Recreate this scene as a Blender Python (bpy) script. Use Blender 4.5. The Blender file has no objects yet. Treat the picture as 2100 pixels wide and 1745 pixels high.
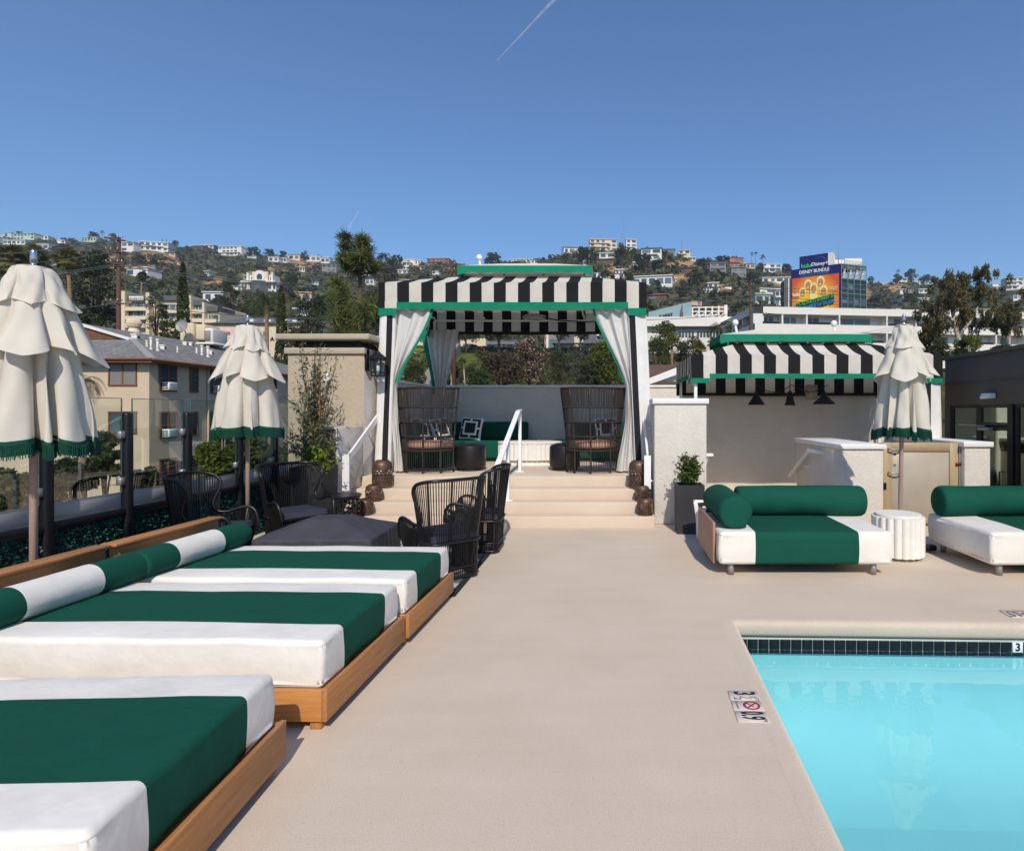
import bpy, bmesh, math, random
import numpy as np
from mathutils import Vector, Matrix
R = math.radians
rnd = random.Random(7)
SC = bpy.context.scene
COL = SC.collection

# ------------------------------------------------------------------ camera
EYE, FPX, CX, CY, WPX = 1.65, 1190.0, 1250.0, 845.0, 2100.0
cd = bpy.data.cameras.new('camera'); cam = bpy.data.objects.new('camera', cd); COL.objects.link(cam)
cam.location = (0, 0, EYE); cam.rotation_euler = (R(90), 0, 0)
cd.sensor_width = 36; cd.lens = FPX / WPX * 36
cd.shift_x = -(CX - WPX / 2) / WPX; cd.shift_y = -(872.5 - CY) / WPX
cd.clip_start = 0.1; cd.clip_end = 20000
SC.camera = cam

# ------------------------------------------------------------------ sky and sun
SUN_EL, SUN_AZ = 41.5, 10.0        # azimuth: degrees to the right of straight behind the camera
w = bpy.data.worlds.new('World'); SC.world = w; w.use_nodes = True
nt = w.node_tree; nt.nodes.clear()
sky = nt.nodes.new('ShaderNodeTexSky'); sky.sky_type = 'NISHITA'; sky.sun_disc = False
sky.sun_elevation = R(SUN_EL); sky.sun_rotation = R(180 - SUN_AZ)
sky.altitude = 0; sky.air_density = 1.2; sky.dust_density = 0.2; sky.ozone_density = 10.0
bg = nt.nodes.new('ShaderNodeBackground'); bg.inputs[1].default_value = 0.136
wo = nt.nodes.new('ShaderNodeOutputWorld')
nt.links.new(sky.outputs[0], bg.inputs[0]); nt.links.new(bg.outputs[0], wo.inputs[0])
sd = bpy.data.lights.new('sun', 'SUN'); sd.energy = 4.0; sd.angle = R(0.5); sd.color = (1.0, 0.905, 0.77)
sun = bpy.data.objects.new('sun', sd); COL.objects.link(sun)
sv = Vector((math.sin(R(SUN_AZ)) * math.cos(R(SUN_EL)), -math.cos(R(SUN_AZ)) * math.cos(R(SUN_EL)), math.sin(R(SUN_EL))))
sun.rotation_euler = (-sv).to_track_quat('-Z', 'Y').to_euler(); sun.location = sv * 60
SC.view_settings.view_transform = 'Standard'; SC.view_settings.look = 'None'
SC.view_settings.exposure = 0.0; SC.view_settings.gamma = 1.0
try: SC.view_settings.use_curve_mapping = False
except Exception: pass
SC.render.engine = 'CYCLES'
SC.cycles.use_denoising = True
SC.cycles.max_bounces = 8; SC.cycles.transparent_max_bounces = 16
SC.cycles.caustics_reflective = False; SC.cycles.caustics_refractive = False

# ------------------------------------------------------------------ helpers
def at(px, py, Y):
    return Vector(((px - CX) * Y / FPX, Y, EYE - (py - CY) * Y / FPX))
def ax(px, Y): return (px - CX) * Y / FPX
def az(py, Y): return EYE - (py - CY) * Y / FPX

def tag(o, label=None, cat=None, group=None, kind=None):
    if label: o['label'] = label
    if cat: o['category'] = cat
    if group: o['group'] = group
    if kind: o['kind'] = kind
    return o
def empty(name, loc=(0, 0, 0), rz=0, label=None, cat=None, group=None, kind=None):
    o = bpy.data.objects.new(name, None); COL.objects.link(o)
    o.location = loc; o.rotation_euler = (0, 0, rz); o.empty_display_size = .1
    return tag(o, label, cat, group, kind)
def link(name, me, mat=None, parent=None, loc=None, rot=None, scale=None):
    o = bpy.data.objects.new(name, me); COL.objects.link(o)
    if mat is not None and len(me.materials) == 0:
        for m in (mat if isinstance(mat, (list, tuple)) else [mat]): me.materials.append(m)
    if parent is not None: o.parent = parent
    if loc is not None: o.location = loc
    if rot is not None: o.rotation_euler = rot
    if scale is not None: o.scale = scale
    return o
def copy_tree(o, parent=None):
    c = o.copy(); COL.objects.link(c); c.parent = parent
    for ch in list(o.children): copy_tree(ch, c)
    return c

class MB:
    """collects shapes of ONE part"""
    def __init__(s): s.v = []; s.f = []; s.mi = []; s.m = 0; s.sm = []; s.smooth = False
    def add(s, vs, fs):
        b = len(s.v); s.v += [tuple(p) for p in vs]
        for f in fs: s.f.append(tuple(b + i for i in f)); s.mi.append(s.m); s.sm.append(s.smooth)
        return s
    def box(s, x0, x1, y0, y1, z0, z1, M=None):
        vs = [Vector(p) for p in ((x0, y0, z0), (x1, y0, z0), (x1, y1, z0), (x0, y1, z0), (x0, y0, z1), (x1, y0, z1), (x1, y1, z1), (x0, y1, z1))]
        if M: vs = [M @ p for p in vs]
        return s.add(vs, ((3, 2, 1, 0), (4, 5, 6, 7), (0, 1, 5, 4), (1, 2, 6, 5), (2, 3, 7, 6), (3, 0, 4, 7)))
    def bar(s, a, b, w, h, up=(0, 0, 1)):
        a = Vector(a); b = Vector(b); d = (b - a).normalized(); u = Vector(up)
        if abs(d.dot(u)) > .98: u = Vector((0, 1, 0))
        r = d.cross(u).normalized(); u = r.cross(d).normalized()
        vs = [p + r * sx * w / 2 + u * sz * h / 2 for p in (a, b) for sx, sz in ((-1, -1), (1, -1), (1, 1), (-1, 1))]
        return s.add(vs, ((0, 1, 2, 3), (7, 6, 5, 4), (0, 4, 5, 1), (1, 5, 6, 2), (2, 6, 7, 3), (3, 7, 4, 0)))
    def tube(s, pts, r, n=6, caps=True, closed=False):
        pts = [Vector(p) for p in pts]; m = len(pts); rs = r if isinstance(r, (list, tuple)) else [r] * m
        vs = []; pr = None
        for i, p in enumerate(pts):
            if closed: d = pts[(i + 1) % m] - pts[i - 1]
            else: d = pts[min(i + 1, m - 1)] - pts[max(i - 1, 0)]
            d = d.normalized() if d.length > 1e-9 else Vector((0, 0, 1))
            if pr is None:
                u = Vector((0, 0, 1)) if abs(d.z) < .9 else Vector((1, 0, 0)); pr = d.cross(u).normalized()
            else:
                pr = (pr - d * pr.dot(d))
                pr = pr.normalized() if pr.length > 1e-6 else d.orthogonal().normalized()
            q = d.cross(pr)
            for k in range(n):
                a = 2 * math.pi * k / n; vs.append(p + (pr * math.cos(a) + q * math.sin(a)) * rs[i])
        fs = []
        for i in range(m if closed else m - 1):
            i2 = (i + 1) % m
            for k in range(n): fs.append((i * n + k, i * n + (k + 1) % n, i2 * n + (k + 1) % n, i2 * n + k))
        if caps and not closed: fs.append(tuple(range(n))[::-1]); fs.append(tuple((m - 1) * n + k for k in range(n)))
        t = s.smooth; s.smooth = n > 4; s.add(vs, fs); s.smooth = t
        if caps and not closed: s.sm[-1] = s.sm[-2] = False
        return s
    def lathe(s, prof, n=24, c=(0, 0, 0), caps=True, fn=None):
        c = Vector(c); vs = []
        for r, z in prof:
            for k in range(n):
                a = 2 * math.pi * k / n; rr = r * (fn(a, z) if fn else 1)
                vs.append(c + Vector((rr * math.cos(a), rr * math.sin(a), z)))
        fs = []
        for i in range(len(prof) - 1):
            for k in range(n): fs.append((i * n + k, i * n + (k + 1) % n, (i + 1) * n + (k + 1) % n, (i + 1) * n + k))
        if caps:
            if prof[0][0] > 1e-4: fs.append(tuple(range(n))[::-1])
            if prof[-1][0] > 1e-4: fs.append(tuple((len(prof) - 1) * n + k for k in range(n)))
        return s.add(vs, fs)
    def grid(s, fn, nu, nv, closed=False):
        vs = [fn(i / (nu if closed else nu - 1), j / (nv - 1)) for j in range(nv) for i in range(nu)]
        fs = []
        for j in range(nv - 1):
            for i in range(nu if closed else nu - 1):
                i2 = (i + 1) % nu; fs.append((j * nu + i, j * nu + i2, (j + 1) * nu + i2, (j + 1) * nu + i))
        return s.add(vs, fs)
    def prism(s, poly, y0, y1):          # polygon in x,z extruded along y
        n = len(poly); vs = [(x, y0, z) for x, z in poly] + [(x, y1, z) for x, z in poly]
        fs = [tuple(range(n)), tuple(range(2 * n - 1, n - 1, -1))] + [(i, n + i, n + (i + 1) % n, (i + 1) % n) for i in range(n)]
        return s.add(vs, fs)
    def flat(s, poly, z0, z1):           # polygon in x,y extruded along z
        n = len(poly); vs = [(x, y, z0) for x, y in poly] + [(x, y, z1) for x, y in poly]
        fs = [tuple(range(n))[::-1], tuple(range(n, 2 * n))] + [(i, (i + 1) % n, n + (i + 1) % n, n + i) for i in range(n)]
        return s.add(vs, fs)
    def rbox(s, x0, x1, y0, y1, z0, z1, r=.03, seg=3, sub=0, jit=0.0, fn=None):
        bm = bmesh.new(); bmesh.ops.create_cube(bm, size=1)
        bmesh.ops.scale(bm, vec=(x1 - x0, y1 - y0, z1 - z0), verts=bm.verts)
        bmesh.ops.translate(bm, vec=((x0 + x1) / 2, (y0 + y1) / 2, (z0 + z1) / 2), verts=bm.verts)
        if sub: bmesh.ops.subdivide_edges(bm, edges=bm.edges[:], cuts=sub, use_grid_fill=True)
        es = [e for e in bm.edges if len(e.link_faces) == 2 and e.calc_face_angle(0) > .5]
        bmesh.ops.bevel(bm, geom=es, offset=r, segments=seg, profile=.5, affect='EDGES', clamp_overlap=True)
        bm.verts.ensure_lookup_table(); bm.verts.index_update()
        vs = [v.co.copy() for v in bm.verts]
        if fn: vs = [fn(p) for p in vs]
        fs = [[v.index for v in f.verts] for f in bm.faces]; bm.free()
        t = s.smooth; s.smooth = True; s.add(vs, fs); s.smooth = t
        return s
    def mesh(s, name, mats=None):
        me = bpy.data.meshes.new(name); me.from_pydata(s.v, [], s.f)
        if mats is not None:
            for m in (mats if isinstance(mats, (list, tuple)) else [mats]): me.materials.append(m)
        me.polygons.foreach_set('material_index', s.mi); me.polygons.foreach_set('use_smooth', s.sm)
        me.update(); return me
    def build(s, name, mats, parent=None, loc=None, rot=None, smooth=None):
        if smooth is not None: s.sm = [smooth] * len(s.f)
        return link(name, s.mesh(name, mats), None, parent, loc, rot)

def np_mesh(name, V, F, smooth=False):
    """fast mesh from numpy arrays (F all of one size)"""
    me = bpy.data.meshes.new(name); n = F.shape[1]
    me.vertices.add(len(V)); me.vertices.foreach_set('co', V.astype(np.float32).ravel())
    me.loops.add(F.size); me.loops.foreach_set('vertex_index', F.astype(np.int32).ravel())
    me.polygons.add(len(F)); me.polygons.foreach_set('loop_start', np.arange(0, F.size, n, dtype=np.int32))
    try: me.polygons.foreach_set('loop_total', np.full(len(F), n, dtype=np.int32))
    except Exception: pass
    if smooth: me.polygons.foreach_set('use_smooth', np.ones(len(F), dtype=bool))
    me.update(calc_edges=True); me.validate(); return me

# ------------------------------------------------------------------ materials
def newmat(name):
    m = bpy.data.materials.new(name); m.use_nodes = True; t = m.node_tree
    b = t.nodes['Principled BSDF']; return m, t, b
def N(t, typ, **kw):
    n = t.nodes.new(typ)
    for k, v in kw.items(): setattr(n, k, v)
    return n
def lin(r, g, b):
    f = lambda c: (c / 255 / 12.92) if c / 255 <= .04045 else ((c / 255 + .055) / 1.055) ** 2.4
    return (f(r), f(g), f(b))
def noise(t, scale, detail=4, rough=.55, vec=None):
    n = N(t, 'ShaderNodeTexNoise'); n.inputs['Scale'].default_value = scale; n.inputs['Detail'].default_value = detail
    n.inputs['Roughness'].default_value = rough
    if vec is not None: t.links.new(vec, n.inputs['Vector'])
    return n
def objco(t, out='Object'):
    return N(t, 'ShaderNodeTexCoord').outputs[out]
def ramp(t, fac, stops):
    r = N(t, 'ShaderNodeValToRGB'); e = r.color_ramp.elements
    while len(e) < len(stops): e.new(.5)
    for i, (p, c) in enumerate(stops): e[i].position = p; e[i].color = (*c, 1) if len(c) == 3 else c
    t.links.new(fac, r.inputs[0]); return r.outputs[0]
def mixc(t, fac, a, b, mode='MIX'):
    m = N(t, 'ShaderNodeMix', data_type='RGBA', blend_type=mode)
    for v, i in ((fac, 0), (a, 6), (b, 7)):
        if hasattr(v, 'links'): t.links.new(v, m.inputs[i])
        else: m.inputs[i].default_value = v if i == 0 else (*v, 1)
    return m.outputs[2]
def mth(t, op, a, b=None, c=None):
    m = N(t, 'ShaderNodeMath', operation=op)
    for i, v in enumerate((a, b, c)):
        if v is None: continue
        if hasattr(v, 'links'): t.links.new(v, m.inputs[i])
        else: m.inputs[i].default_value = v
    return m.outputs[0]
def bump(t, b, h, strength, dist=.01):
    n = N(t, 'ShaderNodeBump'); n.inputs['Strength'].default_value = strength; n.inputs['Distance'].default_value = dist
    t.links.new(h, n.inputs['Height']); t.links.new(n.outputs[0], b.inputs['Normal'])
def pm(name, col, rough=.7, metal=0, var=.12, scale=6, bs=0, bscale=60, bdist=.005, spec=.35, stretch=None, detail=5, var2=0, scale2=.6, hue=None):
    """plain surface: colour with two scales of mottling plus fine relief"""
    m, t, b = newmat(name); co = objco(t)
    if stretch:
        mp = N(t, 'ShaderNodeMapping'); mp.inputs['Scale'].default_value = stretch; t.links.new(co, mp.inputs[0]); co = mp.outputs[0]
    c2 = hue if hue else tuple(x * (1 - var) for x in col); c1 = tuple(min(1, x * (1 + var * .6)) for x in col)
    out = ramp(t, noise(t, scale, detail, vec=co).outputs[0], [(.3, c2), (.7, c1)])
    if var2:
        g = ramp(t, noise(t, scale2, 3, vec=co).outputs[0], [(.35, (1 - var2,) * 3), (.65, (1, 1, 1))])
        out = mixc(t, 1.0, out, g, 'MULTIPLY')
    t.links.new(out, b.inputs['Base Color'])
    b.inputs['Roughness'].default_value = rough; b.inputs['Metallic'].default_value = metal
    b.inputs['Specular IOR Level'].default_value = spec
    if bs: bump(t, b, noise(t, bscale, 4, vec=co).outputs[0], bs, bdist)
    return m
def bands(t, v, edges, cols):
    """hard colour bands along a value (woven or printed stripes)"""
    out = cols[0]
    for e, c in zip(edges, cols[1:]):
        out = mixc(t, mth(t, 'GREATER_THAN', v, e), out, c)
    return out
def sepxyz(t, out='Object'):
    s = N(t, 'ShaderNodeSeparateXYZ'); t.links.new(objco(t, out), s.inputs[0]); return s.outputs
def weave(t, b, scale=900, s=.15):
    w_ = N(t, 'ShaderNodeTexNoise'); w_.inputs['Scale'].default_value = scale; w_.inputs['Detail'].default_value = 1
    t.links.new(objco(t), w_.inputs['Vector']); bump(t, b, w_.outputs[0], s, .002)

WHITE_F = lin(236, 231, 222); GREEN_F = lin(20, 80, 64); TRIM_G = lin(18, 126, 94); BLACK_F = (.022, .022, .024)
def striped(name, axis, x0, period=.4, first=BLACK_F, second=lin(232, 226, 214)):
    m, t, b = newmat(name); v = sepxyz(t)[axis]
    f = mth(t, 'FRACT', mth(t, 'DIVIDE', mth(t, 'SUBTRACT', v, x0), period))
    c = mixc(t, mth(t, 'GREATER_THAN', f, .5), first, second)
    g = ramp(t, noise(t, 5, 4, vec=objco(t)).outputs[0], [(.3, (.86, .86, .85)), (.7, (1, 1, 1))])
    t.links.new(mixc(t, 1.0, c, g, 'MULTIPLY'), b.inputs['Base Color']); b.inputs['Roughness'].default_value = .85
    b.inputs['Specular IOR Level'].default_value = .15
    weave(t, b, 350, .25); return glow_through(m, .22)
def banded(name, axis, edges, cols, rough=.85, var=.1, spec=.15, wv=500, wrinkle=.0, sat=1):
    m, t, b = newmat(name); v = sepxyz(t)[axis]
    c = bands(t, v, edges, cols)
    g = ramp(t, noise(t, 4, 5, vec=objco(t)).outputs[0], [(.3, (1 - var,) * 3), (.7, (1, 1, 1))])
    t.links.new(mixc(t, 1.0, c, g, 'MULTIPLY'), b.inputs['Base Color']); b.inputs['Roughness'].default_value = rough
    b.inputs['Specular IOR Level'].default_value = spec
    n1 = noise(t, wv, 1, vec=objco(t)).outputs[0]; n2 = noise(t, 5, 3, vec=objco(t)).outputs[0]
    bump(t, b, mth(t, 'ADD', mth(t, 'MULTIPLY', n1, .12), mth(t, 'MULTIPLY', n2, 1 + wrinkle)), .42, .012)
    return m

def glow_through(m, amount):
    """thin cloth lets part of the sun through"""
    t = m.node_tree; b = t.nodes['Principled BSDF']; o = t.nodes['Material Output']; tl = N(t, 'ShaderNodeBsdfTranslucent'); mx = N(t, 'ShaderNodeMixShader'); mx.inputs[0].default_value = amount
    if b.inputs['Base Color'].links: t.links.new(b.inputs['Base Color'].links[0].from_socket, tl.inputs[0])
    t.links.new(b.outputs[0], mx.inputs[1]); t.links.new(tl.outputs[0], mx.inputs[2]); t.links.new(mx.outputs[0], o.inputs[0]); return m
def deck_mat():
    m, t, b = newmat('deck_concrete'); co = objco(t)
    c = ramp(t, noise(t, 1.1, 6, .65, co).outputs[0], [(.25, lin(205, 188, 168)), (.5, lin(212, 195, 175)), (.75, lin(217, 201, 182))])
    st = N(t, 'ShaderNodeMapping'); st.inputs['Scale'].default_value = (.35, 5, 1); t.links.new(co, st.inputs[0])
    g = ramp(t, noise(t, 1.2, 5, .6, st.outputs[0]).outputs[0], [(.3, (.965, .965, .965)), (.6, (1, 1, 1))])
    sp = ramp(t, noise(t, 140, 2, .5, co).outputs[0], [(.28, (.86, .85, .83)), (.5, (1, 1, 1))])
    fleck = ramp(t, noise(t, 32, 3, .6, co).outputs[0], [(.26, (.9, .89, .88)), (.36, (1, 1, 1))])
    c = mixc(t, 1, mixc(t, 1, mixc(t, 1, c, g, 'MULTIPLY'), sp, 'MULTIPLY'), fleck, 'MULTIPLY')
    t.links.new(c, b.inputs['Base Color']); b.inputs['Roughness'].default_value = .8; b.inputs['Specular IOR Level'].default_value = .25
    bump(t, b, noise(t, 120, 3, .6, co).outputs[0], .35, .004); return m
def stucco(name, col, s=.55, scale=26, var=.08, var2=.06):
    m, t, b = newmat(name); co = objco(t)
    c = ramp(t, noise(t, 3, 6, .6, co).outputs[0], [(.3, tuple(x * (1 - var) for x in col)), (.7, col)])
    g = ramp(t, noise(t, .7, 4, .6, co).outputs[0], [(.35, (1 - var2,) * 3), (.65, (1, 1, 1))])
    t.links.new(mixc(t, 1, c, g, 'MULTIPLY'), b.inputs['Base Color']); b.inputs['Roughness'].default_value = .9
    b.inputs['Specular IOR Level'].default_value = .2
    v = N(t, 'ShaderNodeTexNoise'); v.inputs['Scale'].default_value = scale; v.inputs['Detail'].default_value = 6; v.inputs['Roughness'].default_value = .6
    v.inputs['Distortion'].default_value = 1.2; t.links.new(co, v.inputs['Vector'])
    h = ramp(t, v.outputs[0], [(.42, (0, 0, 0)), (.56, (1, 1, 1))])
    bump(t, b, h, s, .012); return m
def wood(name, c1, c2, axis=1, rough=.5):
    m, t, b = newmat(name); mp = N(t, 'ShaderNodeMapping'); sc = [14, 14, 14]; sc[axis] = .8
    mp.inputs['Scale'].default_value = sc; t.links.new(objco(t), mp.inputs[0])
    c = ramp(t, noise(t, 3, 7, .65, mp.outputs[0]).outputs[0], [(.25, c1), (.5, tuple((a + b_) / 2 for a, b_ in zip(c1, c2))), (.75, c2)])
    t.links.new(c, b.inputs['Base Color']); b.inputs['Roughness'].default_value = rough; b.inputs['Specular IOR Level'].default_value = .35
    bump(t, b, noise(t, 8, 5, .6, mp.outputs[0]).outputs[0], .2, .003); return m
def see_through(name, tint, rough=.0, ior=1.45, wave=None, gain=1.0, mirror=(1, 1, 1)):
    """clear sheet: Fresnel mirror over a clear, slightly tinted body that lets the sun pass"""
    m, t, b = newmat(name); t.nodes.remove(b); out = t.nodes['Material Output']
    tr = N(t, 'ShaderNodeBsdfTransparent'); tr.inputs[0].default_value = (*tint, 1)
    gl = N(t, 'ShaderNodeBsdfGlossy'); gl.inputs['Roughness'].default_value = rough; gl.inputs[0].default_value = (*mirror, 1)
    fr = N(t, 'ShaderNodeFresnel'); fr.inputs[0].default_value = ior
    mx = N(t, 'ShaderNodeMixShader')
    front = mth(t, 'SUBTRACT', 1.0, N(t, 'ShaderNodeNewGeometry').outputs['Backfacing'])   # no mirror on the inner side of the sheet
    t.links.new(mth(t, 'MULTIPLY', mth(t, 'MULTIPLY', fr.outputs[0], gain), front), mx.inputs[0])
    t.links.new(tr.outputs[0], mx.inputs[1]); t.links.new(gl.outputs[0], mx.inputs[2]); t.links.new(mx.outputs[0], out.inputs[0])
    if wave:
        bn = N(t, 'ShaderNodeBump'); bn.inputs['Strength'].default_value = wave[0]; bn.inputs['Distance'].default_value = wave[1]
        co = objco(t); n1 = noise(t, wave[2], 3, .5, co); n2 = noise(t, wave[2] * .3, 2, .5, co)
        n1.inputs['Distortion'].default_value = .6
        t.links.new(mth(t, 'ADD', n1.outputs[0], n2.outputs[0]), bn.inputs['Height'])
        t.links.new(bn.outputs[0], gl.inputs['Normal']); t.links.new(bn.outputs[0], fr.inputs['Normal'])
    return m
def leafmat(name, dark, light, scale=1.2, rough=.6, trans=.25):
    m, t, b = newmat(name); co = objco(t)
    c = ramp(t, noise(t, scale, 5, .7, co).outputs[0], [(.3, dark), (.7, light)])
    t.links.new(c, b.inputs['Base Color']); b.inputs['Roughness'].default_value = rough; b.inputs['Specular IOR Level'].default_value = .25
    tl = N(t, 'ShaderNodeBsdfTranslucent'); t.links.new(c, tl.inputs[0])
    mx = N(t, 'ShaderNodeMixShader'); mx.inputs[0].default_value = trans
    o = t.nodes['Material Output']; t.links.new(b.outputs[0], mx.inputs[1]); t.links.new(tl.outputs[0], mx.inputs[2]); t.links.new(mx.outputs[0], o.inputs[0])
    return m
def glassmat(name, col=(.02, .03, .035), rough=.08):
    m, t, b = newmat(name)
    c = ramp(t, noise(t, .35, 2, .5, objco(t, 'Object')).outputs[0], [(.4, col), (.6, tuple(min(1, x * 2.2 + .01) for x in col))])
    t.links.new(c, b.inputs['Base Color']); b.inputs['Roughness'].default_value = rough; b.inputs['Specular IOR Level'].default_value = .6
    return m

M = {}
M['deck'] = deck_mat()
M['stucco_white'] = stucco('stucco_white', lin(222, 216, 205), s=.4)
M['stucco_tan'] = stucco('stucco_tan', lin(186, 170, 146), s=.4, scale=16, var=.05)
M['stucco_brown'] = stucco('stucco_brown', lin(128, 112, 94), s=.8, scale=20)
M['stucco_dark'] = stucco('stucco_dark', lin(104, 98, 90), s=.4, scale=40)
M['cap_white'] = pm('cap_white', lin(236, 236, 234), .45, var=.05)
M['cap_tan'] = pm('cap_tan', lin(178, 166, 144), .6, var=.05)
M['rail_white'] = pm('rail_white', lin(236, 236, 236), .35, var=.04)
M['black_metal'] = pm('black_metal', (.016, .017, .02), .42, .3, var=.2)
M['dark_post'] = pm('dark_post', (.022, .024, .03), .38, .5, var=.2)
M['grey_metal'] = pm('grey_metal', lin(150, 147, 144), .5, .1, var=.1)
M['fascia'] = pm('fascia_panel', lin(186, 180, 176), .55, .0, var=.12, scale=3)
M['chrome'] = pm('chrome', (.6, .6, .62), .18, 1, var=.05)
M['steel'] = pm('steel', (.36, .35, .34), .45, .6, var=.1)
M['bronze'] = pm('bronze', (.15, .09, .065), .48, .6, var=.25, scale=9)
M['wicker'] = pm('wicker', (.009, .0085, .009), .38, 0, var=.3, spec=.5)
M['rope'] = pm('rope', (.034, .027, .024), .8, 0, var=.3, scale=30)
M['rope_frame'] = pm('rope_frame', (.05, .045, .042), .5, .3, var=.2)
M['pink'] = pm('pink_fabric', lin(214, 164, 140), .9, var=.08, bs=.2, bscale=400)
M['navy'] = pm('navy_fabric', lin(52, 52, 66), .85, var=.15, bs=.3, bscale=30, bdist=.01)
M['cover'] = pm('cover_fabric', lin(66, 66, 74), .72, var=.16, scale=4, bs=.5, bscale=12, bdist=.02)
M['leather'] = pm('black_leather', (.014, .013, .014), .42, var=.2, bs=.25, bscale=260, bdist=.002)
M['canvas'] = pm('canvas', lin(226, 219, 205), .88, var=.07, scale=4, bs=.18, bscale=500, bdist=.002, spec=.15)
M['drape'] = pm('drape_white', lin(228, 226, 222), .88, var=.08, scale=5, bs=.2, bscale=14, bdist=.008, spec=.15)
M['drape_black'] = pm('drape_black', (.018, .018, .02), .85, var=.25, scale=6, bs=.3, bscale=14, bdist=.008)
for k_ in ('canvas', 'drape'): glow_through(M[k_], .2)
M['trim'] = pm('trim_green', TRIM_G, .8, var=.12, scale=8, bs=.2, bscale=300, bdist=.003, spec=.2)
M['green'] = pm('dark_green_fabric', GREEN_F, .8, var=.1, scale=4, bs=.2, bscale=450, bdist=.003, spec=.12)
M['white_fab'] = pm('white_fabric', WHITE_F, .85, var=.06, scale=4, bs=.2, bscale=450, bdist=.003, spec=.15)
M['fringe'] = pm('fringe_green', lin(16, 74, 56), .8, var=.35, scale=60)
M['teak'] = wood('teak', lin(150, 98, 56), lin(196, 140, 88), 1)
M['teak_x'] = wood('teak_side', lin(166, 106, 54), lin(208, 148, 86), 0)
M['pole_wood'] = wood('umbrella_pole', lin(160, 132, 120), lin(186, 158, 146), 2)
M['plaster'] = pm('white_plaster', lin(234, 230, 222), .7, var=.06, scale=7, bs=.2, bscale=50)
M['gate_frame'] = wood('gate_frame', lin(160, 140, 108), lin(182, 162, 128), 2)
M['gate_panel'] = pm('gate_panel', lin(176, 166, 152), .5, var=.1, scale=3)
M['tile'] = pm('pool_tile', (.008, .012, .015), .2, var=.3, spec=.25)
M['grout'] = pm('grout', lin(190, 200, 195), .8)
M['glass'] = see_through('clear_glass', (.9, .935, .915), ior=1.5, gain=1.7)
M['glass_edge'] = pm('glass_edge', (.06, .12, .1), .2, spec=.6)
M['doorglass'] = see_through('door_glass', (.5, .58, .48), ior=1.5, gain=6.0, mirror=(.82, .95, .74))
M['window'] = glassmat('window_glass')
M['window_blue'] = glassmat('window_glass_blue', (.05, .075, .085), .1)
M['soil'] = pm('soil', (.05, .035, .025), .95, var=.4)
M['bark'] = pm('bark', lin(92, 74, 58), .95, var=.4, scale=3, bs=.8, bscale=8, bdist=.05)
M['bark_pale'] = pm('bark_pale', lin(190, 180, 166), .9, var=.3, scale=1.2)
M['bark_palm'] = pm('bark_palm', lin(128, 106, 84), .95, var=.3, scale=4)
M['pole_brown'] = wood('utility_wood', lin(66, 46, 36), lin(112, 80, 60), 2, .85)
# ------------------------------------------------------------------ rooftop: deck, pool, stairs, walls
def text(name, s, size, mat, parent, loc, rot=(0, 0, 0), ext=.001, align='CENTER', off=0.0, sx=1.0, shear=0.0):
    c = bpy.data.curves.new(name, 'FONT'); c.body = s; c.size = size; c.extrude = ext; c.align_x = align; c.align_y = 'CENTER'
    c.offset = off; c.shear = shear; c.resolution_u = 3; c.materials.append(mat)
    t_ = bpy.data.objects.new(name, c); COL.objects.link(t_); me = bpy.data.meshes.new_from_object(t_); me.name = name
    bpy.data.objects.remove(t_)
    return link(name, me, mat, parent, loc, rot, (sx, 1, 1))
PX0, PX1 = (0.79, -2.6), (1.0, 4.59)            # left pool edge, near and far
PFAR = lambda x: 4.59 - .03 * (x - 1.0)         # far pool edge
PLEFT = lambda y: 1.0 + .0415 * (y - 4.59)
CW = .12
deck = MB()
deck.flat([(-4.95, -3), (PLEFT(-3) - CW, -3), (1.0 - CW, 4.59 + CW), (9, PFAR(9) + CW), (9, 13.3), (-4.95, 13.3)], -.3, 0)
tag(deck.build('deck', M['deck']), kind='structure')
# coping with a rounded nose
M['coping'] = pm('coping', lin(216, 202, 184), .75, var=.12, scale=5, bs=.4, bscale=70, hue=lin(196, 192, 168))
cop = MB(); cop.smooth = True
prof = [(CW, 0.0), (.045, 0.0), (.028, -.003), (.012, -.012), (.003, -.028), (0, -.05), (.002, -.1), (.012, -.132), (.03, -.138), (CW, -.138)]
def nose(d, s):      # d: distance back from the pool edge, s: along the edge path
    pass
path = [(PLEFT(-3), -3, -1, 0), (1.0, 4.59, -1, 1), (9, PFAR(9), 0, 1)]
vs = []
for (x, y, nx, ny) in path:
    for d, z in prof: vs.append((x + nx * d, y + ny * d, z + .0005))
n = len(prof); fs = []
for i in range(2):
    for k in range(n - 1): fs.append((i * n + k, (i + 1) * n + k, (i + 1) * n + k + 1, i * n + k + 1))
cop.add(vs, fs)
# pool basin
M['pool_plaster'] = pm('pool_plaster', (.46, .585, .615), .6, var=.06, scale=1.5)
pool = empty('swimming_pool', (1, 4.59, 0), 0, 'turquoise swimming pool with a dark tiled waterline set in the deck', 'pool')
def pool_part(mb, name, mat):
    mb.v = [(x - 1, y - 4.59, z) for x, y, z in mb.v]; return mb.build(name, mat, pool)
pool_part(cop, 'coping', M['deck'])
bs = MB(); zb = -1.1
a, b_, c, d = (PLEFT(-3), -3), (1.0, 4.59), (9, PFAR(9)), (9, -3)
a = (a[0] - .02, a[1]); b_ = (b_[0] - .02, b_[1] + .02); c = (c[0], c[1] + .02)
cove = [(0, -.13), (0, -.45)] + [(-.75 * (1 - math.cos(R(k * 15))), -.45 - .65 * math.sin(R(k * 15))) for k in range(1, 7)]
bs.smooth = True; nC = len(cove); vs = []
for x_, y_ in ((b_[0], b_[1]), (c[0], c[1])): vs += [(x_, y_ + dy, z) for dy, z in cove]
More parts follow.
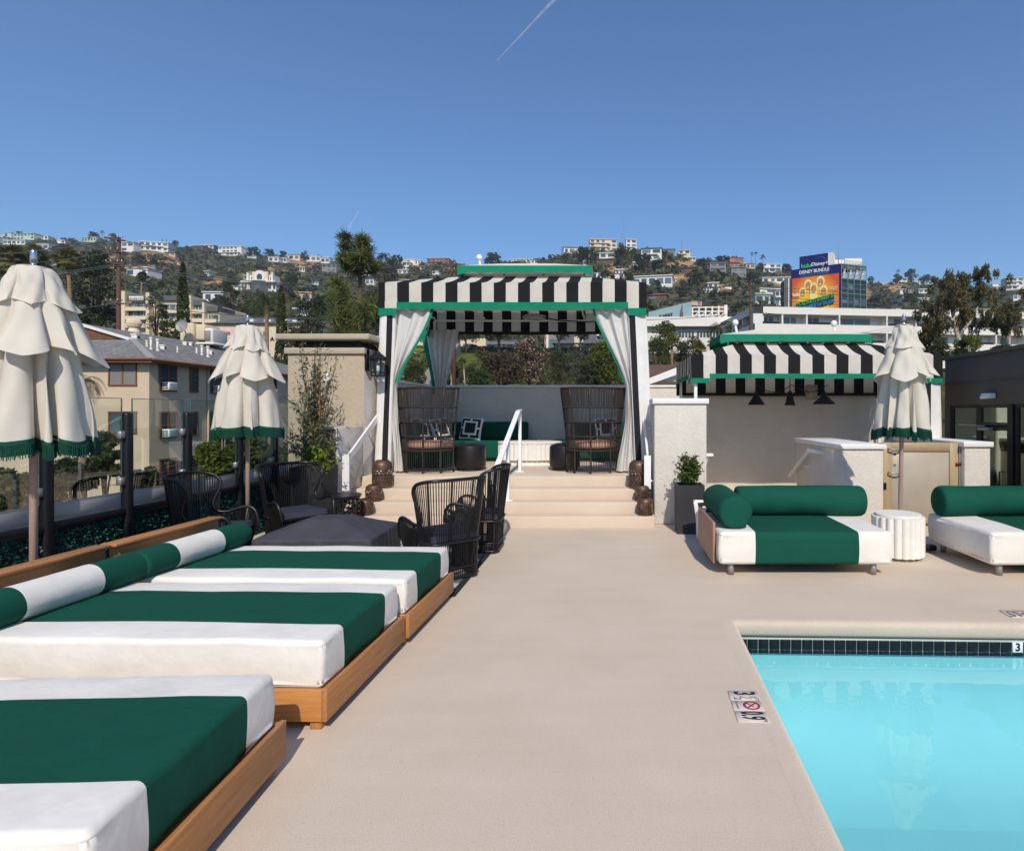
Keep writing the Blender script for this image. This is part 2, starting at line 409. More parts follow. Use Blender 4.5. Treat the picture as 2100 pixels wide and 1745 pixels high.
bs.add(vs, [(k, nC + k, nC + k + 1, k + 1) for k in range(nC - 1)]); bs.smooth = False
yF = cove[-1][0]; bs.add([(b_[0], b_[1] + yF, zb), (c[0], c[1] + yF, zb), (*d, zb), (*a, zb)], [(0, 1, 2, 3)])
bs.add([(*a, zb), (b_[0], b_[1] + yF, zb), (b_[0], b_[1], zb), (b_[0], b_[1], -.13), (*a, -.13)], [(0, 1, 2, 3, 4)])
pool_part(bs, 'basin', M['pool_plaster'])
tm = MB().rbox(-.0405, .0405, -.006, 0, -.0395, .0395, .002, 1).mesh('tile', M['tile'])
gr = MB(); gr.add([(1.0, 4.588, -.128), (9, PFAR(9) - .002, -.128), (9, PFAR(9) - .002, -.252), (1.0, 4.588, -.252)], [(0, 1, 2, 3)])
gr.add([(PLEFT(-3) + .002, -3, -.128), (1.002, 4.588, -.128), (1.002, 4.588, -.252), (PLEFT(-3) + .002, -3, -.252)], [(3, 2, 1, 0)])
pool_part(gr, 'grout', M['grout'])
tm2 = MB().rbox(-.0405, .0405, -.006, 0, -.014, .014, .002, 1).mesh('tile', M['tile'])
for row, zc in ((0, -.181), (1, -.2375)):
    for i in range(92):
        x = 1.045 + i * .0853
        if row == 0 and i == 25: continue
        link('tile', tm2 if row else tm, None, pool, (x - 1, PFAR(x) - 4.59 - .002, zc), (0, 0, -.03))
    for i in range(40):
        y = 4.54 - i * .0853
        link('tile', tm2 if row else tm, None, pool, (PLEFT(y) - 1 + .002, y - 4.59, zc), (0, 0, R(90) - .0415))
M['marker'] = pm('marker_tile', lin(212, 202, 190), .35, var=.06)
M['ink'] = pm('ink', (.012, .011, .022), .4)
M['red_ink'] = pm('red_ink', lin(176, 26, 44), .4)
x = 1.045 + 25 * .0853
mk = MB().rbox(-.0405, .0405, -.008, 0, -.0395, .0395, .002, 1).build('depth_tile', pm('white_tile', lin(232, 236, 234), .15), pool, (x - 1, PFAR(x) - 4.592, -.181))
text('numeral', '3', .085, M['ink'], mk, (0, -.0085, 0), (R(90), 0, 0), .0008, off=.003)
WZ = -.243
wt = MB(); wt.add([(PLEFT(-3), -3, WZ), (1.0, 4.588, WZ), (9, PFAR(9), WZ), (9, -3, WZ)], [(3, 2, 1, 0)])
M['water'] = see_through('pool_water', (.62, .965, .985), .0, 1.33, (.12, .03, 3.0))
pool_part(wt, 'water', M['water'])

def depth_marker(loc, rz, label, flip):
    e = empty('depth_marker', loc, rz, label, 'depth marker')
    for k, xo in enumerate((-.115, 0, .115)):
        MB().rbox(xo - .0565, xo + .0565, -.085, .085, -.004, .004, .002, 1).build('plate', M['marker'], e)
    z = .0045
    text('numeral', '3', .17, M['ink'], e, (-.14, 0, z), ext=.0004, off=.004, sx=.55)
    text('fraction', '1', .06, M['ink'], e, (-.098, .045, z), ext=.0004)
    text('fraction', '2', .06, M['ink'], e, (-.078, -.045, z), ext=.0004)
    MB().bar((-.102, -.03, z), (-.075, .04, z), .004, .0008).build('fraction_bar', M['ink'], e)
    text('unit', 'FT', .035, M['ink'], e, (-.07, .062, z), ext=.0004)
    ring = MB(); ring.smooth = False
    vs = []; K = 40
    for r_ in (.035, .048):
        for i in range(K): a_ = 2 * math.pi * i / K; vs.append((r_ * math.cos(a_), r_ * math.sin(a_) + .02, z + .0006))
    ring.add(vs, [(i, K + i, K + (i + 1) % K, (i + 1) % K) for i in range(K)])
    ring.bar((-.03, .05, z + .0004), (.03, -.01, z + .0004), .009, .0008)
    ring.build('no_diving_ring', M['red_ink'], e)
    dv = MB(); dv.bar((-.022, .0, z), (.018, .03, z), .006, .0006); dv.bar((-.03, -.012, z), (.03, -.012, z), .003, .0006)
    dv.lathe([(.0065, z), (.0065, z + .0004)], 10, (-.024, -.004, 0)); dv.build('diver_symbol', M['ink'], e)
    text('caption', 'NO DIVING', .016, M['ink'], e, (0, -.06, z), ext=.0003)
    text('numeral', '0.9', .17, M['ink'], e, (.108, 0, z), ext=.0004, off=.004, sx=.42)
    text('unit', 'M', .04, M['ink'], e, (.158, .06, z), ext=.0004)
    return e
depth_marker((.775, 3.25, .0045), R(-90) - .0415, 'pool depth marker set in the deck beside the pool, left edge', 0)
depth_marker((3.4, 4.73, .0045), R(180) - .03, 'pool depth marker set in the deck behind the far pool edge', 1)

# stairs
RZ, EDGE = .1575, (8.30, 8.58, 8.89, 9.22)
st = empty('stairs', (-1.65, 8.3, 0), kind='structure')
M['step'] = M['deck']
def stp(i):
    y0 = EDGE[i]; y1 = EDGE[i + 1] + .02 if i < 3 else 13.0
    mb = MB(); mb.rbox(-3.95 + 1.65, .65 + 1.65, y0 - 8.3, y1 - 8.3, (i * RZ - .02 if i else -.02), (i + 1) * RZ, .014, 3)
    return mb.build('step' if i < 3 else 'landing', M['deck'], st)
for i in range(4): stp(i)
ZP = 4 * RZ

# walls
def wall(name, label, boxes, mat, caps=(), capmat=None, parts=()):
    x = sum((b[0] + b[1]) / 2 for b in boxes) / len(boxes); y = boxes[0][2]
    e = empty(name, (x, y, 0), 0, label, 'wall')
    for bx in boxes:
        MB().rbox(bx[0] - x, bx[1] - x, bx[2] - y, bx[3] - y, bx[4], bx[5], .015, 2).build('wall_face', mat, e)
    for bx in caps:
        MB().rbox(bx[0] - x, bx[1] - x, bx[2] - y, bx[3] - y, bx[4], bx[5], .008, 2).build('wall_cap', capmat or M['cap_white'], e)
    return e
wall('back_wall', 'white stucco parapet wall behind the main cabana', [(-4.3, 6.2, 12.95, 13.2, 0, 2.2)], M['stucco_white'], [(-4.33, 6.22, 12.92, 13.23, 2.2, 2.25)], M['cap_white'])
wall('cabana_wall', 'shaded white stucco wall at the back of the right cabana', [(1.5, 5.88, 11.82, 12.02, 0, 2.12)], M['stucco_white'], [(1.48, 5.88, 11.80, 12.04, 2.12, 2.16)], M['cap_white'])
wall('terrace_wall', 'white stucco side wall along the left of the main cabana', [(-4.2, -3.98, 10.62, 12.94, 0, 2.2)], M['stucco_white'], [(-4.23, -3.95, 10.62, 12.9, 2.2, 2.25)])
wall('stair_wall', 'white stucco wall with tan front at the left of the steps', [(-4.36, -3.952, 8.46, 9.31, 0, 1.43)], M['stucco_white'])
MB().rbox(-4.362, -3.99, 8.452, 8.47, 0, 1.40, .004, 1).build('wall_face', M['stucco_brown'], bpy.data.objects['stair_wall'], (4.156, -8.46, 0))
ch = empty('chimney_block', (-4.55, 9.32, 0), 0, 'tan stucco chimney block with overhanging flat cap beside the steps', 'chimney')
c0 = MB(); c0.m = 0; c0.rbox(-.62, .6, 0, 1.28, 0, 2.58, .012, 2)
o = c0.build('body', [M['stucco_tan'], M['stucco_white']], ch)
for p_ in o.data.polygons:
    if p_.normal.x > .7: p_.material_index = 1
MB().rbox(-.66, .63, -.04, 1.3, 2.58, 2.68, .01, 2).build('collar', M['cap_tan'], ch)
MB().box(-.45, .42, .16, 1.1, 2.68, 2.80).build('vent_opening', M['black_metal'], ch)
for sx in (-.5, .48):
    for sy in (.1, 1.15): MB().box(sx - .03, sx + .03, sy - .03, sy + .03, 2.68, 2.80).build('cap_leg', M['black_metal'], ch)
MB().rbox(-.74, .74, -.14, 1.4, 2.80, 2.89, .01, 2).build('cap_slab', M['cap_tan'], ch)
# security camera on the chimney
sc_ = empty('security_camera', (-4.52, 9.31, az(776, 9.31)), 0, 'small white security camera on the tan chimney block', 'camera')
MB().rbox(-.03, .03, -.02, .012, .04, .1, .01, 2).build('mount', M['cap_white'], sc_)
k = MB(); k.smooth = True; k.tube([(-.0, -.02, .05), (.0, -.05, .02)], .018, 8); k.tube([(.03, -.02, -.0), (0, -.13, -.06)], .03, 10); k.build('body', M['cap_white'], sc_)
MB().tube([(0, -.131, -.0605), (0, -.136, -.063)], .02, 10).build('lens', M['black_metal'], sc_)

e = wall('stair_pier', 'white stucco pier with metal cap at the right of the steps', [(.66, 1.43, 8.54, 9.2, 0, 1.77)], M['stucco_white'], [(.63, 1.46, 8.51, 9.24, 1.77, 1.85)])
MB().rbox(-.385, -.2, .66, 4.4, 0, 1.73, .012, 2).build('wall_face', M['stucco_white'], e)
MB().rbox(-.4, -.19, .71, 4.37, 1.73, 1.78, .008, 2).build('wall_cap', M['cap_white'], e)
wall('gate_wall', 'low white stucco wall left of the beige gate', [(3.32, 3.92, 8.3, 10.3, 0, 1.12)], M['stucco_white'], [(3.29, 3.95, 8.27, 10.33, 1.12, 1.19)])
wall('gate_pier', 'low white stucco wall right of the beige gate', [(5.08, 5.45, 8.3, 10.3, 0, 1.15)], M['stucco_white'], [(5.05, 5.48, 8.27, 10.33, 1.15, 1.225)])
# gate
g = empty('gate', (4.5, 8.42, 0), 0, 'beige framed solid gate with pull handles between two white walls', 'gate')
MB().rbox(-.42, .42, -.01, .01, .12, 1.08, .003, 1).build('panel', M['gate_panel'], g)
for x0, x1 in ((-.545, -.42), (.42, .545)): MB().rbox(x0, x1, -.03, .03, .03, 1.21, .004, 1).build('stile', M['gate_frame'], g)
MB().rbox(-.42, .42, -.028, .028, 1.08, 1.208, .004, 1).build('top_rail', M['teak_x'] if 0 else M['gate_frame'], g)
MB().rbox(-.42, .42, -.028, .028, .035, .12, .004, 1).build('bottom_rail', M['gate_frame'], g)
for zz in (1.12, .78):
    hd = MB(); hd.tube([(-.47, -.03, zz), (-.47, -.075, zz - .005), (-.44, -.085, zz - .01), (-.33, -.085, zz - .01), (-.3, -.075, zz - .005), (-.3, -.03, zz)], .011, 8); hd.build('handle', M['steel'], g)
MB().rbox(.555, .57, -.04, .05, 0, 1.2, .003, 1).build('post', M['grey_metal'], g)
MB().rbox(-.575, -.555, -.04, .05, 0, 1.2, .003, 1).build('post', M['grey_metal'], g)
MB().rbox(-.6, -.5, -.045, -.03, .53, .63, .004, 1).build('lock_plate', M['black_metal'], g)
MB().rbox(.5, .58, -.045, -.03, .87, .92, .004, 1).build('latch', pm('red_latch', (.12, .015, .012), .4), g)
pl = MB().rbox(-.4, -.29, -.014, -.0105, .86, 1.12, .001, 1).build('notice', pm('paper', lin(214, 204, 176), .7), g)
MB().box(-.385, -.35, -.016, -.0145, 1.02, 1.06).build('access_symbol', pm('blue_ink', lin(40, 70, 130), .5), pl)
MB().box(-.385, -.35, -.016, -.0145, .87, .89).build('notice_stripe', bpy.data.materials['blue_ink'], pl)

# handrails
def rail_white(name, label, parts):
    x0 = parts[0][1]; e = empty(name, x0, 0, label, 'handrail')
    for nm, a_, b2, w_, h_ in parts:
        a_ = Vector(a_) - Vector(x0); b2 = Vector(b2) - Vector(x0)
        MB().bar(a_, b2, w_, h_).build(nm, M['rail_white'], e)
    return e
XR = -1.53
rail_white('handrail', 'white centre handrail standing on the steps below the main cabana', [
    ('post', (XR, 9.92, ZP), (XR, 9.92, 1.66), .05, .05), ('post', (XR, 8.74, 2 * RZ), (XR, 8.74, 1.24), .05, .05),
    ('post', (XR, 7.78, 0), (XR, 7.78, .83), .05, .05),
    ('rail', (XR, 9.95, 1.685), (XR, 9.7, 1.66), .075, .02), ('rail', (XR, 9.7, 1.66), (XR, 7.86, .9), .075, .02), ('rail', (XR, 7.86, .9), (XR, 7.62, .88), .075, .02),
    ('foot_plate', (XR - .07, 8.74, 2 * RZ + .005), (XR + .07, 8.74, 2 * RZ + .005), .12, .01),
    ('foot_plate', (XR - .07, 7.78, .006), (XR + .07, 7.78, .006), .12, .01), ('foot_plate', (XR - .07, 9.92, ZP + .006), (XR + .07, 9.92, ZP + .006), .12, .01)])
XL = -3.86
rail_white('handrail', 'white handrail fixed to the stucco wall at the left of the steps', [
    ('rail', (XL, 9.75, 1.61), (XL, 8.6, .98), .03, .10), ('rail', (XL, 8.6, .98), (XL, 8.5, .98), .03, .10), ('rail', (XL, 9.72, 1.63), (XL, 10.15, 1.63), .03, .06),
    ('end_post', (XL, 8.5, 1.03), (XL, 8.5, .5), .1, .03), ('bracket', (XL, 8.62, .62), (XL - .1, 8.62, .62), .03, .03), ('bracket', (XL, 9.4, 1.38), (XL - .1, 9.4, 1.38), .03, .03)])
XQ = .57
rail_white('handrail', 'white handrail fixed to the pier at the right of the steps', [
    ('rail', (XQ, 9.6, 1.5), (XQ, 8.72, .98), .03, .10), ('end_post', (XQ, 8.7, 1.0), (XQ, 8.7, .5), .1, .03),
    ('bracket', (XQ, 9.4, 1.38), (XQ + .12, 9.4, 1.38), .025, .025), ('bracket', (XQ, 9.0, 1.12), (XQ + .12, 9.0, 1.12), .025, .025), ('bracket', (XQ, 8.72, .62), (XQ + .12, 8.72, .62), .03, .03)])
rail_white('handrail', 'white sloping handrail on the left side of the low gate wall', [
    ('rail', (3.22, 9.4, 1.02), (3.22, 10.4, .5), .03, .06), ('rail', (3.22, 9.4, 1.02), (3.31, 8.95, 1.02), .03, .05), ('bracket', (3.22, 9.6, .75), (3.32, 9.6, .75), .03, .03)])
rail_white('handrail', 'short white rail end on the right side of the tall pier', [('rail', (1.44, 9.0, .99), (1.6, 9.0, .99), .12, .04), ('bracket', (1.5, 9.0, .97), (1.44, 9.1, .7), .06, .06)])

# glass railing on the left
RX = -4.75
posts = [4.05, 4.89, 5.71, 6.52, 7.44, 8.23, 9.1]; posts = [1.6, 2.42, 3.24] + posts
gr_ = empty('glass_railing', (RX, 5.7, 0), 0, 'dark post railing with clear glass panels along the left roof edge', 'railing')
for i, y in enumerate(posts):
    p_ = MB().rbox(-.045, .045, -.045, .045, 0, 1.65, .03, 3).build('post', M['dark_post'], gr_, (0, y - 5.7, 0))
    for zz in (1.43, .98):
        MB().rbox(-.022, .03, -.105, -.045, zz - .035, zz + .035, .005, 1).build('clamp', M['steel'], p_)
    if i < len(posts) - 1:
        y2 = posts[i + 1]
        MB().rbox(-.006, .006, y + .065 - 5.7, y2 - .065 - 5.7, .87, 1.78, .002, 1)
        gp = MB().box(-.006, .006, y + .065 - 5.7, y2 - .065 - 5.7, .87, 1.78).build('glass_panel', M['glass'], gr_)
        eg = MB(); eg.box(-.0055, .0055, y + .065 - 5.7, y2 - .065 - 5.7, 1.7802, 1.786); eg.box(-.0055, .0055, y + .059 - 5.7, y + .0648 - 5.7, .87, 1.786); eg.box(-.0055, .0055, y2 - .0648 - 5.7, y2 - .059 - 5.7, .87, 1.786); eg.build('glass_edge', M['glass_edge'], gp)
        MB().rbox(-.03, -.01, y + .05 - 5.7, y2 - .05 - 5.7, .72, .87, .003, 1).build('fascia_panel', M['fascia'], gr_)
MB().rbox(-.04, .03, 1.2 - 5.7, 9.2 - 5.7, .64, .715, .004, 1).build('lower_rail', M['dark_post'], gr_)
MB().rbox(-.09, -.05, 1.2 - 5.7, 9.2 - 5.7, 0, .63, .004, 1).build('backing_panel', M['black_metal'], gr_)
# ivy panel (nobody could count the leaves)
def leaf_quads(P, size, rs, flat=None, aspect=.55):
    """one bent leaf (2 tris) at every point"""
    n = len(P); a = rs.normal(size=(n, 3)); a /= np.linalg.norm(a, axis=1)[:, None]
    b = rs.normal(size=(n, 3))
    if flat is not None: a = a * .6 + np.array(flat); a /= np.linalg.norm(a, axis=1)[:, None]
    u = np.cross(a, b); u /= np.linalg.norm(u, axis=1)[:, None]; v = np.cross(a, u)
    s = (size * (.6 + .8 * rs.random(n)))[:, None] if np.isscalar(size) else size[:, None] * (.6 + .8 * rs.random(n))[:, None]
    V = np.empty((n, 4, 3)); V[:, 0] = P - u * s * .5; V[:, 1] = P + v * s * aspect * .5; V[:, 2] = P + u * s * .5; V[:, 3] = P - v * s * aspect * .5
    return V.reshape(-1, 3), np.arange(n * 4).reshape(n, 4)
def leaves(name, P, size, mat, parent=None, loc=None, seed=0, flat=None, aspect=.55):
    V, F = leaf_quads(np.asarray(P, float), size, np.random.RandomState(seed), flat, aspect)
    return link(name, np_mesh(name, V, F), mat, parent, loc)
M['ivy'] = leafmat('ivy', (.007, .042, .034), (.035, .16, .12), 30, .4, .1)
rs = np.random.RandomState(3); n = 30000
P = np.stack([rs.uniform(-.05, .02, n), rs.uniform(1.2 - 5.7, 9.2 - 5.7, n), rs.uniform(.0, .63, n)], 1)
iv = leaves('ivy_hedge', P, .024, M['ivy'], None, (RX, 5.7, 0), 5, (.6, 0, .3)); tag(iv, 'dark green artificial ivy screen below the glass railing', 'hedge', kind='stuff')

# ------------------------------------------------------------------ daybeds
BL, BW = 2.17, 1.08
M['mattress'] = banded('mattress_fabric', 1, [.26, .82], [WHITE_F, GREEN_F, WHITE_F], wrinkle=1.4)
M['bolster'] = banded('bolster_fabric', 1, [.3, .8], [GREEN_F, WHITE_F, GREEN_F], wrinkle=.6)
M['piping'] = pm('piping', lin(214, 208, 200), .9)
def bolster_mesh(L, r, n=36, e=.03):
    mb = MB(); mb.smooth = True
    pr = [(0.001, 0), (r * .55, .004), (r * .8, .0085), (r * .92, .018), (r * .985, e), (r, e * 1.7)] + [(r * 1.008, e * 1.7 + (L - e * 3.4) * k_ / 12) for k_ in range(1, 12)] + [(r, L - e * 1.7), (r * .985, L - e), (r * .92, L - .018), (r * .8, L - .0085), (r * .55, L - .004), (.001, L)]
    vs = []
    for rr, y in pr:
        for k in range(n):
            a_ = 2 * math.pi * k / n; r2 = rr * (1 + .012 * math.sin(3 * a_ + y * 6) + .008 * math.sin(5 * a_ - y * 11) + .01 * math.sin(y * 8)); vs.append((r2 * math.cos(a_), y, r2 * math.sin(a_) * (.955 if math.sin(a_) < 0 else 1)))
    fs = [(i * n + k, (i + 1) * n + k, (i + 1) * n + (k + 1) % n, i * n + (k + 1) % n) for i in range(len(pr) - 1) for k in range(n)]
    mb.add(vs, fs); return mb
def daybed(loc, ang, label):
    e = empty('daybed', loc, -ang, label, 'daybed', 'teak daybeds in a row')
    MB().rbox(-.026, 0, 0, BW, .05, .222, .004, 2).build('front_rail', M['teak'], e)
    for y0, y1 in ((0, .026), (BW - .026, BW)):
        MB().rbox(-BL, -.027, y0, y1, .05, .215, .004, 2).build('side_rail', M['teak_x'], e)
    MB().rbox(-BL, -.03, .028, BW - .028, .17, .198, .004, 1).build('platform', M['teak_x'], e)
    for x in (-.07, -BL + .15):
        for y in (.05, BW - .05): MB().rbox(x - .03, x + .03, y - .03, y + .03, 0, .06, .003, 1).build('leg', M['teak'], e)
    def soft(p):
        q = p.copy(); cx, cy = (p.x + BL / 2 - .03) / (BL / 2), (p.y - BW / 2) / (BW / 2)
        if p.z > .3: q.z += .014 * max(0, 1 - cx * cx) * max(0, 1 - cy * cy) + .0035 * math.sin(p.x * 9 + p.y * 4) * math.sin(p.y * 7 + 1.3) + .002 * math.sin(p.x * 23 + p.y * 17)
        q.y += .003 * math.sin(p.x * 13 + p.z * 20); q.x += .003 * math.sin(p.y * 15 + p.z * 18)
        if abs(cy) > .9: q.y += math.copysign(.008 * math.sin((p.z - .2) / .26 * math.pi), cy)
        if cx > .9: q.x += .008 * math.sin((p.z - .2) / .26 * math.pi)
        return q
    m = MB().rbox(-BL + .06, -.04, .03, BW - .03, .2, .457, .058, 6, 8, 0, soft).build('mattress', M['mattress'], e)
    MB().rbox(-BL + .0, -BL + .03, .0, BW, .2, .684, .004, 2).build('headboard', M['teak'], e)
    MB().rbox(-BL - .06, -BL + .062, -.012, BW + .012, .684, .706, .004, 2).build('headboard_ledge', M['teak'], e)
    bolster_mesh(BW + .1, .108).build('bolster', M['bolster'], e, (-BL + .22, -.05, .55), (0, 0, 0))
    return e
daybed((-1.445, 1.62, 0), R(-3.0), 'nearest teak daybed, cut off by the bottom left corner')
daybed((-1.46, 2.995, 0), R(1.2), 'middle teak daybed with green striped mattress and white bolster')
daybed((-1.42, 4.105, 0), R(1.5), 'farthest teak daybed, in front of the covered fire table')

# ------------------------------------------------------------------ closed umbrellas
def umbrella(loc, seed, label, lean=(0, 0), kr=1.0):
    r_ = random.Random(seed); e = empty('umbrella', loc, 0, label, 'umbrella', 'closed cream umbrellas with green fringe')
    lx, ly = lean; ctr = lambda z: (lx * z, ly * z)
    MB().tube([(*ctr(.05), .05), (*ctr(1.3), 1.3), (*ctr(2.66), 2.66)], .024, 12).build('pole', M['pole_wood'], e)
    MB().tube([(*ctr(.03), .03), (*ctr(.38), .38)], .032, 12).build('sleeve', M['black_metal'], e)
    cx, cy = ctr(2.66)
    fin = MB(); fin.smooth = True
    fin.lathe([(.03, 2.64), (.03, 2.665), (.018, 2.675), (.016, 2.69), (.02, 2.70), (.019, 2.765), (.015, 2.782), (.006, 2.79), (.001, 2.791)], 16, (cx, cy, 0)); fin.build('finial', M['chrome'], e)
    def tier(z0, z1, r0, r1, depth, dip, ph, pw, nl, flare=0, soft=1.0):
        """draped cloth: nl hanging folds of uneven width and depth"""
        wd = [r_.uniform(.6, 1.4) for _ in range(nl)]; s_ = sum(wd); ed = [0]
        for x in wd: ed.append(ed[-1] + x / s_)
        amp = [r_.uniform(.45, 1.15) for _ in range(nl)]; dp = [r_.uniform(.35, 1.2) for _ in range(nl)]; sk = [r_.uniform(-.22, .22) for _ in range(nl)]; rr_ = [r_.uniform(.95, 1.06) for _ in range(nl)]
        def fn(u, t):
            u = u % 1.0; i = 0
            while i < nl - 1 and u >= ed[i + 1]: i += 1
            f = (u - ed[i]) / (ed[i + 1] - ed[i]); f = f + sk[i] * f * (1 - f) * 2
            lobe = math.sin(math.pi * f) ** soft; d_ = depth * (t ** .38) * amp[i]
            big = 1 + (rr_[i] - 1) * lobe * t
            rr = (r0 + (r1 - r0) * (t ** pw) + flare * t ** 5 * lobe) * (1 - d_ * (1 - lobe)) * big
            a_ = 2 * math.pi * u + ph + .16 * t * math.sin(2 * math.pi * f) * (1 if i % 2 else -1)
            rr += .008 * t * math.sin(a_ * 13 + t * 5 + seed) + .006 * math.sin(a_ * 7 - t * 9)
            pt = 1 - abs(2 * f - 1); z = z0 + (z1 - z0) * t - dip * (t ** 2.5) * (pt * dp[i] - .35)
            c_ = ctr(z); return (c_[0] + rr * math.cos(a_), c_[1] + rr * math.sin(a_), z)
        return fn
    ph = r_.uniform(0, 6)
    low = tier(2.28, 1.44, .15 * kr, .36 * kr, .58, .07, ph, .55, 10, 0, .75)
    m = MB(); m.smooth = True; m.grid(low, 220, 30, True); lo = m.build('lower_canopy', M['canvas'], e)
    def fr(u, t):
        x, y, z = low(u, 1.0); c_ = ctr(z); k_ = 1.006
        return (c_[0] + (x - c_[0]) * k_, c_[1] + (y - c_[1]) * k_, z + .03 - t * .10)
    m = MB(); m.smooth = True; m.grid(fr, 220, 3, True); m.build('fringe_band', M['fringe'], e)
    m = MB(); NS = 560
    for k_ in range(NS):
        u = k_ / NS; x, y, z = low(u, 1.0); c_ = ctr(z); ll = .085 + r_.uniform(-.006, .012); jx, jy = r_.uniform(-.004, .004), r_.uniform(-.004, .004)
        x = c_[0] + (x - c_[0]) * 1.012; y = c_[1] + (y - c_[1]) * 1.012
        m.tube([(x, y, z + .005), (x + jx, y + jy, z - ll)], .0034, 3, False)
    tag(m.build('fringe_strands', M['fringe'], e), kind='stuff')
    up = tier(2.50, 2.06, .14 * kr, .365 * kr, .5, .13, ph + .25, .85, 7, .035, .7)
    m = MB(); m.smooth = True; m.grid(up, 220, 22, True); m.build('upper_canopy', M['canvas'], e)
    cap = tier(2.655, 2.385, .10 * kr, .215 * kr, .36, .08, ph + .1, .75, 7, .03, .75)
    m = MB(); m.smooth = True; m.grid(cap, 220, 20, True); m.lathe([(.101, 2.655), (.08, 2.663), (.02, 2.666)], 24, (*ctr(2.66), 0), False); m.build('cap_canopy', M['canvas'], e)
    for k_ in range(2):
        a_ = -1.9 + k_ * .12; x, y = .25 * math.cos(a_), .25 * math.sin(a_)
        if seed == 2: MB().tube([(x, y, 1.75), (x * 1.25, y * 1.25, 1.5), (x * 1.3 + .01, y * 1.3, 1.23 + .03 * k_)], .006, 5).build('tie_cord', M['canvas'], e)
    b = MB(); b.smooth = True; b.lathe([(.24, 0), (.245, .03), (.2, .07), (.06, .09), (.045, .12)], 20); b.build('base', M['black_metal'], e)
    return e
umbrella((-4.03, 4.06, 0), 1, 'closed cream umbrella nearest the camera at the left edge')
umbrella((-4.24, 6.80, 0), 2, 'closed cream umbrella standing between the wicker chairs and glass railing')
umbrella((3.42, 6.85, 0), 3, 'closed cream umbrella behind the fluted side table by the gate', (.0, -.04), .88)
foot = MB(); foot.rbox(.1, .42, -.06, .06, .02, .09, .02, 2); foot.build('base_foot', M['black_metal'], [o for o in COL.objects if o.name.startswith('umbrella')][-1])
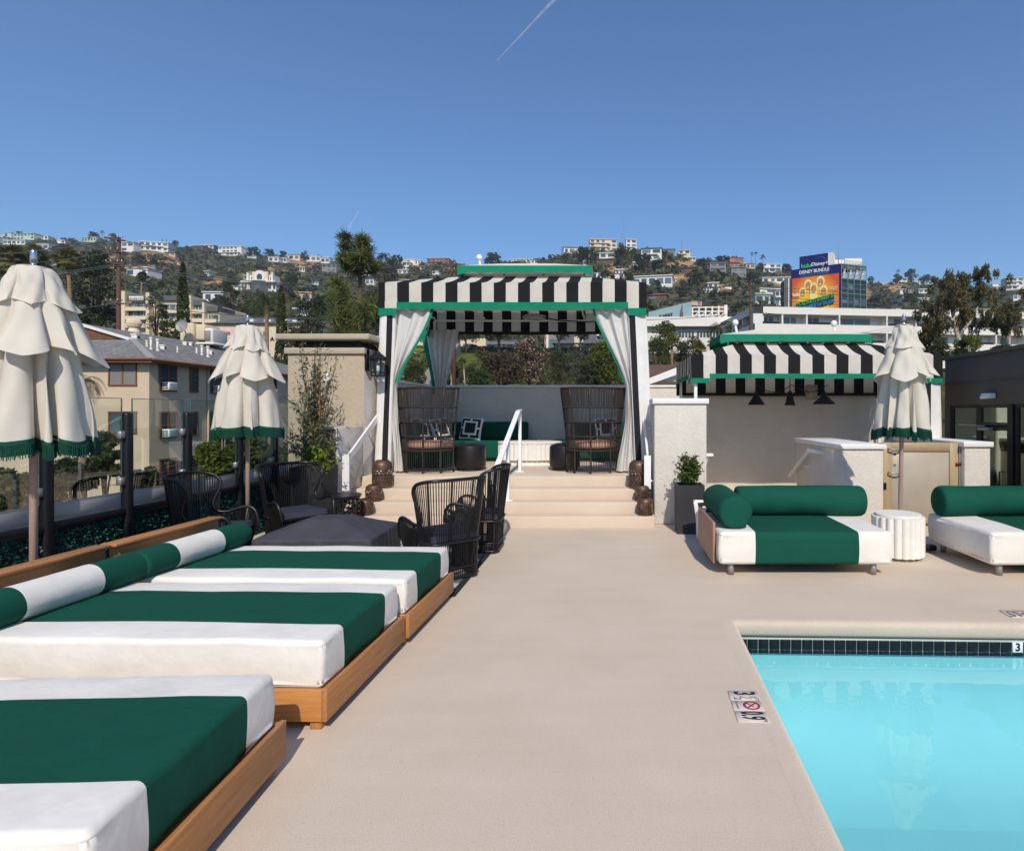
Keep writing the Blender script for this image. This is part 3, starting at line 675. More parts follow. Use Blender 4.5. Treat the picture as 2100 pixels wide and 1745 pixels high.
# ------------------------------------------------------------------ cabanas
def quad(mb, a, b, c, d, nu=2, nv=2, fn=None):
    a, b, c, d = map(Vector, (a, b, c, d))
    def f(u, v):
        p = (a * (1 - u) + b * u) * (1 - v) + (d * (1 - u) + c * u) * v
        return fn(p, u, v) if fn else p
    mb.grid(f, nu, nv)
def cabana_top(e, W, D, zt, zs, zv, ring, cap, mx, my, drop=.1, sag=.012, back=0.0):
    """striped valance, green trim, hipped striped roof and raised cap; x 0..W, y 0..D"""
    ZB = [zt, zs, zv]
    def wav(ax_):
        def f(p, u, v):
            q = Vector(p); q[1 - ax_] += .006 * math.sin(u * 23 + v * 2) * (1 - v * .6); q.z += .006 * math.sin(u * 9) * (1 - v); return q
        return f
    sides = [('front', (0, 0), (W, 0), 0), ('back', (W, D), (0, D), 0), ('side', (0, D), (0, 0), 1), ('side', (W, 0), (W, D), 1)]
    for nm, a, b, ax_ in sides:
        if nm == 'back':
            zq = zt - back; m = MB(); m.smooth = True; quad(m, (*a, zq), (*b, zq), (*b, zv), (*a, zv), 40, 3, wav(0)); m.build('valance', mx, e)
            m = MB(); quad(m, (a[0], a[1] - .01, zq - .03), (b[0], b[1] - .01, zq - .03), (b[0], b[1] - .01, zq + .035), (a[0], a[1] - .01, zq + .035), 40, 2, wav(0)); m.build('hem', M['drape_black'], e); continue
        m = MB(); m.smooth = True; quad(m, (*a, zs - .01), (*b, zs - .01), (*b, zv), (*a, zv), 40, 3, wav(ax_)); m.build('valance', mx if ax_ == 0 else my, e)
        ox, oy = ((0, -.008), (0, .008), (-.008, 0), (.008, 0))[sides.index((nm, a, b, ax_))]
        L = math.hypot(b[0] - a[0], b[1] - a[1]); dx, dy = (b[0] - a[0]) / L, (b[1] - a[1]) / L
        for s0, s1, dz in ((0, .3, drop), (.3, L - .3, 0), (L - .3, L, drop)):
            m = MB(); m.smooth = True
            pa = (a[0] + dx * s0 + ox, a[1] + dy * s0 + oy); pb = (a[0] + dx * s1 + ox, a[1] + dy * s1 + oy)
            quad(m, (*pa, zt - dz), (*pb, zt - dz), (*pb, zs - dz), (*pa, zs - dz), max(4, int((s1 - s0) * 12)), 4, wav(ax_))
            if dz:
                m2 = MB(); quad(m2, (*pa, zs - dz - .01), (*pb, zs - dz - .01), (*pb, zs + .01), (*pa, zs + .01), 4, 2); m2.build('valance_drop', mx if ax_ == 0 else my, e)
                m.v = [(x + ox * .6, y + oy * .6, z) for x, y, z in m.v]
            m.build('trim_band', M['trim'], e)
    rx0, rx1, ry0, ry1, rz = ring
    def sagf(p, u, v): q = Vector(p); q.z -= sag * math.sin(math.pi * u) * math.sin(math.pi * v) * 3; return q
    c0 = [(0, 0, zv), (W, 0, zv), (W, D, zv), (0, D, zv)]; c1 = [(rx0, ry0, rz), (rx1, ry0, rz), (rx1, ry1, rz), (rx0, ry1, rz)]
    for i in range(4):
        j = (i + 1) % 4; m = MB(); m.smooth = True
        quad(m, c0[i], c0[j], c1[j], c1[i], 24, 8, sagf); m.build('roof_slope', mx if i % 2 == 0 else my, e)
    x0, x1, y0, y1, z0, z1, pk = cap
    k0 = [(x0, y0, z1), (x1, y0, z1), (x1, y1, z1), (x0, y1, z1)]; ix, iy = (x1 - x0) * .3, (y1 - y0) * .35
    k1 = [(x0 + ix, y0 + iy, pk), (x1 - ix, y0 + iy, pk), (x1 - ix, y1 - iy, pk), (x0 + ix, y1 - iy, pk)]
    m = MB()
    for i in range(4): j = (i + 1) % 4; quad(m, k0[i], k0[j], k1[j], k1[i], 8, 4, sagf)
    m.add(k1, [(0, 1, 2, 3)]); m.build('cap_roof', M['canvas'], e)
    for i in range(4):
        j = (i + 1) % 4; a, b = Vector(k0[i]), Vector(k0[j]); m = MB(); m.smooth = True
        out = Vector(((0, -1, 0), (1, 0, 0), (0, 1, 0), (-1, 0, 0))[i]) * .02
        def fl(p, u, v):
            q = Vector(p); k_ = 1 - v; q += out * k_; edge = min(u, 1 - u)
            q.z -= (.05 * max(0, 1 - edge * 18) + .006 * math.sin(u * 40)) * k_; return q
        quad(m, (a.x, a.y, z0), (b.x, b.y, z0), (b.x, b.y, z1 + .002), (a.x, a.y, z1 + .002), 30, 3, fl); m.build('cap_trim', M['trim'], e)
    f = MB()
    for t_ in (0, .33, .66, 1):
        for y_ in (ry0, ry1): f.box(rx0 + (rx1 - rx0) * t_ - .015, rx0 + (rx1 - rx0) * t_ + .015, y_ - .015, y_ + .015, rz - .02, z1 - .01)
    f.bar((rx0, ry0, z0 + .02), (rx1, ry0, z0 + .02), .03, .03); f.bar((rx0, ry1, z0 + .02), (rx1, ry1, z0 + .02), .03, .03)
    f.build('cap_frame', M['cap_white'], e)
def frame_tubes(e, W, D, z0, z1, inset=.08):
    for x in (inset, W - inset):
        for y in (inset, D - inset): MB().box(x - .025, x + .025, y - .025, y + .025, z0, z1).build('post', M['cap_white'], e)
    f = MB()
    for y in (inset, D / 2, D - inset): f.bar((inset, y, z1), (W - inset, y, z1), .04, .04)
    for k in range(5): x = inset + (W - 2 * inset) * k / 4; f.bar((x, inset, z1 + .045), (x, D - inset, z1 + .045), .03, .03)
    f.build('roof_frame', M['cap_white'], e)
def cloth(e, name, mat, rows, y0, amp, nf, seed=0, ns=70, smoothrows=28, edge=None):
    """hanging cloth from rows (z, left x, right x); pleats run down it"""
    rows = sorted(rows, key=lambda r_: -r_[0]); zs = [r_[0] for r_ in rows]
    def lr(z):
        for (za, la, ra), (zb_, lb, rb) in zip(rows, rows[1:]):
            if za >= z >= zb_:
                t_ = (za - z) / (za - zb_); t_ = t_ * t_ * (3 - 2 * t_) * .5 + t_ * .5; return la + (lb - la) * t_, ra + (rb - ra) * t_
        return rows[-1][1:]
    def f(u, v):
        z = zs[0] + (zs[-1] - zs[0]) * v; l, r_ = lr(z); ph = seed + .8 * math.sin(v * 3 + seed)
        k = min(1.0, .35 + (r_ - l)); a_ = amp * (.5 + .7 * abs(math.sin(u * 7 + seed)))
        return (l + (r_ - l) * u + .006 * math.sin(v * 9 + u * 20), y0 + a_ * math.sin(2 * math.pi * nf * u + ph + u * u * 2) + .012 * math.sin(v * 7 + u * 5), z)
    m = MB(); m.smooth = True; m.grid(f, ns, smoothrows); o = m.build(name, mat, e)
    if edge:
        side, w_, vmax = edge; m = MB(); m.smooth = True
        def g(u, v):
            v = v * vmax; p = f(1.0 if side > 0 else 0.0, v); return (p[0] + side * (-.004) + side * (w_ * (u - .35)), p[1] - .004 - .01 * u, p[2])
        m.grid(g, 3, smoothrows); m.build(name + '_trim', M['trim'], o)
    return o
CXm, CYm, CWm, CDm = -3.82, 9.6, 4.43, 2.9
M['strx'] = striped('cabana_stripes', 0, -.095); M['stry'] = striped('cabana_stripes_side', 1, -.095)
cab = empty('main_cabana', (CXm, CYm, ZP), 0, 'large black and white striped cabana with draped curtains on the raised terrace', 'cabana')
lz = lambda z: z - ZP
cabana_top(cab, CWm, CDm, lz(3.345), lz(3.465), lz(3.79), (1.15, 3.36, 1.1, 1.9, lz(4.15)), (1.08, 3.51, .85, 2.05, lz(4.155), lz(4.285), lz(4.43)), M['strx'], M['stry'])
frame_tubes(cab, CWm, CDm, 0, lz(3.6))
M['sleeve_l'] = banded('left_sleeve', 0, [.135, .225], [lin(228, 226, 222), BLACK_F, lin(228, 226, 222)], wrinkle=.8)
M['sleeve_r'] = banded('right_sleeve', 0, [4.135, 4.235], [lin(228, 226, 222), BLACK_F, lin(228, 226, 222)], wrinkle=.8)
def sleeve(e, name, mat, x0, x1, z0, z1, sh, y=.025, dpt=.16):
    m = MB(); m.smooth = True; prof = [(x0, dpt), (x0, 0), ((x0 * 2 + x1) / 3, -.012), ((x0 + x1 * 2) / 3, .006), (x1, 0), (x1, dpt)]
    def f(u, v):
        i = min(int(u * 5), 4); t_ = u * 5 - i; a, b = prof[i], prof[i + 1]
        return (a[0] + (b[0] - a[0]) * t_, y + a[1] + (b[1] - a[1]) * t_ + .01 * math.sin(v * 8 + u * 9), z1 + (z0 - z1) * v)
    m.grid(f, 16, 24); o = m.build(name, mat, e)
    o.rotation_euler = (0, sh, 0); o.location = (-sh * z1, 0, 0); return o   # hangs a little out of plumb
sleeve(cab, 'post_sleeve', M['sleeve_l'], .012, .265, .01, lz(3.36), .035)
sleeve(cab, 'post_sleeve', M['sleeve_r'], 4.12, 4.425, .01, lz(3.36), -.045)
X = lambda px, Y=9.65: ax(px, Y) - CXm
cloth(cab, 'curtain', M['drape'], [(lz(3.37), X(808), X(884)), (lz(2.1), X(802), X(812)), (lz(1.6), X(800), X(815)), (.03, X(804), X(826))], .1, .04, 2.3, 1.0, edge=(1, .07, .45))
cloth(cab, 'curtain', M['drape'], [(lz(3.37), X(1218), X(1296)), (lz(2.08), X(1284), X(1300)), (lz(1.6), X(1284), X(1302)), (.03, X(1264), X(1312))], .1, .045, 2.6, 2.2, edge=(-1, .05, .45))
X2 = lambda px: ax(px, 12.35) - CXm
cloth(cab, 'curtain', M['drape'], [(lz(3.4), X2(868), X2(940)), (lz(2.15), X2(893), X2(914)), (lz(1.7), X2(893), X2(914)), (.03, X2(880), X2(920))], CDm - .15, .06, 5, .4, edge=(-1, .12, .5))
cloth(cab, 'curtain', M['drape'], [(lz(3.4), 4.0, 4.36), (lz(2.15), 4.2, 4.36), (.03, 4.12, 4.38)], CDm - .15, .05, 4, 3.4)
fan = MB(); fan.smooth = True; fan.lathe([(.001, 2.72), (.2, 2.72), (.22, 2.75), (.2, 2.78), (.001, 2.78)], 24, (2.45, 1.0, 0)); fan.build('ceiling_heater', M['grey_metal'], cab)
MB().tube([(2.6, .9, 2.74), (2.9, .8, 2.66), (3.4, .7, 2.62), (4.2, .5, 2.62)], .012, 6).build('conduit', M['black_metal'], cab)
def globe(px, py, Y, label):
    p = at(px, py, Y); e = empty('globe_lamp', p, 0, label, 'lamp', 'white globe lamps behind the cabanas')
    m = MB(); m.smooth = True; m.lathe([(.001, .08), (.03, .075), (.052, .05), (.06, .02), (.052, -.01), (.03, -.035), (.02, -.04)], 14); m.build('globe', M['cap_white'], e)
    m = MB(); m.tube([(0, 0, -.03), (.02, 0, -.14), (.05, 0, -.30)], [.02, .025, .04], 8); m.build('stem', M['cap_white'], e)
globe(983, 531, 10.9, 'white globe lamp above the cap of the main cabana')
globe(1508, 664, 10.8, 'white globe lamp above the right cabana cap, left one')
globe(1710, 666, 10.8, 'white globe lamp above the right cabana cap, right one')

RXc, RYc, RW, RD = 1.355, 9.6, 4.155, 2.17
M['strx2'] = striped('right_cabana_stripes', 0, 0.0); M['stry2'] = striped('right_cabana_stripes_side', 1, -.05, .28)
cb2 = empty('right_cabana', (RXc, RYc, 0), 0, 'lower black and white striped cabana on the right with pendant lamps', 'cabana')
cabana_top(cb2, RW, RD, 2.205, 2.285, 2.59, (.9, 3.2, .65, 1.45, 2.86), (.58, 3.22, .52, 1.6, 2.885, 3.005, 3.15), M['strx2'], M['stry2'], .075, back=.2)
frame_tubes(cb2, RW, RD, 0, 2.5)
M['sleeve_2'] = banded('right_cabana_sleeve', 0, [3.88, 3.97], [lin(228, 226, 222), BLACK_F, lin(228, 226, 222)], wrinkle=.8)
sleeve(cb2, 'post_sleeve', M['sleeve_2'], 3.80, 4.14, .01, 2.25, -.01)
for k, (px, sh) in enumerate(((1551, [(.02, .0), (.03, -.06), (.14, -.23), (.15, -.25)]), (1620, [(.02, 0), (.045, -.05), (.08, -.22), (.1, -.26)]), (1690, [(.02, 0), (.04, -.08), (.13, -.17), (.19, -.22), (.19, -.24)]))):
    x = ax(px, 10.4); e = empty('pendant_lamp', (x, 10.4, 2.03), 0, ('narrow bell shaped', 'slim tall', 'wide flared')[k] + ' black pendant lamp hanging in the right cabana', 'lamp', 'black pendant lamps in the right cabana')
    m = MB(); m.smooth = True; m.lathe(sh, 24, (0, 0, 0), False); m.lathe([(r_ - .006, z) for r_, z in sh], 24, (0, 0, 0), False); m.build('shade', M['black_metal'], e)
    MB().tube([(0, 0, 0), (0, 0, .5)], .008, 6).build('cord', M['black_metal'], e)
wire = MB().tube([(ax(1551, 10.4) + (ax(1700, 10.4) - ax(1551, 10.4)) * t_ / 16, 10.45, 2.14 - .13 * abs(math.sin(math.pi * t_ / 8))) for t_ in range(17)], .008, 5)
tag(wire.build('lamp_cable', M['black_metal']), 'black cable looping between the pendant lamps', 'cable')
spk = empty('speaker', at(1664, 808, 11.5), 0, 'small grey box speaker under the right cabana roof', 'speaker')
MB().rbox(-.1, .1, -.08, .08, -.12, .18, .015, 2).build('cabinet', pm('speaker_grey', lin(150, 142, 134), .6), spk); MB().rbox(-.08, .08, -.09, -.082, -.1, .12, .004, 1).build('grille', M['grey_metal'], spk)
# wall switch plates on the back wall
for px, py in ((1613, 897),):
    p = at(px, py, 12.93); MB_ = MB().rbox(-.05, .05, -.012, .0, -.08, .08, .004, 1).build('wall_plate', M['cap_white'], None, p); tag(MB_, 'white switch plate on the shaded wall under the right cabana', 'wall plate')

# ------------------------------------------------------------------ furniture
def perforated(r_of, z0, z1, nz, na, hole):
    m = MB(); m.smooth = False; vs = []
    for j in range(nz + 1):
        z = z0 + (z1 - z0) * j / nz
        for k in range(na): a_ = 2 * math.pi * k / na; vs.append((r_of(z) * math.cos(a_), r_of(z) * math.sin(a_), z))
    fs = [(j * na + k, j * na + (k + 1) % na, (j + 1) * na + (k + 1) % na, (j + 1) * na + k) for j in range(nz) for k in range(na) if not hole(j, k)]
    m.add(vs, fs); return m
def lantern(x, y, z, r, h, label, tilt=0):
    e = empty('lantern', (x, y, z), tilt, label, 'lantern', 'bronze lanterns on the steps')
    rf = lambda zz: r * (1 - .12 * (abs(zz / h - .42) * 2) ** 4)
    nz = 30; na = 64
    def hole(j, k):
        t_ = j / nz
        if .1 < t_ < .34 or .48 < t_ < .78: return (j % 3 != 0) and ((k + (j // 3) * 2) % 4 in (0, 1))
        if .38 < t_ < .44: return k % 3 == 0
        return False
    perforated(rf, 0, h * .84, nz, na, hole).build('body', M['bronze'], e)
    d = MB(); d.smooth = True; d.lathe([(rf(h * .84), h * .84), (r * .9, h * .9), (r * .72, h * .96), (r * .62, h * .985), (r * .6, h), (r * .52, h)], 32, (0, 0, 0), False); d.build('shoulder', M['bronze'], e)
    MB().lathe([(.001, .006), (r * .85, .006), (r * .87, 0)], 32).build('floor', M['black_metal'], e)
    pts = [(r * 1.04 * math.cos(R(a_)), -.02 - .3 * r * abs(math.sin(R(a_))), h * .66 - r * 1.0 * math.sin(R(a_))) for a_ in range(0, 181, 15)]
    MB().tube(pts, .004, 5).build('handle', M['steel'], e); return e
lantern(ax(783, 9.04), 9.06, 3 * RZ, .152, .43, 'tallest bronze lantern left of the steps')
lantern(ax(767, 8.72), 8.72, 2 * RZ, .122, .25, 'middle sized bronze lantern left of the steps')
lantern(ax(749, 8.44), 8.44, RZ, .115, .235, 'smallest bronze lantern left of the steps, beside the drum table', .5)
lantern(ax(1309, 9.04), 9.0, 3 * RZ, .152, .43, 'tallest bronze lantern right of the steps')
lantern(ax(1303, 9.2), 9.12 - .0, 3 * RZ, .09, .26, 'small dark lantern hidden behind the tallest right lantern') if 0 else None
lantern(ax(1317, 8.72), 8.72, 2 * RZ, .115, .24, 'middle bronze lantern right of the steps', .4)
lantern(ax(1323, 8.43), 8.43, RZ, .12, .25, 'lowest bronze lantern right of the steps, beside the white pier', .9)

# coach lamp on the chimney side
cl = empty('coach_lamp', (-3.94, 9.42, az(745, 9.42)), 0, 'black coach lamp with glass panes on the wall left of the main cabana', 'lamp')
MB().rbox(-.012, .02, -.06, .06, -.12, .22, .006, 1).build('back_plate', M['black_metal'], cl)
MB().tube([(0.01, 0, .1), (.02, 0, .22), (.06, 0, .29), (.12, 0, .3), (.17, 0, .26), (.18, 0, .2)], .014, 8).build('arm', M['black_metal'], cl)
hm = MB(); hm.lathe([(.001, .2), (.03, .19), (.05, .16), (.13, .1), (.145, .085), (.145, .07)], 8, (.18, 0, 0)); hm.build('hood', M['black_metal'], cl)
cg = MB()
for k in range(8):
    a_ = 2 * math.pi * k / 8; cg.bar((.18 + .125 * math.cos(a_), .125 * math.sin(a_), .08), (.18 + .105 * math.cos(a_), .105 * math.sin(a_), -.2), .012, .012)
for zz, rr in ((.05, .123), (-.15, .11), (-.2, .107)): cg.tube([(.18 + rr * math.cos(2 * math.pi * k / 16), rr * math.sin(2 * math.pi * k / 16), zz) for k in range(16)], .007, 4, closed=True)
cg.lathe([(.115, -.215), (.115, -.2)], 8, (.18, 0, 0)); cg.build('cage', M['black_metal'], cl)
sg = MB(); sg.lathe([(.112, .07), (.096, -.19)], 8, (.18, 0, 0), False); sg.build('pane', see_through('seeded_glass', (.82, .84, .84), .25, 1.6, (.8, .01, 60)), cl)
cm_ = MB(); cm_.tube([(.18, 0, -.19), (.18, 0, .0)], .03, 10); cm_.build('candle', M['cap_white'], cl)

def rope_chair(loc, rz, label):
    e = empty('rope_armchair', loc, rz, label, 'chair', 'tall rope armchairs in the main cabana')
    PH = 100
    def S(phi, z):
        t_ = max(0, (z - .38) / 1.06); wv = .455 + .115 * t_ ** 1.25; a_ = R(phi)
        return Vector((wv * math.sin(a_), -.40 * math.cos(a_) * (1 + .12 * t_), z))
    rails = [.045, .375, .61, .85, 1.1, 1.42]
    f = MB()
    for phi in (-60, -22, 22, 60):
        f.tube([S(phi, z) for z in np.linspace(0, 1.42, 9)], .014, 7)
    f.build('upright', M['rope_frame'], e)
    for s in (-1, 1):
        pts = [S(s * PH, z) for z in np.linspace(0, 1.32, 9)] + [S(s * (PH - 2), 1.39), S(s * (PH - 7), 1.425), S(s * (PH - 14), 1.432)]
        MB().tube(pts, .016, 8).build('side_tube', M['rope_frame'], e)
    for z in rails:
        r_ = MB(); pts = [S(p, z) for p in range(-PH, PH + 1, 8)]; rad = [.017 * (1 if i % 2 else .92) for i in range(len(pts))]
        r_.tube(pts, rad, 7); r_.build('rail', M['rope'], e)
    st_ = MB()
    for a_, b, dphi in ((0, 1, 5.2), (1, 2, 3.4), (2, 3, 3.4), (3, 4, 2.6), (4, 5, 1.55)):
        p = -PH + 12
        while p <= PH - 12:
            q = p + rnd.uniform(-.3, .3)
            st_.tube([S(q, rails[a_]), S(q, rails[b])], .0055, 4, False); p += dphi
    tag(st_.build('rope_strands', M['rope'], e), kind='stuff')
    c_ = MB(); c_.smooth = True
    c_.lathe([(.001, .395), (.34, .395), (.395, .42), (.41, .46), (.395, .505), (.34, .525), (.001, .535)], 36, (0, .02, 0)); c_.build('cushion', M['pink'], e)
    MB().lathe([(.001, .36), (.41, .36), (.41, .385), (.001, .385)], 28).build('seat_base', M['rope_frame'], e)
    return e
rope_chair((ax(879, 9.95), 9.98, ZP), R(-22), 'tall rope armchair with pink cushion at the left of the cabana')
rope_chair((ax(1217, 9.95), 9.95, ZP), R(20), 'tall rope armchair with pink cushion at the right of the cabana')

def pouf(x, y, label):
    e = empty('pouf', (x, y, ZP), 0, label, 'pouf', 'black leather poufs')
    m = MB(); m.smooth = True; m.lathe([(.25, .055), (.268, .07), (.272, .25), (.268, .39), (.262, .41), (.255, .42), (.24, .445), (.16, .47), (.001, .478)], 40); m.build('body', M['leather'], e)
    MB().tube([(.266 * math.cos(2 * math.pi * k / 40), .266 * math.sin(2 * math.pi * k / 40), .405) for k in range(40)], .005, 5, closed=True).build('seam', M['leather'], e)
    m = MB(); m.lathe([(.235, 0), (.235, .055)], 32); m.build('plinth', M['black_metal'], e)
pouf(ax(964, 10.2), 10.22, 'black leather pouf beside the left rope armchair')
pouf(ax(1158, 10.2), 10.25, 'black leather pouf half hidden behind the right rope armchair')
# fluted coffee table
def flutes(nf, d):
    return lambda a_, z: 1 - d + d * abs(math.sin(nf * a_ / 2)) ** .8
ct = empty('coffee_table', (ax(1086, 11.3), 11.35, ZP), 0, 'white fluted oval coffee table in the middle of the main cabana', 'table')
m = MB(); m.lathe([(.62, .1), (.62, .41)], 240, (0, 0, 0), False, flutes(40, .045)); o = m.build('fluted_body', M['plaster'], ct); o.scale = (1, .62, 1)
m = MB(); m.smooth = False; m.lathe([(.6, .41), (.625, .415), (.625, .445), (.6, .45)], 80); o = m.build('top', M['plaster'], ct); o.scale = (1, .62, 1)
m = MB(); m.lathe([(.54, 0), (.54, .1)], 60); o = m.build('plinth', M['plaster'], ct); o.scale = (1, .62, 1)
# fluted side table by the pool
ft = empty('side_table', (3.29, 6.62, 0), 0, 'white fluted round side table between the two green sofas', 'table')
m = MB(); m.lathe([(.275, .035), (.278, .47)], 200, (0, 0, 0), True, flutes(20, .085)); m.build('fluted_body', M['plaster'], ft)
m = MB(); m.smooth = False; m.lathe([(.235, .47), (.242, .474), (.242, .496), (.236, .5), (.001, .5)], 60); m.build('top', M['plaster'], ft)
m = MB(); m.lathe([(.22, 0), (.22, .035)], 40); m.build('plinth', pm('plinth_stone', lin(150, 142, 130), .8), ft)
# cabana sofas
def sofa_in(name, label, segs, x, y):
    e = empty(name, (x, y, ZP), 0, label, 'sofa')
    for nm, (x0, x1, y0, y1, z0, z1), r_, mt in segs: MB().rbox(x0 - x, x1 - x, y0 - y, y1 - y, z0 - ZP, z1 - ZP, r_, 3, 2).build(nm, M[mt], e)
sofa_in('sofa', 'long dark green sofa at the back left of the main cabana', [('seat', (-3.6, -1.55, 11.95, 12.62, ZP + .06, 1.06), .04, 'green'), ('backrest', (-3.4, -1.78, 12.5, 12.8, 1.05, 1.44), .05, 'green'),
    ('plinth', (-3.55, -1.6, 12.0, 12.7, ZP, ZP + .06), .005, 'black_metal')], -2.6, 12.0)
sofa_in('sofa', 'dark green sofa along the left side wall of the main cabana', [('seat', (-3.75, -2.95, 10.55, 11.9, ZP + .06, 1.06), .04, 'green'), ('backrest', (-3.9, -3.6, 10.6, 11.9, 1.05, 1.44), .05, 'green'), ('plinth', (-3.7, -3.0, 10.6, 11.85, ZP, ZP + .06), .005, 'black_metal')], -3.4, 11.2)
sofa_in('sofa', 'dark green sofa at the back right of the main cabana', [('seat', (-1.2, .35, 11.95, 12.62, ZP + .06, 1.06), .04, 'green'), ('backrest', (-.85, .4, 12.5, 12.8, 1.05, 1.44), .05, 'green'), ('plinth', (-1.15, .3, 12.0, 12.7, ZP, ZP + .06), .005, 'black_metal')], -.4, 12.0)
def pillow_mat():
    m, t, b = newmat('pillow_pattern'); s = sepxyz(t); axx = mth(t, 'ABSOLUTE', s[0]); azz = mth(t, 'ABSOLUTE', s[2])
    d = mth(t, 'MAXIMUM', axx, azz); mn = mth(t, 'MINIMUM', axx, azz); wh = lin(232, 230, 226); bk = (.012, .018, .02)
    inner = bands(t, d, [.112, .15], [bk, wh, bk]); gap = mth(t, 'LESS_THAN', mn, .02); outer = mth(t, 'GREATER_THAN', d, .15)
    c = mixc(t, mth(t, 'MULTIPLY', gap, outer), inner, wh); c = mixc(t, mth(t, 'GREATER_THAN', d, .2), c, wh)
    t.links.new(c, b.inputs['Base Color']); b.inputs['Roughness'].default_value = .9; bump(t, b, noise(t, 9, 3, vec=objco(t)).outputs[0], .4, .015); return m
M['pillow'] = pillow_mat()
def pillow(loc, rot, label, size=.24):
    m = MB(); m.smooth = True
    for s in (-1, 1):
        def f(u, v):
            x, z = 2 * u - 1, 2 * v - 1; pin = 1 - .07 * (1 - abs(x)) * abs(z) ** 3 - 0; pin2 = 1 - .07 * (1 - abs(z)) * abs(x) ** 3
            return (x * size * pin2, s * .075 * max(0, (1 - x ** 4) * (1 - z ** 4)) ** .6, z * size * pin)
        m.grid(f, 16, 16)
    o = m.build('pillow', M['pillow'], None, loc, rot); tag(o, label, 'pillow', 'black and white patterned pillows')
pillow((ax(966, 12.2), 12.22, 1.30), (R(-16), R(4), R(-8)), 'patterned pillow with black square leaning on the back left sofa')
pillow((ax(905, 11.8), 11.75, 1.29), (R(-18), R(-5), R(58)), 'patterned pillow seen through the left rope armchair, right one')
pillow((ax(862, 11.2), 11.2, 1.29), (R(-18), R(4), R(66)), 'patterned pillow seen through the left rope armchair, left one')
pillow((ax(1243, 12.1), 12.15, 1.29), (R(-16), R(-3), R(14)), 'patterned pillow seen through the right rope armchair')
pillow((ax(1461, 7.35), 7.42, .30), (R(-10), R(0), R(20)), 'patterned pillow standing behind the left green sofa by the pool')

# ------------------------------------------------------------------ green poolside sofas
def pool_sofa(loc, label, W, D, left_bolster, bx0, bx1, stripe):
    e = empty('lounge_sofa', loc, 0, label, 'sofa', 'green and white lounge sofas by the pool')
    mt = banded('lounge_fabric_' + str(W), 0, stripe, [WHITE_F, GREEN_F, WHITE_F], wrinkle=.8)
    def soft(p):
        q = p.copy(); q.x += .003 * math.sin(p.y * 15 + p.z * 18); q.y += .003 * math.sin(p.x * 13 + p.z * 20)
        if p.z > .3: q.z += .0035 * math.sin(p.x * 8 + p.y * 5) * math.sin(p.y * 7 + 1) + .015 * max(0, 1 - ((p.x - W / 2) / (W / 2)) ** 2) * max(0, 1 - ((p.y - D / 2) / (D / 2)) ** 2)
        q.y -= .012 * math.sin(max(0, min(1, (p.z - .12) / .32)) * math.pi) if p.y < .1 else 0
        q.x += (-.012 if p.x < .1 else .012 if p.x > W - .1 else 0) * math.sin(max(0, min(1, (p.z - .12) / .32)) * math.pi); return q
    MB().rbox(0, W, 0, D, .115, .445, .06, 6, 8, 0, soft).build('seat', mt, e)
    for x, y in ((.13, .08), (W - .16, .08), (.13, D - .1), (W - .16, D - .1)): MB().tube([(x, y, 0), (x, y, .125)], .032, 14).build('leg', M['steel'], e)
    o = bolster_mesh(bx1 - bx0, .18, 40, .045).build('back_bolster', M['green'], e, (bx1, D - .2, .61), (0, 0, R(90)))
    if left_bolster:
        bolster_mesh(D - .1, .178, 40, .045).build('side_bolster', M['green'], e, (.19, .1, .612))
        MB().rbox(-.045, -.02, .12, D - .05, .1, .52, .004, 2).build('side_panel', wood('leather_panel', lin(150, 112, 92), lin(176, 138, 116), 2), e)
    MB().rbox(.3, W - .2, D - .01, D + .02, .1, .55, .004, 2).build('back_panel', bpy.data.materials['leather_panel'] if 'leather_panel' in bpy.data.materials else M['teak'], e)
    return e
pool_sofa((1.105, 5.83, 0), 'green and white lounge sofa with two bolsters left of the side table', 1.74, 1.16, True, .36, 1.86, [.36, 1.40])
pool_sofa((3.815, 5.80, 0), 'green and white lounge sofa with one bolster cut by the right edge', 1.75, 1.16, False, .0, 1.7, [.40, 1.44])

# ------------------------------------------------------------------ wicker chairs, covered fire table, rug
RIM = [(0, -.36, 1.0), (.16, -.355, 1.0), (.27, -.315, .998), (.335, -.235, .985), (.362, -.14, .955), (.36, -.08, .89), (.342, -.08, .80), (.318, -.115, .70), (.30, -.125, .62), (.296, -.075, .565), (.305, .02, .555), (.32, .12, .585), (.328, .2, .60), (.326, .26, .585), (.318, .30, .54), (.308, .325, .46), (.30, .33, .38)]
def catmull(P, n):
    P = [Vector(p) for p in P]; out = []
    for i in range(len(P) - 1):
        p0, p1, p2, p3 = P[max(i - 1, 0)], P[i], P[i + 1], P[min(i + 2, len(P) - 1)]
        for k in range(n):
            t_ = k / n; out.append(.5 * ((2 * p1) + (p2 - p0) * t_ + (2 * p0 - 5 * p1 + 4 * p2 - p3) * t_ * t_ + (3 * p1 - p0 - 3 * p2 + p3) * t_ ** 3))
    out.append(P[-1]); return out
half = catmull(RIM, 12); rim_pts = [Vector((-p.x, p.y, p.z)) for p in half[::-1]] + half[1:]
def base_pt(p):
    d = Vector((p.x * .8, p.y * .8, 0)); return Vector((max(-.25, min(.25, d.x)), max(-.265, min(.25, d.y)), .03))
wm = {}
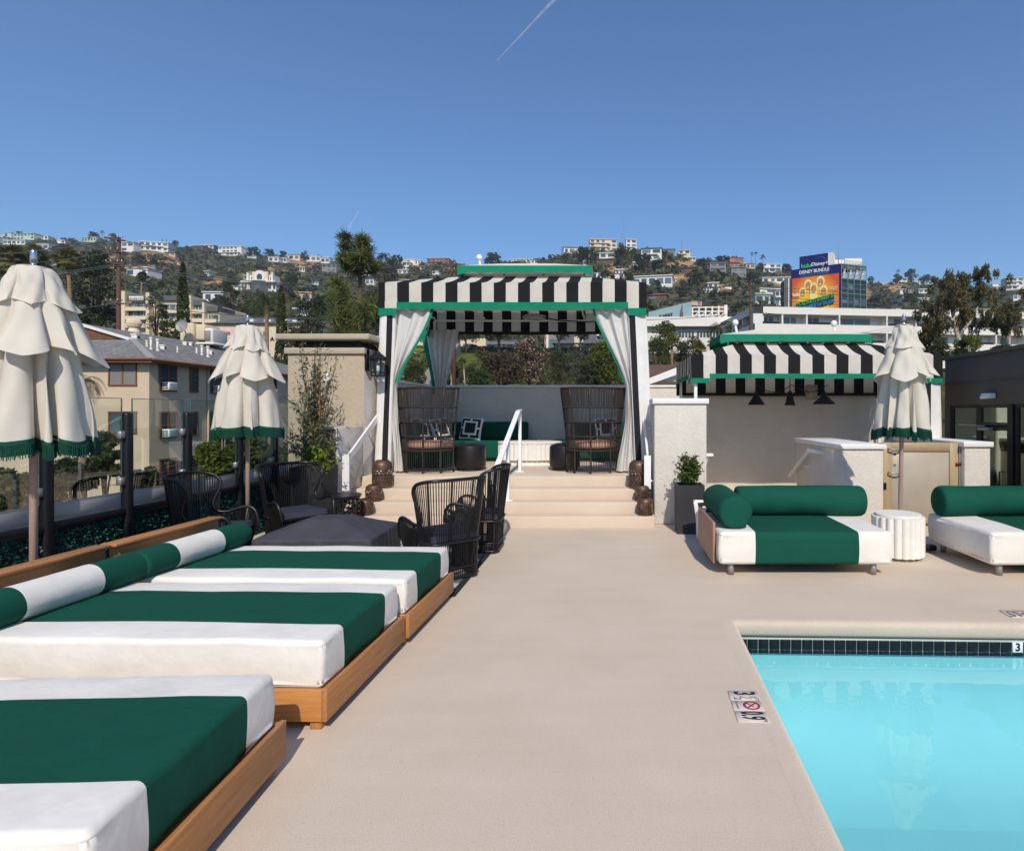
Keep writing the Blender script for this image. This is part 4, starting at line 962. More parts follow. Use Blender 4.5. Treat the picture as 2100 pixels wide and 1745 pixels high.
def wicker_chair(loc, rz, label):
    e = empty('wicker_armchair', loc, rz, label, 'chair', 'black wicker armchairs round the fire table')
    if not wm:
        m = MB(); L = [0]
        for a_, b in zip(rim_pts, rim_pts[1:]): L.append(L[-1] + (b - a_).length)
        n = int(L[-1] / .011); pts = []; j = 0
        for k in range(n + 1):
            s = L[-1] * k / n
            while j < len(L) - 2 and L[j + 1] < s: j += 1
            t_ = (s - L[j]) / max(1e-6, L[j + 1] - L[j]); pts.append(rim_pts[j].lerp(rim_pts[j + 1], t_))
        m.tube(pts, [.0185 if k % 2 else .0158 for k in range(len(pts))], 7); wm['rim'] = m.mesh('rim', M['wicker'])
        m = MB(); n = int(L[-1] / .026); j = 0
        for k in range(1, n):
            s = L[-1] * k / n
            j = max(i for i in range(len(L) - 1) if L[i] <= s); t_ = (s - L[j]) / max(1e-6, L[j + 1] - L[j]); p = rim_pts[j].lerp(rim_pts[j + 1], t_); q = base_pt(p)
            mid = p.lerp(q, .55) + Vector((p.x, p.y, 0)) * -.05
            m.tube([p, mid, q], .0058 if k % 9 else .012, 4, False)
        wm['str'] = m.mesh('cane_strands', M['wicker'])
        m = MB(); ring = [base_pt(p) for p in rim_pts[::3]]
        m.tube(ring, .018, 7, closed=True); wm['base'] = m.mesh('base_ring', M['wicker'])
        m = MB(); r2 = [base_pt(p).lerp(p, .34) for p in rim_pts[::3] if p.z > .45]; r2 = [Vector((p.x, p.y, .385)) for p in r2]; m.tube(r2, .014, 6, closed=True)
        m.tube([Vector((p.x * .96, p.y * .96, .13)) for p in r2], .01, 5, closed=True); wm['ring'] = m.mesh('seat_ring', M['wicker'])
        m = MB(); m.rbox(-.26, .26, -.27, .3, .385, .465, .035, 4, 2); wm['cu'] = m.mesh('cushion', M['navy'])
    for nm, k in (('rim', 'rim'), ('base_ring', 'base'), ('seat_ring', 'ring'), ('cushion', 'cu')): link(nm, wm[k], None, e)
    tag(link('cane_strands', wm['str'], None, e), kind='stuff')
wicker_chair((-1.68, 5.86, 0), R(45), 'black wicker armchair nearest the steps path, seen from behind')
wicker_chair((-1.58, 6.98, 0), R(92), 'black wicker armchair just in front of the white centre handrail')
wicker_chair((-3.85, 7.12, 0), R(-128), 'black wicker armchair with navy seat facing the fire table')
wicker_chair((-4.18, 6.1, 0), R(-80), 'black wicker armchair behind the far teak headboard')
# navy cushion on the floor by the umbrella
o = MB().rbox(-.22, .22, -.2, .2, 0, .26, .09, 4, 2).build('floor_cushion', M['navy'], None, (-3.62, 5.9, .0), (0, 0, .4)); tag(o, 'dark navy cushion lying beside the far daybed bolster', 'cushion')
cv = MB(); cv.smooth = False; lev = [(.02, .61, .47), (.1, .61, .47), (.3, .605, .465), (.36, .60, .46), (.385, .59, .45), (.43, .46, .35), (.48, .32, .245), (.53, .19, .14), (.532, .16, .11)]
def coverf(u, v):
    k = v * (len(lev) - 1); i = min(int(k), len(lev) - 2); t_ = k - i; z, a_, b = (lev[i][q] + (lev[i + 1][q] - lev[i][q]) * t_ for q in range(3))
    th = 2 * math.pi * u; c_, s = math.cos(th), math.sin(th); p = 14; rr = (abs(c_) ** p + abs(s) ** p) ** (-1 / p)
    wr = 1 + (.014 * math.sin(th * 17 + 2 * math.sin(th * 3)) + .01 * math.sin(th * 29)) * max(0, 1 - v * 1.6)
    return (a_ * c_ * rr * wr, b * s * rr * wr, z + .003 * math.sin(th * 6 + v * 9) + .003 * math.sin(th * 11))
cv.grid(coverf, 160, 44, True); cv.add([coverf(k / 40, 1) for k in range(40)], [tuple(range(40))])
ce = empty('fire_table', (-2.98, 6.2, 0), R(3), 'fire table under a dark grey fitted cover between wicker armchairs', 'table')
cv.build('cover', M['cover'], ce)
hs = MB(); hs.tube([coverf(k / 80, .405) for k in range(80)], .004, 5, closed=True); hs.build('cover_seam', M['cover'], ce)
MB().box(-.6, .6, -.45, .45, 0.005, .3).build('table_body', M['black_metal'], ce)
rg = empty('rug', (-2.8, 6.2, .004), 0, 'grey and white outdoor rug with dark border under the wicker armchairs', 'rug')
def rug_mat():
    m, t, b = newmat('rug_weave'); s = sepxyz(t); v = mth(t, 'FRACT', mth(t, 'DIVIDE', mth(t, 'ADD', s[1], 1.2), .9))
    c = mixc(t, mth(t, 'GREATER_THAN', v, .62), lin(196, 194, 192), lin(108, 104, 102)); g = ramp(t, noise(t, 150, 3, .7, objco(t)).outputs[0], [(.35, (.72,) * 3), (.6, (1, 1, 1))])
    t.links.new(mixc(t, 1, c, g, 'MULTIPLY'), b.inputs['Base Color']); b.inputs['Roughness'].default_value = .95; return m
MB().box(-1.42, 1.42, -1.02, 1.02, 0, .006).build('border', pm('rug_border', (.025, .024, .024), .95, bs=.4, bscale=300), rg)
MB().box(-1.36, 1.36, -.96, .96, .0062, .010).build('field', rug_mat(), rg)
# drum side table
dt = empty('drum_table', (ax(700, 8.0), 8.02, 0), 0, 'black pierced metal drum table beside the stucco wall', 'table')
pr_ = random.Random(4); pat = [[pr_.random() < .5 for _ in range(6)] for _ in range(18)]
def dh(j, k):
    if j < 2 or j > 33: return False
    q = k % 11; q = min(q, 10 - q); return pat[(j // 2) % 9][q] and not (q == 5 and j % 6 == 0)
perforated(lambda z: .235, .0, .49, 36, 88, dh).build('pierced_drum', M['black_metal'], dt)
m = MB(); m.lathe([(.235, .48), (.25, .49), (.25, .51), (.001, .515)], 48); m.build('top', M['black_metal'], dt)

# ------------------------------------------------------------------ planters
def branchy(e, trunk_mat, leaf_mat, n, h0, h1, spread, leaf, per, seed, aspect=.3, bow=.12, stemr=.006):
    r_ = random.Random(seed); rs_ = np.random.RandomState(seed); m = MB(); P = []
    for k in range(n):
        a_ = r_.uniform(0, 6.28); hh = r_.uniform(h0, h1); s = spread * r_.uniform(.2, 1.0) * (1 - .35 * (hh - h0) / max(.01, h1 - h0)); b0 = hh * r_.uniform(.0, .45)
        p0 = Vector((.03 * math.cos(a_), .03 * math.sin(a_), b0)); p2 = Vector((s * math.cos(a_), s * math.sin(a_), hh)); p1 = p0.lerp(p2, .5) + Vector((0, 0, bow * r_.uniform(-.2, 1)))
        m.tube([p0, p1, p2], [stemr, stemr * .7, stemr * .3], 4, False)
        for q in range(per):
            t_ = .15 + .85 * (q + r_.random()) / per; p = p0.lerp(p1, t_ * 2) if t_ < .5 else p1.lerp(p2, t_ * 2 - 1)
            P.append(p + Vector([r_.gauss(0, leaf * .45) for _ in range(3)]))
    m.build('stems', trunk_mat, e); V, F = leaf_quads(np.array([list(p) for p in P]), leaf, rs_, None, aspect)
    tag(link('foliage', np_mesh('foliage', V, F), leaf_mat, e), kind='stuff')
M['olive'] = leafmat('olive_leaf', (.06, .075, .042), (.24, .27, .16), 9)
M['shrub'] = leafmat('shrub_leaf', (.025, .05, .012), (.13, .19, .05), 9)
M['fresh'] = leafmat('fresh_leaf', (.07, .11, .01), (.26, .32, .04), 9)
def pot(x, y, w_, h, label, cat='planter', tap=.9):
    e = empty('planter', (x, y, 0), 0, label, cat); a_, b = w_ / 2, w_ / 2 * tap
    m = MB(); m.add([(-b, -b, 0), (b, -b, 0), (b, b, 0), (-b, b, 0), (-a_, -a_, h), (a_, -a_, h), (a_, a_, h), (-a_, a_, h), (-a_ + .025, -a_ + .025, h), (a_ - .025, -a_ + .025, h), (a_ - .025, a_ - .025, h), (-a_ + .025, a_ - .025, h), (-a_ + .03, -a_ + .03, h - .06), (a_ - .03, -a_ + .03, h - .06), (a_ - .03, a_ - .03, h - .06), (-a_ + .03, a_ - .03, h - .06)],
        [(3, 2, 1, 0)] + [(i, (i + 1) % 4, (i + 1) % 4 + 4, i + 4) for i in range(4)] + [(4 + i, 4 + (i + 1) % 4, 8 + (i + 1) % 4, 8 + i) for i in range(4)] + [(8 + i, 8 + (i + 1) % 4, 12 + (i + 1) % 4, 12 + i) for i in range(4)])
    m.build('pot', pm('planter_grey', (.035, .035, .037), .6, var=.15, scale=3, bs=.1) if 'planter_grey' not in bpy.data.materials else bpy.data.materials['planter_grey'], e)
    MB().box(-a_ + .03, a_ - .03, -a_ + .03, a_ - .03, h - .09, h - .05).build('soil', M['soil'], e); return e
def plant(name, e, label, loc, cat='plant'): return empty(name, loc, 0, label, cat)
pot(1.10, 8.02, .37, .66, 'charcoal square planter in front of the white pier', tap=.97)
s1 = empty('shrub', (1.10, 8.02, .6), 0, 'leafy green shrub growing in the charcoal planter by the pier', 'shrub')
branchy(s1, M['bark'], M['shrub'], 70, .12, .46, .27, .055, 26, 11, .4)
pot(-4.12, 8.1, .46, .9, 'tall black planter behind the wicker armchair at the chimney', tap=.9)
t1 = empty('olive_tree', (-4.12, 8.1, .82), 0, 'slender olive tree tied to a stake in the tall black planter', 'tree')
branchy(t1, M['bark'], M['olive'], 84, .2, 1.85, .48, .08, 30, 12, .24, .2, .006)
MB().tube([(0, 0, 0), (.02, 0, .6), (-.02, .01, 1.2), (.01, 0, 1.7)], [.018, .014, .01, .005], 7).build('trunk', M['bark'], t1)
MB().box(.06, .085, -.012, .012, 0, 1.42).build('stake', M['teak'], t1)
s2 = empty('ground_plant', (-3.98, 7.97, .83), 0, 'yellow green leafy plant at the foot of the olive tree', 'plant')
branchy(s2, M['bark'], M['fresh'], 30, .06, .36, .28, .075, 14, 13, .5)

# ------------------------------------------------------------------ dark building with glass doors on the right
db = empty('dark_building', (5.92, 8.0, 0), 0, 'charcoal stucco building with glass doors at the right edge', 'building')
Y0b, Y1b, ZT = -3.5, 2.25, 1.765
MB().rbox(0, 3.5, -5, Y1b, ZT, 2.56, .01, 1).build('upper_wall', M['stucco_dark'], db)
MB().rbox(-.03, 3.5, -5, Y1b + .02, 2.56, 2.62, .006, 1).build('roof_coping', M['stucco_dark'], db)
MB().box(-.02, .0, -5, Y1b, 2.12, 2.135).build('ledge', M['stucco_dark'], db)
MB().box(0, 3.5, 2.1, Y1b, -.2, ZT - .002).build('end_wall', M['stucco_dark'], db)
MB().box(0, 3.5, -5, -1.2, -.2, ZT - .002).build('near_wall', M['stucco_dark'], db)
MB().box(3.3, 3.45, -1.2, 2.1, 0, ZT).build('inner_wall', pm('inner_wall', lin(150, 150, 138), .8), db)
MB().box(.05, 3.3, -1.2, 2.1, -.02, .003).build('inner_floor', pm('inner_floor', lin(120, 112, 104), .5), db)
fm = pm('door_frame', (.045, .036, .032), .45, .3)
def wing(y0, y1, z0, z1, door=False):
    w = empty('door' if door else 'window', (0, 0, 0)); w.parent = db
    f = MB(); t_ = .05
    f.box(.02, .08, y0, y0 + t_, z0, z1); f.box(.02, .08, y1 - t_, y1, z0, z1); f.box(.022, .078, y0 + t_, y1 - t_, z1 - t_, z1); f.box(.022, .078, y0 + t_, y1 - t_, z0, z0 + t_ * (2 if door else 1))
    f.build('frame', fm, w); MB().box(.045, .053, y0 + t_, y1 - t_, z0 + t_, z1 - t_).build('pane', M['doorglass'], w); return w
wing(1.35, 2.1, 0, ZT); d_ = wing(.62, 1.34, 0, 1.42, True); wing(.62, 1.34, 1.44, ZT); wing(-.5, .5, 0, ZT); wing(-1.2, -.52, 0, ZT)
MB().box(-.01, .1, .51, .61, 0, ZT).build('door_post', M['black_metal'], db)
MB().tube([(.02, .74, .45), (-.05, .74, .45), (-.05, .74, .75), (.02, .74, .75)], .012, 8).build('handle', M['black_metal'], d_)
cz = MB(); cz.rbox(-.06, .02, .98, 1.26, 1.36, 1.41, .006, 1); cz.bar((-.03, 1.1, 1.43), (-.2, 1.5, 1.45), .02, .015); cz.build('door_closer', M['grey_metal'], d_)
el = empty('wall_light', (5.91, 8.98, 1.9), 0, 'white emergency light on the charcoal wall above the glass doors', 'light')
MB().rbox(-.1, 0, -.11, .11, -.04, .04, .012, 2).build('housing', M['cap_white'], el); MB().rbox(-.12, -.1, -.1, .1, -.045, -.0, .006, 1).build('lens', M['plaster'], el)
WM = {'w': 'white_wall', 'c': 'cream', 'g': 'grey_wall', 'p': 'pink_wall', 'o': 'orange_wall', 'b': 'brown_wall', 'm': 'mint_wall'}
WN = {'w': 'white', 'c': 'cream', 'g': 'grey', 'p': 'pink', 'o': 'orange brown', 'b': 'dark brown', 'm': 'pale mint'}
A_ = lambda t_: [(cx / 4, 448.4 + b / 4, w_ / 4, h / 4, *r_) for cx, b, w_, h, *r_ in t_]
B_ = lambda t_: [(470.3 + cx / 4, 448.4 + b / 4, w_ / 4, h / 4, *r_) for cx, b, w_, h, *r_ in t_]
C_ = lambda t_: [(973.4 + cx / 4, 448.4 + b / 4, w_ / 4, h / 4, *r_) for cx, b, w_, h, *r_ in t_]
D_ = lambda t_: [(1443.7 + cx / 3.2, 481.2 + b / 3.2, w_ / 3.2, h / 3.2, *r_) for cx, b, w_, h, *r_ in t_]
HS = A_([(50, 152, 110, 38, 'm', 'f'), (195, 172, 190, 48, 'm', 'f'), (345, 167, 90, 30, 'w', 'f'), (115, 214, 170, 36, 'w', 'f'), (728, 192, 145, 36, 'm', 'f'), (350, 257, 100, 46, 'w', 'f'), (1045, 272, 105, 76, 'w', 'f'), (1260, 264, 210, 70, 'w', 'f'), (1595, 224, 70, 32, 'w', 'f'), (1695, 242, 110, 46, 'w', 'f'),
    (1885, 305, 200, 75, 'w', 'f'), (2065, 325, 70, 46, 'w', 'f'), (1125, 480, 190, 72, 'w', 'f'), (1750, 682, 170, 76, 'w', 'f'), (1365, 237, 80, 30, 'c', 'h'), (1620, 262, 100, 34, 'b', 'f'), (500, 205, 60, 26, 'w', 'f'), (30, 200, 60, 40, 'g', 'f'), (1060, 205, 60, 22, 'g', 'f'), (1160, 205, 70, 18, 'w', 'f')])
HS += B_([(362, 358, 85, 42, 'w', 'f'), (445, 362, 48, 38, 'w', 'f'), (520, 291, 80, 28, 'g', 'h'), (530, 342, 95, 46, 'c', 'h'), (690, 353, 115, 44, 'w', 'f'), (785, 367, 75, 46, 'w', 'f'), (818, 442, 125, 70, 'g', 'f'), (930, 406, 90, 32, 'w', 'h'), (978, 363, 110, 28, 'c', 'h'), (1415, 351, 65, 36, 'w', 'f'), (1487, 363, 65, 44, 'w', 'f'), (1545, 376, 46, 34, 'w', 'f'),
    (1452, 422, 62, 62, 'w', 'f'), (1710, 371, 180, 52, 'o', 'f'), (1880, 379, 110, 32, 'g', 'f'), (1130, 467, 90, 52, 'w', 'f'), (1150, 547, 76, 52, 'w', 'h'), (1420, 457, 82, 34, 'w', 'f'), (1690, 462, 56, 36, 'w', 'h'), (585, 687, 165, 78, 'p', 'f'), (585, 802, 110, 58, 'w', 'f'), (500, 592, 76, 46, 'w', 'f'), (140, 724, 120, 52, 'b', 'h'), (1570, 417, 60, 22, 'w', 'h'), (1200, 392, 66, 22, 'w', 'h'), (235, 245, 28, 18, 'w', 'h')])
HS += C_([(800, 257, 140, 52, 'w', 'd'), (1055, 267, 220, 94, 'c', 'f'), (1285, 267, 86, 92, 'w', 'f'), (1087, 327, 130, 42, 'w', 'f'), (1450, 345, 165, 98, 'w', 'd'), (1590, 302, 105, 50, 'g', 'd'), (1720, 320, 100, 62, 'c', 'f'), (1785, 347, 55, 26, 'w', 'f'), (360, 362, 140, 46, 'w', 'f'), (485, 324, 60, 36, 'w', 'f'), (492, 372, 56, 34, 'w', 'h'), (1008, 487, 88, 48, 'w', 'h'), (1066, 491, 46, 44, 'w', 'h'), (1185, 496, 80, 44, 'w', 'h'), (1455, 562, 330, 88, 'w', 'f'), (1995, 432, 130, 66, 'g', 'f'), (1732, 452, 115, 46, 'b', 'f'), (1940, 609, 140, 42, 'w', 'h'), (1820, 714, 90, 46, 'p', 'h'), (1500, 677, 150, 50, 'b', 'h'), (1070, 362, 140, 26, 'b', 'f'), (820, 275, 60, 24, 'c', 'f')])
HS += D_([(215, 215, 92, 62, 'o', 'f'), (228, 276, 96, 60, 'g', 'f'), (450, 250, 120, 56, 'w', 'f'), (475, 316, 180, 32, 'w', 'f'), (388, 457, 106, 64, 'm', 'f'), (495, 472, 52, 110, 'w', 'f'), (278, 151, 32, 26, 'w', 'f'), (305, 223, 62, 32, 'p', 'h'), (18, 382, 40, 34, 'w', 'h'), (412, 387, 96, 30, 'w', 'f'), (1300, 271, 62, 36, 'w', 'h'), (1398, 312, 88, 28, 'w', 'f'), (1508, 311, 124, 32, 'w', 'f'), (1925, 356, 62, 38, 'w', 'f'), (2040, 362, 104, 78, 'w', 'f'), (2060, 432, 62, 38, 'w', 'h'), (1390, 447, 180, 28, 'w', 'f'), (1160, 322, 60, 14, 'w', 'f'), (130, 512, 100, 40, 'o', 'h'), (60, 350, 70, 30, 'w', 'f'), (1440, 385, 60, 24, 'w', 'f'), (1250, 300, 50, 16, 'w', 'f')])
_r = random.Random(77)
while len(HS) < 132:                                   # the smaller houses scattered between the big ones
    _px = _r.uniform(5, 2095); _py = float(np.interp(_px, [0, 500, 750, 1000, 1220, 1500, 1640, 1780, 2100], [500, 535, 552, 555, 525, 560, 580, 598, 606])) + _r.random() ** 1.6 * 75; _w = _r.uniform(9, 20); _h = _r.uniform(5, 9.5)
    if all(abs(_px - h_[0]) > (h_[2] + _w) * .55 + 2 or abs(_py - h_[1]) > 9 for h_ in HS): HS.append((_px, _py, _w, _h, _r.choice('wwwwcgpm'), _r.choice('ffhhd')))
# ------------------------------------------------------------------ terrain: town floor, plaza terrace, hills
RID = [(-1600, 470, 760), (0, 487, 760), (200, 497, 750), (400, 512, 720), (520, 524, 690), (620, 534, 670), (750, 542, 650), (900, 544, 620), (960, 552, 600), (1010, 548, 590), (1100, 541, 580), (1160, 524, 575), (1220, 512, 570), (1300, 508, 570), (1350, 521, 570), (1420, 532, 580), (1500, 545, 600), (1580, 555, 640), (1640, 568, 700), (1780, 586, 760), (1850, 583, 780), (2000, 596, 780), (2100, 592, 780), (3600, 600, 800)]
rpx = np.array([r_[0] for r_ in RID], float); rpy = np.array([r_[1] for r_ in RID], float); rpY = np.array([r_[2] for r_ in RID], float)
NYs = [0, 40, 60, 85, 108, 112, 150, 200]; NZs = [-6, -6, -3, 5.2, 12.6, 13, 14.5, 22]
def terr(x, Y):
    x = np.asarray(x, float); Y = np.asarray(Y, float); px = CX + FPX * x / np.maximum(Y, 1)
    yr = np.interp(px, rpx, rpy); Yr = np.interp(px, rpx, rpY); zr = EYE + (CY - yr) * Yr / FPX
    near = np.interp(Y, NYs, NZs); t_ = np.clip((Y - 200) / (Yr - 200), 0, 1)
    nz = np.sin(x * .021 + 1.3) * np.cos(Y * .017) * 7 + np.sin(x * .05 + Y * .031) * 3.5 + np.sin(x * .11 - Y * .07) * 1.3
    far = 22 + (zr - 22) * t_ ** .95 + nz * np.sin(np.pi * t_) - np.maximum(0, Y - Yr) * .3
    return np.where(Y < 200, near, far)
def hit(px, py):
    Ys = np.linspace(60, float(np.interp(px, rpx, rpY)), 1500); xs = (px - CX) * Ys / FPX; zs = terr(xs, Ys); pz = CY - (zs - EYE) * FPX / Ys
    i = np.argmax(pz <= py) if np.any(pz <= py) else len(Ys) - 1
    return Vector((xs[i], Ys[i], zs[i]))
BARE = [(310, 534, 45, 16), (215, 535, 30, 10), (262, 548, 22, 9), (560, 560, 48, 16), (620, 545, 30, 10), (1262, 552, 26, 9), (1250, 570, 22, 8), (1400, 545, 30, 12), (1390, 570, 20, 8), (1620, 580, 30, 10), (1830, 592, 24, 10), (850, 545, 24, 8), (1480, 590, 16, 7), (1760, 600, 22, 14), (440, 580, 18, 9)]
nu, nvv = 320, 230
pxs = np.linspace(-1500, 3500, nu); Ys = np.concatenate([np.linspace(14, 200, 90), np.linspace(203, 860, nvv - 100), np.linspace(900, 1500, 10)])
GX, GY = np.meshgrid(pxs, Ys); XX = (GX - CX) * np.maximum(GY, 40) / FPX; ZZ = terr(XX, GY)
V = np.stack([XX, GY, ZZ], -1).reshape(-1, 3); nY = len(Ys)
I = np.arange(nY * nu).reshape(nY, nu); F = np.stack([I[:-1, :-1], I[:-1, 1:], I[1:, 1:], I[1:, :-1]], -1).reshape(-1, 4)
me = np_mesh('hills', V, F, True)
spy = CY - (V[:, 2] - EYE) * FPX / V[:, 1]; spx = CX + V[:, 0] * FPX / V[:, 1]
def bare_at(px, py):
    b = np.zeros_like(px)
    for cx, cy, rx, ry in BARE: b = np.maximum(b, np.clip(1.5 - np.sqrt(((px - cx) / rx) ** 2 + ((py - cy) / ry) ** 2), 0, 1))
    return b
bare = bare_at(spx, spy) * (V[:, 1] > 200)
grass = ((V[:, 1] > 66) & (V[:, 1] < 113) & (spx < 1130) & (spx > 800)).astype(float)
for nm, arr in (('bare', bare), ('grass', grass)):
    at_ = me.attributes.new(nm, 'FLOAT', 'POINT'); at_.data.foreach_set('value', arr.astype(np.float32))
def hill_mat():
    m, t, b = newmat('hillside'); co = objco(t)
    a1 = N(t, 'ShaderNodeAttribute', attribute_name='bare'); a2 = N(t, 'ShaderNodeAttribute', attribute_name='grass')
    g = ramp(t, noise(t, .05, 6, .7, co).outputs[0], [(.3, (.035, .042, .02)), (.5, (.07, .075, .035)), (.7, (.17, .135, .075))])
    soil = ramp(t, noise(t, .12, 5, .65, co).outputs[0], [(.3, lin(150, 116, 82)), (.7, lin(200, 160, 116))])
    gr = ramp(t, noise(t, .5, 5, .7, co).outputs[0], [(.3, (.045, .065, .014)), (.5, (.10, .125, .026)), (.7, (.16, .13, .06))])
    c = mixc(t, mth(t, 'MULTIPLY', a1.outputs['Fac'], 1.0), g, soil); c = mixc(t, a2.outputs['Fac'], c, gr)
    t.links.new(c, b.inputs['Base Color']); b.inputs['Roughness'].default_value = .95; b.inputs['Specular IOR Level'].default_value = .1
    bump(t, b, noise(t, .8, 5, .7, co).outputs[0], .8, .8); return m
tag(link('hills', me, hill_mat()), kind='structure')
# town ground far below and out to the horizon
gm = MB(); gm.add([(-3000, -3000, -9.0), (3000, -3000, -9.0), (3000, 3000, -9.0), (-3000, 3000, -9.0)], [(0, 1, 2, 3)])
tag(gm.build('ground', pm('town_ground', (.11, .1, .085), .95, var=.3, scale=.05)), kind='structure')
# the building under the deck
bp = MB(); bp.box(-5.0, 9.5, -4.0, 13.4, -9, -1.12); bp.box(-5.0, -4.88, -4, 13.4, -1.12, -.02); bp.box(-5, 9.5, 13.31, 13.42, -1.12, .1)
tag(bp.build('hotel_block', M['stucco_white']), kind='structure')

# scrub on the slopes (one mass)
M['scrub'] = leafmat('scrub', (.045, .05, .026), (.18, .17, .085), .12, .7, .1)
M['scrub2'] = leafmat('scrub_dark', (.028, .04, .017), (.105, .125, .05), .1, .7, .1)
rs = np.random.RandomState(21); n = 15000
qx = rs.uniform(-150, 2300, n); tt = rs.random(n) ** .8; Yr = np.interp(qx, rpx, rpY); qY = 150 + (Yr - 150) * tt; xx = (qx - CX) * qY / FPX; zz = terr(xx, qY); qy = CY - (zz - EYE) * FPX / qY
keep = bare_at(qx, qy) < rs.uniform(.15, 1.2, n)
for (hx_, hb_, hw_, hh_, *_r) in HS + [(530, 596, 76, 44)]:
    hY = hit(hx_, hb_).y; keep &= ~((np.abs(qx - hx_) < hw_ * .55 + 2) & (qy > hb_ - hh_ * .8) & (qy < hb_ + 4.5) & (qY < hY + 12))
keep &= True; xx, qY, zz = xx[keep], qY[keep], zz[keep]; n = len(xx)
rad = rs.uniform(.9, 2.6, n) * (1 + (rs.random(n) < .12) * 1.2)
def scrub_mass(name, sel, mat, label):
    c = np.stack([xx[sel], qY[sel], zz[sel]], 1); r_ = rad[sel]; K = 22; m_ = len(c)
    d = rs.normal(size=(m_, K, 3)); d /= np.linalg.norm(d, axis=2)[..., None]; d[..., 2] = np.abs(d[..., 2]) * .9
    P = (c[:, None] + d * r_[:, None, None] * rs.uniform(.55, 1.05, (m_, K, 1))).reshape(-1, 3)
    V_, F_ = leaf_quads(P, np.repeat(r_ * .75, K), rs, None, .8); o = link(name, np_mesh(name, V_, F_), mat); tag(o, label, 'scrub', kind='stuff')
sel = rs.random(n) < .55
scrub_mass('hillside_scrub', sel, M['scrub'], 'olive brown scrub covering the far hillside'); scrub_mass('hillside_bushes', ~sel, M['scrub2'], 'dark green bushes covering the far hillside')

rs2 = np.random.RandomState(8); n2 = 900; sx_ = rs2.uniform(820, 1280, n2); sY = rs2.uniform(62, 106, n2); k2 = (np.sin(sx_ * .03 + sY * .2) + rs2.normal(size=n2) * .6 > -.25) | (sx_ > 1110)
sx_, sY = sx_[k2], sY[k2]; xx2 = (sx_ - CX) * sY / FPX; zz2 = terr(xx2, sY); rd = rs2.uniform(.5, 1.5, len(sx_)); dd = rs2.normal(size=(len(sx_), 60, 3)); dd /= np.linalg.norm(dd, axis=2)[..., None]; dd[..., 2] = np.abs(dd[..., 2])
P2 = (np.stack([xx2, sY, zz2], 1)[:, None] + dd * rd[:, None, None] * rs2.uniform(.5, 1.0, (len(sx_), 60, 1))).reshape(-1, 3); V2, F2 = leaf_quads(P2, .34, rs2, None, .7)
tag(link('slope_shrubs', np_mesh('slope_shrubs', V2, F2), leafmat('slope_shrub', (.03, .038, .014), (.14, .14, .045), .25)), 'low mixed shrubs covering the slope behind the main cabana', 'shrubs', kind='stuff')
# ------------------------------------------------------------------ trees
LM = {'dark': leafmat('leaf_dark', (.018, .03, .011), (.075, .095, .034), .5), 'mid': leafmat('leaf_mid', (.022, .04, .010), (.1, .125, .032), .5),
      'olive': leafmat('leaf_olive', (.03, .036, .016), (.11, .115, .05), .5), 'brown': leafmat('leaf_brown', (.045, .035, .02), (.12, .09, .05), .4), 'grey': leafmat('leaf_grey', (.04, .05, .036), (.14, .15, .11), .5),
      'bright': leafmat('leaf_bright', (.035, .055, .008), (.17, .2, .03), .4), 'euc': leafmat('leaf_euc', (.05, .05, .018), (.19, .16, .06), .3), 'pink': leafmat('blossom', lin(190, 150, 140), lin(226, 186, 176), 1.5),
      'pine': leafmat('leaf_pine', (.06, .075, .022), (.22, .24, .07), .35), 'palm': leafmat('leaf_palm', (.08, .085, .02), (.28, .25, .065), .4, .6, .4), 'cypress': leafmat('leaf_cypress', (.03, .045, .012), (.11, .135, .04), .6), 'palmgreen': leafmat('leaf_palm_green', (.02, .035, .008), (.09, .11, .03), .5)}
def shell_pts(rs_, c, r_, n, lo=.45):
    d = rs_.normal(size=(n, 3)); d /= np.linalg.norm(d, axis=1)[:, None]; return np.array(c) + d * np.array(r_) * (lo + (1 - lo) * rs_.random((n, 1)) ** .5)
